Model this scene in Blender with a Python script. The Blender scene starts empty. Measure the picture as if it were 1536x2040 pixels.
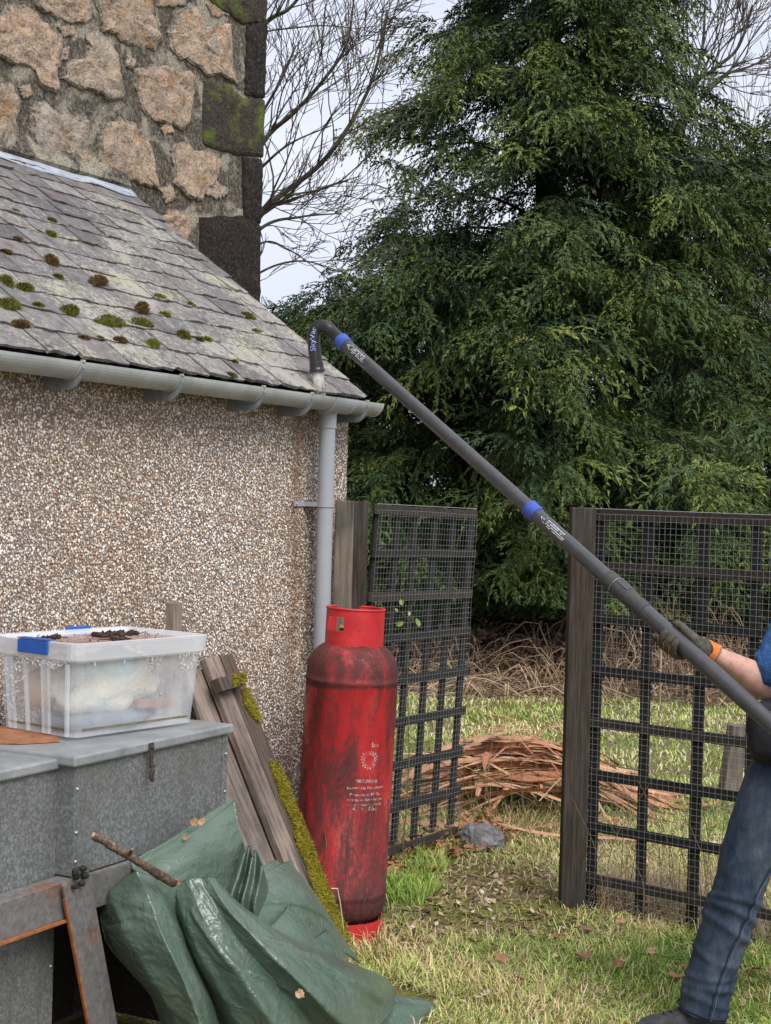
import bpy, math, random
import numpy as np
from mathutils import Vector, Matrix

random.seed(7)
rng = np.random.default_rng(7)
C = bpy.context.scene.collection
SC = bpy.context.scene

# ------------------------------------------------------------------ camera
F, CX, CY = 3050.0, 768.0, 1020.0          # focal length and centre in photo pixels (1536 x 2040)
CAM = np.array([0.0, 0.0, 1.72])
PITCH, ROLL = math.atan(18 / F), 0.028
fwd = np.array([0, math.cos(PITCH), -math.sin(PITCH)])
up0 = np.array([0, math.sin(PITCH), math.cos(PITCH)])
rt0 = np.array([1.0, 0, 0])
RT = rt0 * math.cos(ROLL) + up0 * math.sin(ROLL)
UP = up0 * math.cos(ROLL) - rt0 * math.sin(ROLL)
cd = bpy.data.cameras.new('camera')
cam = bpy.data.objects.new('camera', cd)
C.objects.link(cam)
M = Matrix.Identity(4)
for i in range(3):
    M[i][0], M[i][1], M[i][2], M[i][3] = RT[i], UP[i], -fwd[i], CAM[i]
cam.matrix_world = M
cd.sensor_fit = 'VERTICAL'
cd.sensor_height = 24.0
cd.lens = 24.0 * F / 2040.0
cd.clip_start, cd.clip_end = 0.05, 500
SC.camera = cam

# ------------------------------------------------------------------ sky, sun, exposure
SUN_EL, SUN_AZ = math.radians(50), math.radians(150)     # azimuth clockwise from +Y: behind the camera, to the right
w = bpy.data.worlds.new('World')
SC.world = w
w.use_nodes = True
nt = w.node_tree
nt.nodes.clear()
wo = nt.nodes.new('ShaderNodeOutputWorld')
bg = nt.nodes.new('ShaderNodeBackground')
sky = nt.nodes.new('ShaderNodeTexSky')
sky.sky_type = 'NISHITA'
sky.sun_disc = False
sky.sun_elevation = SUN_EL
sky.sun_rotation = SUN_AZ
sky.dust_density = 3
tc = nt.nodes.new('ShaderNodeTexCoord')
mp = nt.nodes.new('ShaderNodeMapping')
mp.inputs['Scale'].default_value = (1.2, 1.2, 3.5)
nz = nt.nodes.new('ShaderNodeTexNoise')
nz.inputs['Scale'].default_value = 2.2
nz.inputs['Detail'].default_value = 5
nz.inputs['Roughness'].default_value = 0.5
cr = nt.nodes.new('ShaderNodeValToRGB')
cr.color_ramp.elements[0].position = 0.33
cr.color_ramp.elements[1].position = 0.68
cr.color_ramp.elements[0].color = (5.2, 5.6, 6.7, 1)
cr.color_ramp.elements[1].color = (6.7, 6.9, 7.5, 1)
mx = nt.nodes.new('ShaderNodeMixRGB')
mx.inputs[0].default_value = 0.9
nt.links.new(tc.outputs['Generated'], mp.inputs['Vector'])
nt.links.new(mp.outputs[0], nz.inputs['Vector'])
nt.links.new(nz.outputs['Fac'], cr.inputs[0])
nt.links.new(sky.outputs[0], mx.inputs[1])
nt.links.new(cr.outputs[0], mx.inputs[2])
nt.links.new(mx.outputs[0], bg.inputs['Color'])
bg.inputs['Strength'].default_value = 0.1
nt.links.new(bg.outputs[0], wo.inputs[0])
sl = bpy.data.lights.new('sun', 'SUN')
sl.energy = 2.3
sl.angle = math.radians(35)
sl.color = (1.0, 0.965, 0.91)
so = bpy.data.objects.new('sun', sl)
C.objects.link(so)
sd = Vector((math.sin(SUN_AZ) * math.cos(SUN_EL), math.cos(SUN_AZ) * math.cos(SUN_EL), math.sin(SUN_EL)))
so.rotation_euler = sd.to_track_quat('Z', 'Y').to_euler()
so.location = (3, -5, 9)
SC.view_settings.view_transform = 'Standard'
SC.view_settings.look = 'None'
SC.view_settings.gamma = 1
SC.view_settings.use_curve_mapping = False
SC.view_settings.exposure = 0.60

# ------------------------------------------------------------------ geometry helpers
def ray(px, py):
    return fwd + RT * (px - CX) / F - UP * (py - CY) / F
def P(px, py, Y):                     # point of the photo ray at distance Y
    d = ray(px, py)
    return CAM + d * (Y / d[1])
def G(px, py, z=0.0):                 # photo ray meets a level plane
    d = ray(px, py)
    return CAM + d * ((z - CAM[2]) / d[2])
def onplane(px, py, o, n):
    d = ray(px, py)
    return CAM + d * (np.dot(np.asarray(o) - CAM, n) / np.dot(d, n))
def A(*v):
    return np.array(v, float)
def unit(v):
    v = np.asarray(v, float)
    return v / np.linalg.norm(v)

def vnoise(p, seed=0):
    """value noise, vectorised; p (n,3) -> (n,) in -1..1"""
    p = np.asarray(p, float)
    i = np.floor(p).astype(np.int64)
    f = p - i
    f = f * f * (3 - 2 * f)
    def h(a, b, c):
        n = (a * 374761393 + b * 668265263 + c * 2147483647 + seed * 1274126177) & 0xffffffff
        n = ((n ^ (n >> 13)) * 1274126177) & 0xffffffff
        n = (n ^ (n >> 16)) & 0xffff
        return n / 32767.5 - 1
    out = 0
    for dx in (0, 1):
        for dy in (0, 1):
            for dz in (0, 1):
                wgt = (f[:, 0] if dx else 1 - f[:, 0]) * (f[:, 1] if dy else 1 - f[:, 1]) * (f[:, 2] if dz else 1 - f[:, 2])
                out = out + wgt * h(i[:, 0] + dx, i[:, 1] + dy, i[:, 2] + dz)
    return out
def fbm(p, octv=4, seed=0):
    p = np.asarray(p, float)
    s, a = 0, 1.0
    for k in range(octv):
        s = s + a * vnoise(p * 2 ** k + 17.3 * k, seed + k)
        a *= 0.5
    return s / 1.8

ORG = {}
def tag(o, label=None, cat=None, group=None, kind=None):
    if label: o['label'] = label
    if cat: o['category'] = cat
    if group: o['group'] = group
    if kind: o['kind'] = kind
    return o
def thing(name, loc, label, cat, group=None):
    o = bpy.data.objects.new(name, None)
    C.objects.link(o)
    o.location = [float(x) for x in loc]
    o.empty_display_size = 0.1
    ORG[o.name] = np.array(loc, float)
    return tag(o, label, cat, group)
def org(o):
    return ORG.get(o.name, np.zeros(3)) if o else np.zeros(3)

def obj(name, verts, faces, mat, parent=None, smooth=False, bevel=0, origin=None, fcol=None, ftone=None):
    """ONE mesh object; verts are world coordinates, stored relative to the thing they belong to"""
    V = np.asarray(verts, float)
    o0 = org(parent) if parent else (np.asarray(origin, float) if origin is not None else np.zeros(3))
    V = V - o0
    me = bpy.data.meshes.new(name)
    if isinstance(faces, np.ndarray):
        k = faces.shape[1]
        n = len(faces)
        me.vertices.add(len(V))
        me.vertices.foreach_set('co', V.astype(np.float32).ravel())
        me.loops.add(n * k)
        me.loops.foreach_set('vertex_index', faces.astype(np.int32).ravel())
        me.polygons.add(n)
        me.polygons.foreach_set('loop_start', np.arange(0, n * k, k, dtype=np.int32))
        me.update(calc_edges=True)
    else:
        me.from_pydata([tuple(v) for v in V], [], [tuple(int(i) for i in f) for f in faces])
        me.update()
    if smooth:
        me.polygons.foreach_set('use_smooth', np.ones(len(me.polygons), dtype=bool))
    if fcol is not None:
        at = me.attributes.new('fcol', 'FLOAT_COLOR', 'FACE')
        c4 = np.ones((len(me.polygons), 4), np.float32)
        c4[:, :3] = fcol
        at.data.foreach_set('color', c4.ravel())
    if ftone is not None:
        at = me.attributes.new('tone', 'FLOAT', 'FACE')
        at.data.foreach_set('value', np.asarray(ftone, np.float32))
    if mat: me.materials.append(mat)
    o = bpy.data.objects.new(name, me)
    C.objects.link(o)
    if parent:
        o.parent = parent
    else:
        o.location = [float(x) for x in o0]
    ORG[o.name] = o0
    if bevel:
        b = o.modifiers.new('bevel', 'BEVEL')
        b.width = bevel
        b.segments = 2
        b.limit_method = 'ANGLE'
        b.angle_limit = math.radians(40)
    return o

class MB:
    def __init__(s):
        s.v, s.f = [], []
        s.n = 0
    def add(s, v, f):
        v = np.asarray(v, float)
        s.v.append(v)
        s.f += [tuple(i + s.n for i in q) for q in f]
        s.n += len(v)
        return s
    def box(s, o, a, b, c):
        return s.add(*obox(o, a, b, c))
    def tube(s, pts, r, sides=8, cap=True):
        return s.add(*tube(pts, r, sides, cap))
    def build(s, name, mat, parent=None, **k):
        return obj(name, np.vstack(s.v), s.f, mat, parent, **k)

def obox(o, a, b, c):
    o, a, b, c = (np.asarray(x, float) for x in (o, a, b, c))
    v = [o, o + a, o + a + b, o + b, o + c, o + a + c, o + a + b + c, o + b + c]
    f = [(0, 3, 2, 1), (4, 5, 6, 7), (0, 1, 5, 4), (1, 2, 6, 5), (2, 3, 7, 6), (3, 0, 4, 7)]
    if np.dot(np.cross(a, b), c) < 0:
        f = [tuple(reversed(q)) for q in f]
    return v, f
def frames(pts):
    pts = np.asarray(pts, float)
    T = np.gradient(pts, axis=0)
    T /= np.linalg.norm(T, axis=1)[:, None] + 1e-12
    ref = A(0, 0, 1) if abs(T[0][2]) < 0.9 else A(1, 0, 0)
    U = []
    u = unit(np.cross(T[0], ref))
    for t in T:
        u = unit(u - t * np.dot(u, t))
        U.append(u)
    U = np.array(U)
    return T, U, np.cross(T, U)
def tube(pts, r, sides=8, cap=True):
    pts = np.asarray(pts, float)
    n = len(pts)
    r = np.broadcast_to(np.asarray(r, float), (n,))
    T, U, W = frames(pts)
    an = np.arange(sides) * 2 * math.pi / sides
    ring = U[:, None, :] * np.cos(an)[None, :, None] + W[:, None, :] * np.sin(an)[None, :, None]
    V = (pts[:, None, :] + ring * r[:, None, None]).reshape(-1, 3)
    fs = []
    for i in range(n - 1):
        for j in range(sides):
            k = (j + 1) % sides
            fs.append((i * sides + j, i * sides + k, (i + 1) * sides + k, (i + 1) * sides + j))
    if cap:
        fs.append(tuple(range(sides - 1, -1, -1)))
        fs.append(tuple((n - 1) * sides + j for j in range(sides)))
    return V, fs
def crom(pts, n):
    """Catmull-Rom through pts, n samples"""
    p = np.asarray(pts, float)
    p = np.vstack([2 * p[0] - p[1], p, 2 * p[-1] - p[-2]])
    m = len(p) - 3
    out = []
    for u in np.linspace(0, m - 1e-6, n):
        i = int(u)
        t = u - i
        a, b, c, d = p[i:i + 4]
        out.append(0.5 * (2 * b + (c - a) * t + (2 * a - 5 * b + 4 * c - d) * t * t + (3 * b - a - 3 * c + d) * t ** 3))
    return np.array(out)
def patch(rows, nu, nv):
    """smooth patch through a grid of control points -> (nv, nu, 3)"""
    g = np.array([crom(r, nu) for r in rows])
    return np.stack([crom(g[:, j], nv) for j in range(nu)], axis=1)
def gridfaces(nv, nu, off=0):
    return [(off + i * nu + j, off + i * nu + j + 1, off + (i + 1) * nu + j + 1, off + (i + 1) * nu + j) for i in range(nv - 1) for j in range(nu - 1)]
def lathe(prof, sides=32):
    """prof [(r,z)] about z"""
    an = np.arange(sides) * 2 * math.pi / sides
    V = np.array([[r * math.cos(a), r * math.sin(a), z] for r, z in prof for a in an])
    n = len(prof)
    fs = [(i * sides + j, i * sides + (j + 1) % sides, (i + 1) * sides + (j + 1) % sides, (i + 1) * sides + j) for i in range(n - 1) for j in range(sides)]
    return V, fs
def ball(c, r, nu=10, nv=7):
    c = np.asarray(c, float)
    r = np.broadcast_to(np.asarray(r, float), (3,))
    v, f = [], []
    for i in range(nv + 1):
        th = math.pi * i / nv
        for j in range(nu):
            ph = 2 * math.pi * j / nu
            v.append(c + r * A(math.sin(th) * math.cos(ph), math.sin(th) * math.sin(ph), math.cos(th)))
    for i in range(nv):
        for j in range(nu):
            k = (j + 1) % nu
            f.append((i * nu + j, (i + 1) * nu + j, (i + 1) * nu + k, i * nu + k))
    return np.array(v), f
def prism(poly, d):
    """polygon (world points) pushed along d"""
    p = np.asarray(poly, float)
    n = len(p)
    v = np.vstack([p, p + np.asarray(d, float)])
    nn = np.zeros(3)
    for i in range(n):
        nn += np.cross(p[i], p[(i + 1) % n])
    f = [tuple(range(n - 1, -1, -1)), tuple(range(n, 2 * n))] + [(i, (i + 1) % n, n + (i + 1) % n, n + i) for i in range(n)]
    if np.dot(nn, d) < 0:
        f = [tuple(reversed(q)) for q in f]
    return v, f

# ------------------------------------------------------------------ materials
def newmat(name):
    m = bpy.data.materials.new(name)
    m.use_nodes = True
    t = m.node_tree
    b = t.nodes['Principled BSDF']
    return m, t, b
class N:
    """tiny node-graph helper"""
    def __init__(s, name, rough=0.8, spec=0.3, metal=0.0):
        s.m, s.t, s.b = newmat(name)
        s.b.inputs['Roughness'].default_value = rough
        s.b.inputs['Specular IOR Level'].default_value = spec
        s.b.inputs['Metallic'].default_value = metal
        s.tc = s.t.nodes.new('ShaderNodeTexCoord')
    def nd(s, k): return s.t.nodes.new(k)
    def ln(s, a, b): s.t.links.new(a, b)
    def coords(s, scale=(1, 1, 1), kind='Object'):
        mp = s.nd('ShaderNodeMapping')
        mp.inputs['Scale'].default_value = scale
        s.ln(s.tc.outputs[kind], mp.inputs[0])
        return mp.outputs[0]
    def noise(s, sc, det=4, rough=0.55, stretch=(1, 1, 1), dist=0, loc=None):
        n = s.nd('ShaderNodeTexNoise')
        n.inputs['Scale'].default_value = sc
        n.inputs['Detail'].default_value = det
        n.inputs['Roughness'].default_value = rough
        n.inputs['Distortion'].default_value = dist
        c = s.coords(stretch)
        if loc: c.node.inputs['Location'].default_value = loc
        s.ln(c, n.inputs['Vector'])
        return n.outputs['Fac']
    def voro(s, sc, stretch=(1, 1, 1), out='Distance'):
        n = s.nd('ShaderNodeTexVoronoi')
        n.inputs['Scale'].default_value = sc
        s.ln(s.coords(stretch), n.inputs['Vector'])
        return n.outputs[out]
    def ramp(s, fac, stops, interp='LINEAR'):
        r = s.nd('ShaderNodeValToRGB')
        r.color_ramp.interpolation = interp
        e = r.color_ramp.elements
        while len(e) > 1: e.remove(e[-1])
        for i, (p, c) in enumerate(stops):
            if isinstance(c, (int, float)): c = (c, c, c)
            q = e[0] if i == 0 else e.new(p)
            q.position = p
            q.color = (*c, 1)
        s.ln(fac, r.inputs[0])
        return r.outputs[0]
    def mix(s, fac, a, b, mode='MIX'):
        x = s.nd('ShaderNodeMixRGB')
        x.blend_type = mode
        for sock, val in ((x.inputs[0], fac), (x.inputs[1], a), (x.inputs[2], b)):
            if isinstance(val, (int, float)): sock.default_value = val if sock.type == 'VALUE' else (val, val, val, 1)
            elif isinstance(val, tuple): sock.default_value = (*val, 1)
            else: s.ln(val, sock)
        return x.outputs[0]
    def math(s, op, a, b=0.0):
        x = s.nd('ShaderNodeMath')
        x.operation = op
        for sock, val in ((x.inputs[0], a), (x.inputs[1], b)):
            if isinstance(val, (int, float)): sock.default_value = val
            else: s.ln(val, sock)
        return x.outputs[0]
    def attr(s, name, out='Color'):
        x = s.nd('ShaderNodeAttribute')
        x.attribute_name = name
        return x.outputs[out]
    def rand(s):
        return s.nd('ShaderNodeObjectInfo').outputs['Random']
    def sep(s, axis):
        x = s.nd('ShaderNodeSeparateXYZ')
        s.ln(s.tc.outputs['Object'], x.inputs[0])
        return x.outputs[axis]
    def col(s, c):
        if isinstance(c, tuple): s.b.inputs['Base Color'].default_value = (*c, 1)
        else: s.ln(c, s.b.inputs['Base Color'])
        return s
    def rgh(s, c):
        s.ln(c, s.b.inputs['Roughness'])
        return s
    def bump(s, h, strength=0.5, dist=0.01):
        b = s.nd('ShaderNodeBump')
        b.inputs['Strength'].default_value = strength
        b.inputs['Distance'].default_value = dist
        s.ln(h, b.inputs['Height'])
        s.ln(b.outputs[0], s.b.inputs['Normal'])
        return s
def plain(name, c, rough=0.6, spec=0.3, var=0.25, sc=30, bump=0.0, metal=0.0, stretch=(1, 1, 1)):
    n = N(name, rough, spec, metal)
    f = n.noise(sc, 5, 0.6, stretch)
    lo = tuple(x * (1 - var) for x in c)
    hi = tuple(min(1, x * (1 + var)) for x in c)
    n.col(n.ramp(f, [(0.3, lo), (0.7, hi)]))
    if bump: n.bump(f, bump, 0.004)
    return n.m

# ------------------------------------------------------------------ frame of the outhouse wall: along (t), out of the wall (o), up (z)
TH = math.radians(30.0)
WD = A(math.sin(TH), math.cos(TH), 0)
WN = A(math.cos(TH), -math.sin(TH), 0)
PIPE = P(651, 900, 6.49)
W0 = PIPE - 0.09 * WN
W0[2] = 0
def W(t, o, z):
    return W0 + WD * t + WN * o + A(0, 0, z)
def wcoord(p):
    q = np.asarray(p) - W0
    return np.dot(q, WD), np.dot(q, WN), q[2]
def wallpx(px, py, o=0.0):
    return wcoord(onplane(px, py, W0 + WN * o, WN))
T_END = wallpx(692, 900)[0]

# ================================================================== GROUND
def gheight(x, y):
    p = np.stack([x, y, x * 0], 1)
    return 0.022 * vnoise(p * 1.3, 3) + 0.010 * vnoise(p * 4.1, 5)
def path_mask(x, y):
    """trodden strip through the gate opening: 1 = bare"""
    c = 0.44 + 0.10 * (y - 6.2)
    d = np.abs(x - c) / 0.50
    m = np.clip(1.5 - d, 0, 1) * np.clip((y - 5.85) / 0.35, 0, 1) * np.clip((7.75 - y) / 0.5, 0, 1)
    m2 = np.clip(1.25 - np.hypot((x + 0.02) / 0.38, (y - 5.95) / 0.35), 0, 1)
    return np.maximum(m, m2)
xs = np.concatenate([np.linspace(-90, -6, 18), np.linspace(-5, 5, 101), np.linspace(6, 90, 18)])
ys = np.concatenate([np.linspace(-40, 0, 10), np.linspace(1, 16, 151), np.linspace(17, 30, 14), np.linspace(34, 190, 18)])
gx, gy = np.meshgrid(xs, ys)
gz = gheight(gx.ravel(), gy.ravel())
gm = N('ground', 0.95, 0.15)
a1 = gm.noise(3.0, 6, 0.6)
a2 = gm.noise(26, 6, 0.7)
a3 = gm.noise(110, 4, 0.7)
base = gm.ramp(a2, [(0.3, (0.06, 0.043, 0.028)), (0.5, (0.17, 0.13, 0.075)), (0.62, (0.27, 0.22, 0.12)), (0.75, (0.38, 0.32, 0.20))])
moss = gm.ramp(a3, [(0.3, (0.075, 0.075, 0.02)), (0.7, (0.26, 0.235, 0.07))])
gc = gm.mix(gm.ramp(a1, [(0.42, 0.0), (0.58, 1.0)]), base, moss)
gm.col(gm.mix(gm.ramp(a3, [(0.66, 0.0), (0.72, 0.8)]), gc, (0.33, 0.27, 0.18)))
gm.bump(a2, 0.8, 0.03)
tag(obj('ground', np.stack([gx.ravel(), gy.ravel(), gz], 1), np.array(gridfaces(len(ys), len(xs))), gm.m, smooth=True), kind='structure')

# grass: blades of living and dead grass, one object
def blades(n, xr, yr, hmin, hmax, wdt, lean, dens=None, pal=None, seed=1, zoff=0.0, keep=None):
    g = np.random.default_rng(seed)
    x = g.uniform(*xr, n)
    y = g.uniform(*yr, n)
    k = np.ones(n, bool)
    k &= np.abs(x) < 0.30 * y + 0.55
    if keep is not None: k &= keep(x, y)
    if dens is not None: k &= g.random(n) < dens(x, y)
    x, y = x[k], y[k]
    n = len(x)
    h = g.uniform(hmin, hmax, n) * (0.7 + 0.5 * (vnoise(np.stack([x, y, x * 0], 1) * 2.1, 9) + 1) / 2)
    an = g.uniform(0, 2 * math.pi, n) * 0.6 + 2.6 * vnoise(np.stack([x, y, x * 0], 1) * 3.0, 21)
    ln_ = g.uniform(lean * 0.25, lean, n)
    dx, dy = np.cos(an), np.sin(an)
    sx, sy = -dy, dx
    sa = g.uniform(0, 2 * math.pi, n)
    sx, sy = np.cos(sa), np.sin(sa)
    z0 = gheight(x, y) + zoff
    b = np.stack([x, y, z0], 1)
    D = np.stack([dx, dy, dx * 0], 1)
    S = np.stack([sx, sy, sx * 0], 1) * (wdt * g.uniform(0.6, 1.3, n))[:, None] / 2
    Z = A(0, 0, 1)[None]
    m1 = b + D * (h * ln_ * 0.35)[:, None] + Z * (h * np.sqrt(np.clip(1 - (ln_ * 0.5) ** 2, .05, 1)) * 0.55)[:, None]
    tp = b + D * (h * ln_)[:, None] + Z * (h * np.clip(1 - ln_ * 0.62, .05, 1))[:, None]
    V = np.stack([b - S, b + S, m1 - S * 0.8, m1 + S * 0.8, tp], 1).reshape(-1, 3)
    i = np.arange(n)[:, None] * 5
    tri = np.concatenate([i + A(0, 1, 3).astype(int), i + A(0, 3, 2).astype(int), i + A(2, 3, 4).astype(int)], 1).reshape(-1, 3)
    pal = np.asarray(pal)
    pn = (vnoise(np.stack([x, y, x * 0], 1) * 1.7, 33) + 0.5 * vnoise(np.stack([x, y, x * 0], 1) * 5.3, 35)) * 0.5
    q = np.clip((g.random(n) * 0.75 + pn * 0.62 + 0.03), 0, 0.999)
    c = pal[(q * len(pal)).astype(int)] * g.uniform(0.75, 1.25, n)[:, None]
    return V, tri, np.repeat(c, 3, 0)
GR = [(0.13, 0.23, 0.04), (0.20, 0.32, 0.06), (0.30, 0.40, 0.085), (0.42, 0.47, 0.13), (0.58, 0.53, 0.22), (0.68, 0.58, 0.32), (0.56, 0.42, 0.22), (0.36, 0.25, 0.13)]
GRF = [(0.20, 0.30, 0.06), (0.30, 0.40, 0.10), (0.40, 0.48, 0.15), (0.50, 0.52, 0.20), (0.62, 0.58, 0.30), (0.66, 0.56, 0.34), (0.44, 0.32, 0.18)]
DRY = [(0.50, 0.41, 0.25), (0.42, 0.32, 0.18), (0.34, 0.24, 0.14), (0.56, 0.48, 0.32), (0.28, 0.20, 0.11)]
def stack(parts):
    V, T, Cc, n = [], [], [], 0
    for v, t, c in parts:
        V.append(v); T.append(t + n); Cc.append(c); n += len(v)
    return np.vstack(V), np.vstack(T), np.vstack(Cc)
KEEP_T = wcoord(G(466, 1442, 1.0))[0] - 0.05
KEEP_O = wcoord(G(466, 1442, 1.0))[1]
TAIL = [G(*q)[:2] for q in ((420, 2140), (640, 1965), (760, 1975), (870, 1992), (876, 2022), (800, 2075), (700, 2200))]
def inpoly(x, y, poly):
    c = np.zeros(len(x), bool)
    for i in range(len(poly)):
        (x0, y0), (x1, y1) = poly[i], poly[i - 1]
        c ^= ((y0 > y) != (y1 > y)) & (x < (x1 - x0) * (y - y0) / (y1 - y0 + 1e-12) + x0)
    return c
def clearo(x, y):
    q = np.stack([x, y], 1) - W0[:2]
    o = q @ WN[:2]
    t = q @ WD[:2]
    return ((o > 0.0) | (t > T_END)) & ~((t < KEEP_T) & (o < KEEP_O + 0.02)) & ~inpoly(x, y, TAIL)
gd = lambda x, y: np.clip(1 - 0.97 * path_mask(x, y) - .55 * np.clip(fbm(np.stack([x * 1.9, y * 1.9, x * 0], 1), 3, 77) - .15, 0, 1), .02, 1)
sets = [
    blades(68000, (-1.2, 2.6), (4.4, 6.4), 0.03, 0.085, 0.0036, 2.1, gd, GR, 1, keep=clearo),
    blades(44000, (-1.2, 3.0), (6.4, 8.6), 0.03, 0.085, 0.004, 2.0, gd, GR, 2, keep=clearo),
    blades(58000, (-3.5, 5.5), (8.6, 16.2), 0.03, 0.085, 0.0085, 1.7, None, GRF, 3),
    blades(9000, (-1.2, 2.6), (4.4, 8.0), 0.05, 0.14, 0.0035, 1.6, lambda x, y: 0.55 - 0.35 * path_mask(x, y), DRY, 4, keep=clearo),
]
sets.append(blades(16000, (-0.4, 1.6), (5.6, 7.9), 0.02, 0.06, 0.0034, 2.0, lambda x, y: .30 * path_mask(x, y), GR[2:] , 14, keep=clearo))
# longer tufts: at the foot of the gates, by the cylinder
def near(pts, r):
    def f(x, y):
        m = np.zeros(len(x), bool)
        for cx, cy in pts: m |= np.hypot(x - cx, y - cy) < r
        return m
    return f
gate_foot = [tuple(G(px, py)[:2]) for px, py in ((1225, 1812), (1270, 1814), (1310, 1822), (1360, 1832), (1410, 1840), (1470, 1850), (1520, 1860), (1240, 1790), (1330, 1800), (1390, 1815))]
cyl_foot = [tuple(G(px, py)[:2]) for px, py in ((800, 1720), (830, 1730), (810, 1770), (850, 1700), (790, 1790))]
tarp_foot = [tuple(G(px, py)[:2]) for px, py in ((720, 1905), (760, 1920), (820, 1960), (860, 1985), (740, 1890))]
sets += [
    blades(22000, (0.2, 2.4), (5.4, 7.2), 0.09, 0.24, 0.0038, 1.6, None, DRY, 5, keep=near(gate_foot, 0.12)),
    blades(26000, (-0.4, 1.2), (6.0, 8.0), 0.06, 0.17, 0.005, 1.15, None, GR[:5], 6, keep=near(cyl_foot, 0.14)),
    blades(12000, (-0.5, 1.0), (4.8, 6.4), 0.06, 0.15, 0.0042, 1.3, None, GR[1:] , 7, keep=lambda x, y: near(tarp_foot, 0.10)(x, y) & clearo(x, y)),
]
gmat = N('grass', 0.7, 0.2)
gmat.col(gmat.attr('fcol'))
v, t, c = stack(sets)
tag(obj('grass', v, t, gmat.m, fcol=c), kind='stuff')

# bits of dead leaf, moss crumbs and stones trodden into the path
n = 9000
lx, ly = rng.uniform(-0.7, 2.2, n), rng.uniform(4.8, 8.4, n)
k = (rng.random(n) < 0.40 + 0.6 * path_mask(lx, ly)) & clearo(lx, ly)
lx, ly = lx[k], ly[k]
n = len(lx)
a = rng.uniform(0, 6.28, n); s = rng.uniform(0.006, 0.022, n)
z = gheight(lx, ly) + rng.uniform(0.004, 0.02, n)
cc = np.stack([lx, ly, z], 1)
e1 = np.stack([np.cos(a), np.sin(a), rng.uniform(-.5, .5, n)], 1) * s[:, None]
e2 = np.stack([-np.sin(a), np.cos(a), rng.uniform(-.5, .5, n)], 1) * (s * rng.uniform(.3, .9, n))[:, None]
V = np.stack([cc - e1, cc - e2, cc + e1, cc + e2], 1).reshape(-1, 3)
pal = np.array([(0.34, 0.23, 0.14), (0.22, 0.14, 0.085), (0.46, 0.34, 0.22), (0.54, 0.45, 0.33), (0.09, 0.065, 0.045), (0.17, 0.165, 0.05), (0.25, 0.22, 0.07)])
tag(obj('leaf_litter', V, np.arange(4 * n).reshape(-1, 4), gmat.m, fcol=pal[rng.integers(0, len(pal), n)]), kind='stuff')

# ================================================================== OUTHOUSE (pebble-dashed lean-to)
house = thing('outhouse', W(0, 0, 0), 'low pebble dashed lean-to with mossy slate roof and grey gutter', 'outbuilding')
# roof plane from the verge
O_EAVE = 0.085
te, _, ze = wallpx(724, 793, O_EAVE)
q = onplane(255, 386, W0 + WD * te, WD)
_, o_top, z_top = wcoord(q)
RUN = O_EAVE - o_top
RISE = z_top - ze
LEN = math.hypot(RUN, RISE)
UPS = (-WN * RUN + A(0, 0, RISE)) / LEN          # up the slope
RNM = unit(np.cross(WD, UPS))                    # roof normal
if RNM[2] < 0: RNM = -RNM
def Rf(t, k, h=0.0):
    return W(t, O_EAVE, ze) + WD * (t - 0) * 0 + UPS * k + RNM * h

T_BACK = -6.0
harl = N('harl_mortar', 0.95, 0.1)
hn = harl.noise(90, 4, 0.7)
harl.col(harl.ramp(hn, [(0.3, (0.15, 0.12, 0.105)), (0.7, (0.36, 0.30, 0.265))]))
harl.bump(hn, 0.6, 0.006)
zw0 = ze - 0.05
prof = [(0, 0), (0, zw0), (o_top + 0.0, z_top - 0.07), (o_top + 0.0, 0)]
v, f = prism([W(T_BACK, o, z) for o, z in prof], WD * (T_END - T_BACK))
wall = obj('wall', v, f, harl.m, house)
# pebbles of the dash
step = 0.0087
tt, zz = np.meshgrid(np.arange(-2.6, T_END - 0.004, step), np.arange(0.0, zw0 - 0.01, step))
tt = tt.ravel(); zz = zz.ravel()
k = (zz > 0.30) | (tt > -0.9)
tt, zz = tt[k], zz[k]
n = len(tt)
tt = tt + rng.uniform(-.5, .5, n) * step
zz = zz + rng.uniform(-.5, .5, n) * step
r = rng.uniform(0.0030, 0.0072, n)
el = rng.uniform(0.6, 1.0, n); an0 = rng.uniform(0, 6.28, n)
tilt = rng.uniform(-0.5, 0.5, (n, 2))
depth = rng.uniform(0.35, 0.8, n) * r
V = np.zeros((n, 5, 3))
for j in range(4):
    an = j * 2 * math.pi / 4
    u = np.cos(an) * r; vv = np.sin(an) * r * el
    du = u * np.cos(an0) - vv * np.sin(an0); dv = u * np.sin(an0) + vv * np.cos(an0)
    V[:, j] = np.stack([tt + du, 0.0012 + (du * tilt[:, 0] + dv * tilt[:, 1]) * 0.5 + depth * 0.35, zz + dv], 1)
V[:, 4] = np.stack([tt - tilt[:, 0] * r * .5, 0.001 + depth * 1.25, zz - tilt[:, 1] * r * .5], 1)
V = V.reshape(-1, 3)
Vw = W0[None] + WD[None] * V[:, :1] + WN[None] * V[:, 1:2] + A(0, 0, 1)[None] * V[:, 2:3]
i = np.arange(n)[:, None] * 5
T = np.concatenate([i + np.array([j, (j + 1) % 4, 4]) for j in range(4)], 1).reshape(-1, 3)
pal = np.array([(0.72, 0.67, 0.60), (0.60, 0.54, 0.47), (0.80, 0.78, 0.75), (0.50, 0.40, 0.31), (0.58, 0.46, 0.35), (0.36, 0.24, 0.17),
                (0.28, 0.16, 0.11), (0.42, 0.38, 0.35), (0.30, 0.28, 0.27), (0.66, 0.56, 0.45), (0.17, 0.13, 0.11), (0.62, 0.62, 0.63)])
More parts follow.
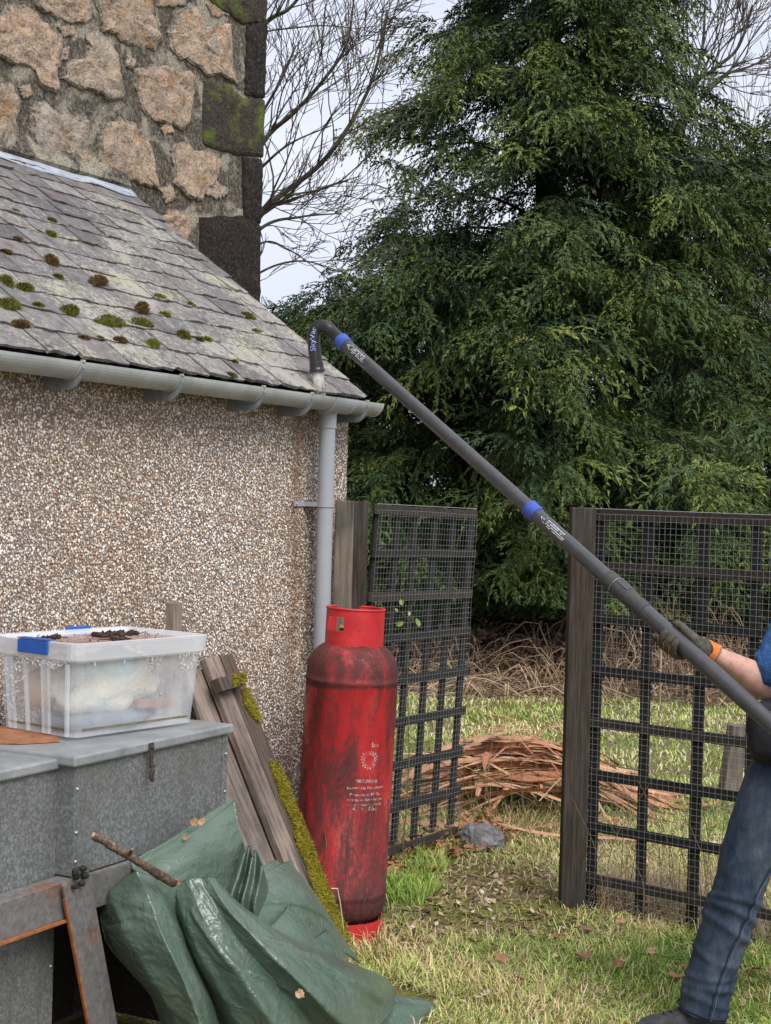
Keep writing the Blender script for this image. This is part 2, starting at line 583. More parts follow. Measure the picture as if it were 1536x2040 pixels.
pc = pal[rng.choice(len(pal), n, p=[.15, .10, .12, .08, .09, .10, .09, .07, .06, .06, .05, .03])] * rng.uniform(0.95, 1.32, n)[:, None]
# rusty brown stain beside the pipe, green-grey grime in patches
st = np.clip(1 - np.abs(tt - (-0.085) - 0.03 * vnoise(np.stack([zz * 5, zz * 0, zz * 0], 1), 4)) / 0.07, 0, 1) * np.clip(0.75 + 0.4 * vnoise(np.stack([tt * 9, zz * 5, zz * 0], 1), 8), 0, 1)
pc = pc * (1 - st[:, None] * (1 - np.array([0.55, 0.38, 0.24]))[None])
pc = pc * (1 + .16 * fbm(np.stack([tt * 1.1 + 5, zz * 1.1, zz * 0], 1), 3, 15))[:, None]
gr = np.clip(fbm(np.stack([tt * 1.6, zz * 1.6, zz * 0], 1), 3, 12) * 1.2 + 0.1, 0, 0.5)
pc = pc * (1 - gr[:, None] * (1 - np.array([0.92, 0.82, 0.72]))[None])
pm = N('pebble', 0.55, 0.35)
pm.col(pm.attr('fcol'))
tag(obj('pebble', Vw, T, pm.m, wall, fcol=np.repeat(pc, 4, 0)), kind='stuff')

# --- roof slates
sl_m = N('slate', 0.75, 0.3)
rd = sl_m.rand()
b0 = sl_m.ramp(rd, [(0.0, (0.125, 0.106, 0.110)), (0.2, (0.170, 0.155, 0.157)), (0.4, (0.105, 0.103, 0.107)), (0.6, (0.185, 0.160, 0.158)), (0.8, (0.145, 0.140, 0.142)), (1.0, (0.21, 0.20, 0.195))])
ns = sl_m.noise(22, 6, 0.65)
b1 = sl_m.mix(0.75, b0, sl_m.ramp(ns, [(0.3, 0.45), (0.7, 1.5)]), 'MULTIPLY')
sx = sl_m.math('ADD', sl_m.noise(2.2, 5, 0.6, dist=0.6), sl_m.math('MULTIPLY', sl_m.sep(0), 0.13))
ln1 = sl_m.math('ADD', sl_m.math('MULTIPLY', sl_m.noise(48, 5, 0.75), 0.75), sl_m.math('MULTIPLY', sx, 0.75))
lich = sl_m.ramp(ln1, [(0.700, 0.0), (0.775, 0.80)])
lc = sl_m.ramp(sl_m.noise(5, 4, 0.6), [(0.50, (0.36, 0.345, 0.31)), (0.66, (0.40, 0.41, 0.26))])
b2 = sl_m.mix(lich, b1, lc)
sp = sl_m.ramp(sl_m.noise(130, 3, 0.6), [(0.66, 0.0), (0.70, 0.8)])
b3 = sl_m.mix(sp, b2, (0.55, 0.53, 0.48))
sl_m.col(b3)
sl_m.bump(sl_m.math('ADD', ns, sl_m.math('MULTIPLY', lich, 0.25)), 0.35, 0.006)

roofbody = MB()
v, f = prism([W(T_BACK, 0.03, ze - 0.052), W(T_BACK, 0.03, ze - 0.012), W(T_BACK, o_top, z_top - 0.012), W(T_BACK, o_top, z_top - 0.052)], WD * (te - 0.02 - T_BACK))
deck_m = plain('old_timber_deck', (0.05, 0.045, 0.042), 0.9, 0.2)
roof = obj('roof', v, f, deck_m, house)
fas = MB()
fas.box(W(T_BACK, 0.012, ze - 0.062), WD * (T_END - T_BACK + 0.02), WN * 0.016, A(0, 0, 0.052))
fas.build('fascia_board', plain('dark_fascia', (0.035, 0.033, 0.032), 0.8), roof)
NC = 13
exps = np.linspace(1.12, 0.88, NC)
exps = exps / exps.sum() * (LEN - 0.03)
k0 = -0.03
SL_T = 0.011
def roofpt(t, k, h):
    return W(t, O_EAVE, ze) + UPS * k + RNM * h
rs = random.Random(11)
for ci in range(NC + 1):
    e = exps[min(ci, NC - 1)]
    t_hi = te + rs.uniform(-0.004, 0.006)
    wd0 = 0.235 if ci < 6 else 0.20
    t1 = t_hi
    first = True
    while t1 > -2.75:
        wd_ = rs.uniform(0.72, 1.25) * wd0
        if first and ci % 2: wd_ *= 0.62
        first = False
        ta = t1 - wd_
        L_ = e * 2.0 if ci < NC else e
        L_ = min(L_, LEN - k0 - 0.0)
        nb = 7
        low = [(ta + 0.0030 + (wd_ - 0.006) * j / (nb - 1), k0 + rs.uniform(-0.007, 0.007) + (0.016 if j in (0, nb - 1) and rs.random() < .35 else 0)) for j in range(nb)]
        hl = 2.15 * SL_T + rs.uniform(-0.002, 0.003)
        yaw = rs.uniform(-0.004, 0.004)
        top = [(t_, min(k0 + L_, LEN)) for t_, _ in low]
        vs = []
        for (t_, k_) in low: vs.append(roofpt(t_, k_, hl + yaw * (1 if t_ > (ta + t1) / 2 else -1)))
        for (t_, k_) in low: vs.append(roofpt(t_, k_ + 0.0025, hl - SL_T + rs.uniform(-.001, .001)))
        for (t_, k_) in top: vs.append(roofpt(t_, k_, SL_T + 0.001))
        fs = [(j, j + 1, 2 * nb + j + 1, 2 * nb + j) for j in range(nb - 1)] + [(nb + j, nb + j + 1, j + 1, j) for j in range(nb - 1)]
        fs += [(0, 2 * nb, nb), (nb - 1, 2 * nb - 1, 3 * nb - 1)]
        obj('slate', vs, fs, sl_m.m, roof)
        t1 = ta
    k0 += e

# lead flashing at the top of the roof, and the mortar fillet over it
lead = N('lead', 0.5, 0.4, 0.35)
lf = lead.noise(14, 5, 0.6)
lead.col(lead.ramp(lf, [(0.3, (0.30, 0.33, 0.38)), (0.7, (0.55, 0.59, 0.66))]))
lead.bump(lead.noise(20, 3), 0.4, 0.01)
nn_ = 60
ts = np.linspace(-2.75, te - 0.01, nn_)
rows = []
for (k_, h_) in ((LEN - 0.075, 0.020), (LEN - 0.035, 0.027), (LEN - 0.005, 0.030), (LEN + 0.005, 0.045)):
    wob = 0.006 * vnoise(np.stack([ts * 9, ts * 0 + k_ * 20, ts * 0], 1), 3)
    edge = 0.024 * vnoise(np.stack([ts * 6, ts * 0, ts * 0 + 5], 1), 6) if k_ < LEN - 0.05 else 0 * ts
    rows.append(np.array([roofpt(t_, k_ + e_, h_ + w_) for t_, e_, w_ in zip(ts, edge, wob)]))
fl = obj('lead_flashing', np.vstack(rows), gridfaces(4, nn_), lead.m, roof, smooth=True)
sm = fl.modifiers.new('solid', 'SOLIDIFY'); sm.thickness = 0.003

# moss cushions on the slates
mo_m = N('roof_moss', 0.95, 0.1)
mo_m.col(mo_m.mix(mo_m.attr('tone', 'Fac'), (0.075, 0.085, 0.018), (0.19, 0.16, 0.035)))
mr_m = N('brown_moss', 0.95, 0.1)
mr_m.col(mr_m.mix(mr_m.attr('tone', 'Fac'), (0.065, 0.045, 0.02), (0.22, 0.125, 0.055)))
mg_m = N('bright_moss', 0.95, 0.1)
mg_m.col(mg_m.mix(mg_m.attr('tone', 'Fac'), (0.09, 0.12, 0.018), (0.26, 0.28, 0.045)))
def fuzz(center_fn, ru, rv, h, n, seed, spike=0.009):
    """a domed cushion of fine spikes; center_fn(u,v,h)->world"""
    g = random.Random(seed)
    V, Fc, tn = [], [], []
    NU = 9
    rings = [(0, 1.0), (0.55, 0.80), (0.85, 0.45), (1.0, 0.0)]
    wob = [g.uniform(0.7, 1.25) for _ in range(NU)]
    V.append(center_fn(0, 0, h))
    for rr, hh in rings[1:]:
        for j in range(NU):
            an = 2 * math.pi * j / NU
            V.append(center_fn(ru * rr * wob[j] * math.cos(an), rv * rr * wob[j] * math.sin(an), h * hh - 0.002))
    for j in range(NU):
        Fc.append((0, 1 + j, 1 + (j + 1) % NU)); tn.append(0.1)
    for q in range(2):
        for j in range(NU):
            a_, b_ = 1 + q * NU + j, 1 + q * NU + (j + 1) % NU
            Fc.append((a_, a_ + NU, b_ + NU)); tn.append(0.1)
            Fc.append((a_, b_ + NU, b_)); tn.append(0.1)
    for _ in range(n):
        rr = math.sqrt(g.random()); an = g.uniform(0, 6.283)
        jj = an / 6.2832 * NU; w_ = wob[int(jj) % NU] * (1 - jj % 1) + wob[(int(jj) + 1) % NU] * (jj % 1)
        u, v_ = ru * rr * w_ * math.cos(an), rv * rr * w_ * math.sin(an)
        hh = h * math.sqrt(max(0, 1 - rr * rr))
        s_ = spike * g.uniform(0.6, 1.3)
        ou, ov = u / ru * s_ * .6 + g.uniform(-.4, .4) * s_, v_ / rv * s_ * .6 + g.uniform(-.4, .4) * s_
        d = s_ * 0.22
        b = len(V)
        an2 = g.uniform(0, 6.28)
        V += [center_fn(u + d * math.cos(an2), v_ + d * math.sin(an2), hh - .002), center_fn(u - d * math.cos(an2), v_ - d * math.sin(an2), hh - .002), center_fn(u + ou, v_ + ov, hh + s_ * .7)]
        Fc.append((b, b + 1, b + 2)); tn.append(g.uniform(0.2, 1))
    return V, Fc, tn
def roofpx(px, py, h=0.02):
    p = onplane(px, py, roofpt(0, 0, h), RNM)
    t_ = np.dot(p - W(0, O_EAVE, ze), WD); k_ = np.dot(p - W(0, O_EAVE, ze), UPS)
    return t_, k_
moss_list = [(182, 557, 20, 13, 'r'), (128, 612, 22, 14, 'o'), (55, 582, 16, 11, 'o'), (4, 556, 13, 18, 'o'), (282, 622, 18, 13, 'r'), (270, 637, 24, 12, 'o'), (228, 655, 36, 15, 'o'),
             (300, 686, 20, 12, 'g'), (377, 682, 18, 11, 'o'), (456, 745, 14, 8, 'o'), (415, 692, 8, 6, 'o'), (104, 524, 14, 16, 'r'), (110, 548, 12, 7, 'o'), (95, 432, 10, 6, 'o'), (105, 470, 12, 8, 'g'),
             (34, 628, 22, 14, 'o'), (68, 605, 16, 8, 'o'), (50, 660, 20, 9, 'r'), (20, 508, 10, 6, 'r'), (36, 478, 10, 6, 'r'), (240, 682, 16, 6, 'r'), (185, 690, 14, 6, 'r'), (490, 630, 18, 8, 'o'), (505, 656, 12, 6, 'g'),
             (310, 588, 16, 7, 'g'), (330, 628, 13, 7, 'g'), (372, 600, 8, 5, 'g'), (482, 735, 7, 5, 'o'), (88, 742 - 55, 14, 6, 'r'), (420, 683, 12, 6, 'g'), (22, 414, 9, 5, 'o'), (205, 680, 10, 5, 'o')]
for i_, (px, py, wx, hx, kd) in enumerate(moss_list):
    t_, k_ = roofpx(px, py)
    kb = -0.03 + np.concatenate([[0], np.cumsum(exps)])
    k_ = k_ + 0.7 * (kb[np.argmin(np.abs(kb - k_))] + .012 - k_)
    dd = np.linalg.norm(roofpt(t_, k_, 0) - CAM)
    ru = wx / F * dd * 1.32; rv = hx / F * dd * 1.05
    fn = lambda u, v_, h, t_=t_, k_=k_: roofpt(t_ + u + .3 * v_, k_ + v_, 0.016 + h)
    v, f, tn = fuzz(fn, ru, rv, min(ru, rv) * (1.5 if kd == 'r' and wx > 15 else 1.1 if wx > 15 else 0.8), 340, i_, 0.010)
    obj('moss_cushion', v, f, {'r': mr_m, 'o': mo_m, 'g': mg_m}[kd].m, roof, ftone=tn)

# --- gutter, brackets, outlet, downpipe
gut_m = N('grey_plastic_gutter', 0.5, 0.4)
g1 = gut_m.noise(7, 6, 0.65, (1, 1, 1))
g2 = gut_m.noise(60, 4, 0.7)
gb = gut_m.ramp(g1, [(0.35, (0.30, 0.312, 0.302)), (0.65, (0.42, 0.435, 0.435))])
gut_m.col(gut_m.mix(gut_m.ramp(g2, [(0.62, 0.0), (0.72, 0.7)]), gb, (0.12, 0.12, 0.10)))
pip_m = plain('grey_plastic_pipe', (0.36, 0.385, 0.41), 0.42, 0.45, 0.06, 8)
brk_m = plain('grey_bracket', (0.20, 0.21, 0.22), 0.5, 0.4, 0.2, 40)
GO, GRD = 0.125, 0.056
_, _, zg = wallpx(640, 787, GO + GRD)
T_G = wallpx(764, 800, GO + GRD)[0]
def halfpipe(ta, tb, r, th, n=14, nt=2):
    an = np.linspace(math.pi, 2 * math.pi, n)
    ring = [(math.cos(a_) * r, math.sin(a_) * r) for a_ in an] + [(math.cos(a_) * (r - th), math.sin(a_) * (r - th)) for a_ in an[::-1]]
    return prism([W(ta, GO + x, zg + z) for x, z in ring], WD * (tb - ta))
gut = obj('gutter', *halfpipe(T_BACK, T_G, GRD, 0.003, 18), gut_m.m, house)
g = MB().add(*halfpipe(T_G - 0.022, T_G + 0.002, GRD + 0.003, 0.0025, 18))
an = np.linspace(math.pi, 2 * math.pi, 14)
g.add(*prism([W(T_G - 0.001, GO + math.cos(a_) * (GRD - .001), zg + math.sin(a_) * (GRD - .001)) for a_ in an], WD * 0.003))
g.build('stop_end', gut_m.m, gut)
def pxT(px, py): return wallpx(px, py, GO + GRD)[0]
for px, py in ((-130, 690), (168, 740), (364, 768), (527, 792), (623, 806), (733, 818)):
    tb = pxT(px, py)
    an = np.linspace(2 * math.pi, math.pi * 1.35, 12)
    R2 = GRD + 0.0035
    poly = [(GO + math.cos(a_) * R2, zg + math.sin(a_) * R2) for a_ in an]
    rim = MB()
    rim.add(*halfpipe(tb - 0.020, tb, GRD + 0.004, 0.0034, 16))
    rim.box(W(tb - 0.016, GO + GRD - 0.004, zg - 0.002), WD * 0.012, WN * 0.012, A(0, 0, 0.008))
    br = rim.build('gutter_bracket', gut_m.m, gut)
    # the web that carries the gutter back to the fascia
    web = [(GO + 0.055 * math.cos(a_), zg - 0.012 + (GRD + 0.010) * math.sin(a_)) for a_ in np.linspace(2 * math.pi - 0.15, 1.5 * math.pi, 8)] + [(0.03, zg - 0.078), (0.03, zg - 0.03), (GO - 0.03, zg - 0.04)]
    for side in (0.0,):
        an2 = np.linspace(2 * math.pi - 0.25, 1.5 * math.pi, 9)
        out = [(GO + (GRD + 0.011) * math.cos(a_), zg + (GRD + 0.034) * math.sin(a_)) for a_ in an2] + [(0.015, zg - GRD - 0.036)]
        inn = [(0.015, zg - 0.035)] + [(GO + (GRD + 0.0045) * math.cos(a_), zg + (GRD + 0.0045) * math.sin(a_)) for a_ in an2[::-1]]
        inn.insert(1, (GO - 0.055, zg - 0.035))
        obj('bracket_web', *prism([W(tb - 0.013, x, z) for x, z in out + inn], WD * 0.008), brk_m, br)
# outlet piece and pipe
ta, tb = pxT(647, 806), pxT(704, 812)
tp = wcoord(PIPE)[0]
ta, tb = tp - 0.085, tp + 0.085
o_ = MB()
for t_ in (ta, tb - 0.018): o_.add(*halfpipe(t_, t_ + 0.018, GRD + 0.007, 0.0065, 18))
o_.add(*halfpipe(ta + 0.018, tb - 0.018, GRD + 0.0045, 0.004, 18))
pc_ = W(tp, 0.09, 0)
v, f = lathe([(0.052, zg - 0.035), (0.047, zg - 0.055), (0.0385, zg - 0.068), (0.0375, zg - 0.125), (0.034, zg - 0.125)], 28)
o_.add(v + pc_, f)
o_.build('gutter_outlet', pip_m, gut, smooth=False)
v, f = lathe([(0.034, zg - 0.10), (0.034, 0.06), (0.030, 0.06), (0.030, zg - 0.10)], 28)
dp = obj('downpipe', v + pc_, f, pip_m, house, smooth=True)
e_ = dp.modifiers.new('e', 'EDGE_SPLIT')
zc = wallpx(645, 1005, 0.09)[2]
cl = MB()
v, f = lathe([(0.0345, zc - 0.011), (0.038, zc - 0.011), (0.038, zc + 0.011), (0.0345, zc + 0.011)], 28)
cl.add(v + pc_, f)
cl.box(W(tp - 0.115, 0.004, zc - 0.010), WD * 0.23, WN * 0.006, A(0, 0, 0.020))
cl.box(W(tp - 0.040, 0.008, zc - 0.010), WD * 0.08, WN * 0.06, A(0, 0, 0.020))
for s_ in (-0.1, 0.1): cl.add(*ball(W(tp + s_, 0.012, zc), 0.005, 8, 5))
cl.build('pipe_clip', pip_m, dp)
cl = MB().add(*[x if i else x + pc_ for i, x in enumerate(lathe([(0.0342, zg - 0.127), (0.0346, zg - 0.129), (0.0342, zg - 0.131)], 28))])

# ================================================================== STONE HOUSE behind
O_S = o_top - 0.012
T_S = wallpx(519, 320, O_S)[0]
stone_house = thing('stone_house', W(T_S, O_S, 0), 'tall old rubble stone house wall with dark sooty corner blocks above the slates', 'house')
mor = N('rubble_mortar', 0.95, 0.1)
m1 = mor.noise(5, 6, 0.65, dist=0.5)
m2 = mor.noise(55, 8, 0.85)
m3 = mor.noise(120, 6, 0.85)
dark = mor.ramp(m2, [(0.36, (0.025, 0.022, 0.02)), (0.48, (0.10, 0.088, 0.075)), (0.56, (0.24, 0.21, 0.17)), (0.66, (0.46, 0.41, 0.33))])
pale = mor.ramp(m3, [(0.38, (0.09, 0.078, 0.06)), (0.47, (0.32, 0.28, 0.22)), (0.60, (0.70, 0.65, 0.54))])
mc = mor.mix(mor.ramp(m1, [(0.50, 0.0), (0.58, 0.95)]), dark, pale)
mc = mor.mix(mor.ramp(mor.noise(3.3, 4, 0.6, loc=(3, 1, 4)), [(0.60, 0.0), (0.70, 0.6)]), mc, (0.07, 0.085, 0.03))
mor.col(mc)
mor.bump(mor.math('ADD', m2, m3), 0.9, 0.012)
def S(t, d, z): return W(t, O_S + d, z)
v, f = prism([S(-8, 0, 0), S(-8, 0, 8.2), S(T_S - 0.015, 0, 8.2), S(T_S - 0.015, 0, 0)], -WN * 3.0)
hw = obj('wall', v, f, mor.m, stone_house)
# the mortar fillet above the flashing
obj('mortar_fillet', *prism([S(-8, 0.002, z_top - 0.02), S(-8, 0.05, z_top + 0.03), S(-8, 0.002, z_top + 0.13)], WD * (te + 8 - 0.02)), mor.m, stone_house)
sto = N('rubble_stone', 0.9, 0.15)
sr = sto.rand()
sb = sto.ramp(sr, [(0.0, (0.48, 0.35, 0.26)), (0.2, (0.52, 0.42, 0.31)), (0.4, (0.42, 0.33, 0.25)), (0.6, (0.54, 0.40, 0.30)), (0.8, (0.44, 0.38, 0.31)), (1.0, (0.48, 0.34, 0.26))])
s1 = sto.noise(17, 7, 0.7, dist=0.4)
s2 = sto.noise(75, 5, 0.7)
sc_ = sto.mix(0.85, sb, sto.ramp(s1, [(0.30, 0.28), (0.48, 0.95), (0.70, 1.45)]), 'MULTIPLY')
sc_ = sto.mix(sto.ramp(sto.noise(9, 4, 0.6, loc=(2, 5, 1)), [(0.56, 0.0), (0.68, 0.7)]), sc_, (0.48, 0.27, 0.12))
sc_ = sto.mix(sto.ramp(sto.noise(8, 4, 0.6, loc=(7, 5, 9)), [(0.58, 0.0), (0.68, 0.7)]), sc_, (0.34, 0.31, 0.30))
sc_ = sto.mix(sto.ramp(s2, [(0.34, 0.85), (0.46, 0.0)]), sc_, (0.07, 0.055, 0.045))
sc_ = sto.mix(sto.ramp(s2, [(0.60, 0.0), (0.70, 0.6)]), sc_, (0.62, 0.54, 0.44))
mfl = sto.ramp(sto.noise(60, 7, 0.85), [(0.36, (0.05, 0.044, 0.038)), (0.48, (0.17, 0.15, 0.125)), (0.60, (0.46, 0.41, 0.33))])
emix = sto.math('ADD', sto.math('MULTIPLY', sto.attr('tone', 'Fac'), 0.62), sto.math('MULTIPLY', sto.math('SUBTRACT', sto.noise(13, 6, 0.75, loc=(1, 8, 3)), 0.5), 1.6))
sto.col(sto.mix(sto.ramp(emix, [(0.40, 0.0), (0.50, 1.0)]), sc_, mfl))
sto.bump(sto.math('ADD', s1, sto.math('MULTIPLY', s2, 0.5)), 1.0, 0.03)
quo = N('sooty_quoin', 0.9, 0.2)
q1 = quo.noise(10, 6, 0.65)
q2 = quo.noise(60, 8, 0.85)
qc = quo.ramp(q2, [(0.40, (0.012, 0.010, 0.010)), (0.54, (0.045, 0.036, 0.032)), (0.68, (0.22, 0.18, 0.145))])
qc = quo.mix(quo.ramp(q1, [(0.56, 0.0), (0.72, 0.55)]), qc, (0.12, 0.075, 0.05))
quo.col(qc)
quo.bump(quo.math('ADD', q2, quo.noise(40, 3, 0.5)), 1.0, 0.02)
quom = N('mossy_quoin', 0.9, 0.2)
q1 = quom.noise(7, 5, 0.65)
q2 = quom.noise(90, 5, 0.7)
qc = quom.ramp(q2, [(0.32, (0.03, 0.024, 0.02)), (0.55, (0.075, 0.06, 0.05)), (0.74, (0.19, 0.15, 0.12))])
qc = quom.mix(quom.ramp(q1, [(0.47, 0.0), (0.60, 0.85)]), qc, (0.14, 0.17, 0.035))
quom.col(qc)
quom.bump(quom.math('ADD', q2, quom.noise(40, 3, 0.5)), 1.0, 0.02)
def spx(px, py):
    t_, _, z_ = wallpx(px, py, O_S)
    return t_, z_
def stone(poly, mat, name='stone', hgt=0.03, seed=0, rough=1.0, px=True, nper=46):
    g = np.random.default_rng(seed)
    pts = np.array([spx(*p) for p in poly]) if px else np.array(poly)
    # resample outline
    cl_ = np.vstack([pts, pts[:1]])
    dl = np.r_[0, np.cumsum(np.linalg.norm(np.diff(cl_, axis=0), axis=1))]
    u = np.linspace(0, dl[-1], nper + 1)[:-1]
    out = np.stack([np.interp(u, dl, cl_[:, i]) for i in (0, 1)], 1)
    out = c0 + (out - c0) * (1 + 0.10 * rough) if (c0 := out.mean(0)) is not None else out
    out += g.normal(0, 0.006 * rough * min(1.0, float(np.ptp(out, axis=0).min()) / 0.18), out.shape)
    szf = min(1.0, float(np.ptp(out, axis=0).min()) / 0.20)
    out += 0.016 * szf * rough * np.stack([fbm(np.stack([out[:, 0] * 22, out[:, 1] * 22, out[:, 0] * 0 + seed + 9 * q_], 1), 3, seed + q_) for q_ in (0, 1)], 1)
    c = out.mean(0)
    V = []
    for sc2, hh in ((1.01, -0.008), (0.975, 0.42), (0.90, 0.75), (0.78, 0.9), (0.62, 1.0), (0.45, 1.0), (0.24, 1.0)):
        p2 = c + (out - c) * sc2
        nz_ = fbm(np.stack([p2[:, 0] * 11, p2[:, 1] * 11, p2[:, 0] * 0 + seed], 1), 4, seed)
        h_ = hgt * hh * (1 + 0.95 * rough * nz_ + 0.5 * rough * (np.abs(vnoise(np.stack([p2[:, 0] * 7 + seed, p2[:, 1] * 16, p2[:, 0] * 0], 1), seed)) - .4)) if hh > 0 else np.full(len(p2), hh)
        V += [S(a_, b_, d_) for a_, b_, d_ in zip(p2[:, 0], h_, p2[:, 1])]
    V.append(S(c[0], hgt * (1 + 0.3 * rough * g.uniform(-1, 1)), c[1]))
    n_ = nper
    fs = [(i * n_ + j, i * n_ + (j + 1) % n_, (i + 1) * n_ + (j + 1) % n_, (i + 1) * n_ + j) for i in range(6) for j in range(n_)]
    fs += [(6 * n_ + j, 6 * n_ + (j + 1) % n_, 7 * n_) for j in range(n_)]
    ft = [1.0] * n_ + [0.78] * n_ + [0.5] * n_ + [0.25] * n_ + [0.1] * (n_ * 3)
    o = obj(name, V, fs, mat, hw, ftone=ft)
    # outward normals
    if np.dot(o.data.polygons[-1].normal, WN) < 0: o.data.flip_normals()
    return o
zq = 2.743
stones = [
    [(185, -60), (490, -60), (500, 60), (455, 130), (360, 110), (205, 40)],
    [(5, 90), (60, 60), (130, 45), (215, 120), (270, 150), (320, 200), (320, 330), (300, 400), (310, 480), (270, 495), (200, 440), (190, 380), (100, 350), (30, 330), (-40, 250), (-60, 130)],
    [(470, 200), (520, 170), (590, 220), (640, 300), (640, 370), (665, 470), (660, 530), (600, 535), (540, 500), (470, 480), (380, 450), (345, 430), (370, 350), (470, 310)],
    [(500, -60), (800, -60), (830, 80), (870, 200), (830, 270), (750, 250), (640, 210), (560, 150), (545, 60)],
    [(735, 390), (880, 375), (940, 395), (1030, 395), (1060, 450), (1040, 590), (1020, 680), (960, 690), (850, 650), (780, 600), (745, 470)],
    [(180, 600), (240, 560), (310, 620), (360, 590), (385, 660), (430, 645), (475, 680), (470, 800), (460, 915), (380, 900), (250, 870), (200, 830), (180, 720)],
    [(555, 700), (650, 655), (730, 690), (810, 760), (830, 850), (840, 960), (850, 1020), (750, 1000), (690, 960), (640, 1005), (540, 960), (545, 830)],
    [(-60, 460), (20, 450), (60, 480), (90, 560), (80, 640), (95, 700), (75, 800), (0, 790), (-60, 760)],
    [(935, 810), (1010, 785), (1065, 830), (1150, 840), (1200, 890), (1180, 960), (1130, 1030), (1090, 1090), (1020, 1060), (960, 1010), (950, 900)],
    [(850, 1190), (960, 1145), (1000, 1180), (1040, 1220), (1035, 1280), (1000, 1330), (940, 1300), (890, 1240)],
    [(920, 180), (990, 70), (1050, 40), (1100, 90), (1090, 150), (1160, 140), (1250, 130), (1250, 280), (1280, 440), (1200, 410), (1130, 400), (1040, 330), (980, 310), (925, 250)],
    [(310, 150), (390, 140), (400, 190), (340, 200)],
    [(322, 280), (372, 250), (372, 320), (330, 330)],
    [(850, -60), (1000, -50), (1010, 20), (930, 40), (860, 30)],
    [(870, 690), (930, 660), (945, 720), (890, 740)],
    [(1110, 880), (1180, 990), (1240, 1040), (1200, 1090), (1120, 1060)],
    [(690, 300), (740, 330), (720, 380), (680, 360)],
    [(100, 480), (160, 460), (180, 520), (120, 540)],
    [(1130, 30), (1230, 20), (1250, 80), (1160, 90)],
    [(870, 1030), (930, 1010), (960, 1080), (900, 1110)],
]
for i_, p in enumerate(stones):
    stone([(x / zq, y / zq) for x, y in p], sto.m, 'stone', 0.022 if i_ < 11 else 0.012, i_ + 5)
quoins = [
    ([(1095, 1195), (1330, 1185), (1418, 1235), (1412, 1600), (1408, 1760), (1100, 1600), (1090, 1400)], quo.m),
    ([(1322, 855), (1428, 880), (1418, 1220), (1325, 1190)], quo.m),
    ([(1115, 450), (1250, 470), (1325, 545), (1436, 545), (1430, 850), (1300, 845), (1110, 790)], quom.m),
    ([(1345, 150), (1450, 120), (1440, 535), (1335, 510)], quo.m),
    ([(1110, -60), (1450, -60), (1448, 110), (1330, 130), (1270, 90), (1180, 40)], quom.m),
]
for i_, (p, m_) in enumerate(quoins):
    stone([(x / zq, y / zq) for x, y in p], m_, 'quoin', 0.022, i_ + 40, 0.45)
# stones beyond the frame: the wall goes on
g = random.Random(5)
zt = spx(300, -60)[1]
for row in range(9):
    t_ = T_S - 0.1
    zc_ = zt + 0.20 + row * 0.34
    while t_ > -4.2:
        w_ = g.uniform(0.26, 0.42)
        c_ = (t_ - w_ / 2, zc_ + g.uniform(-.05, .05))
        poly = [(c_[0] + w_ * .42 * math.cos(a_) * g.uniform(.8, 1.15), c_[1] + 0.14 * math.sin(a_) * g.uniform(.8, 1.15)) for a_ in np.linspace(0, 2 * math.pi, 10)[:-1]]
        stone(poly, quo.m if t_ > T_S - 0.2 else sto.m, 'quoin' if t_ > T_S - 0.2 else 'stone', 0.03, g.randint(100, 9999), px=False, nper=18)
        t_ -= w_ + 0.04
t_left = spx(-25, 300)[0]
for row in range(5):
    t_ = t_left - 0.02
    zc_ = z_top + 0.3 + row * 0.33
    while t_ > -4.2:
        w_ = g.uniform(0.26, 0.40)
        c_ = (t_ - w_ / 2 - 0.03, zc_ + g.uniform(-.04, .04))
        poly = [(c_[0] + w_ * .42 * math.cos(a_) * g.uniform(.8, 1.15), c_[1] + 0.13 * math.sin(a_) * g.uniform(.8, 1.15)) for a_ in np.linspace(0, 2 * math.pi, 10)[:-1]]
        stone(poly, sto.m, 'stone', 0.03, g.randint(100, 9999), px=False, nper=18)
        t_ -= w_ + 0.05

# ================================================================== GAS CYLINDER
CY0 = G(672, 1858, 0.012)
cyl = thing('gas_cylinder', CY0, 'tall red propane gas cylinder streaked with black grime beside the grey downpipe', 'gas cylinder')
CR = 0.182
tilt_ = Matrix.Rotation(math.radians(1.7), 3, 'Y')
TILT = np.array(tilt_)
def cyw(v): return np.asarray(v) @ TILT.T + CY0
view_az = math.atan2(CAM[1] - CY0[1], CAM[0] - CY0[0])     # direction from the cylinder towards the camera
red = N('grimy_red_paint', 0.5, 0.4)
r1 = red.noise(5.5, 6, 0.65, (1.6, 1.6, 0.42), 0.5)
r2 = red.noise(70, 6, 0.8, (1, 1, 0.6))
r3 = red.noise(2.6, 3, 0.5, (1.4, 1.4, 0.5), loc=(5, 2, 1))
base = red.ramp(red.noise(9, 4, 0.6, (1, 1, .4)), [(0.25, (0.38, 0.018, 0.023)), (0.52, (0.52, 0.030, 0.034)), (0.72, (0.56, 0.12, 0.11))])
zpos = red.sep(2)
shoulder = red.ramp(zpos, [(0.98, 0.0), (1.015, 0.16), (1.07, 0.25), (1.11, 0.13), (1.16, 0.10)])
foot_ = red.ramp(zpos, [(0.04, 0.22), (0.22, 0.0)])
gsum = red.math('ADD', red.math('ADD', red.math('MULTIPLY', r1, 0.60), red.math('MULTIPLY', r2, 0.48)), red.math('MULTIPLY', r3, 0.28))
gsum = red.math('ADD', gsum, red.math('ADD', shoulder, foot_))
gmask = red.ramp(gsum, [(0.640, 0.0), (0.70, 0.5), (0.77, 0.95)])
grime = red.ramp(r2, [(0.38, (0.018, 0.010, 0.011)), (0.62, (0.11, 0.040, 0.038))])
red.col(red.mix(gmask, base, grime))
red.rgh(red.ramp(gmask, [(0.0, 0.42), (1.0, 0.85)]))
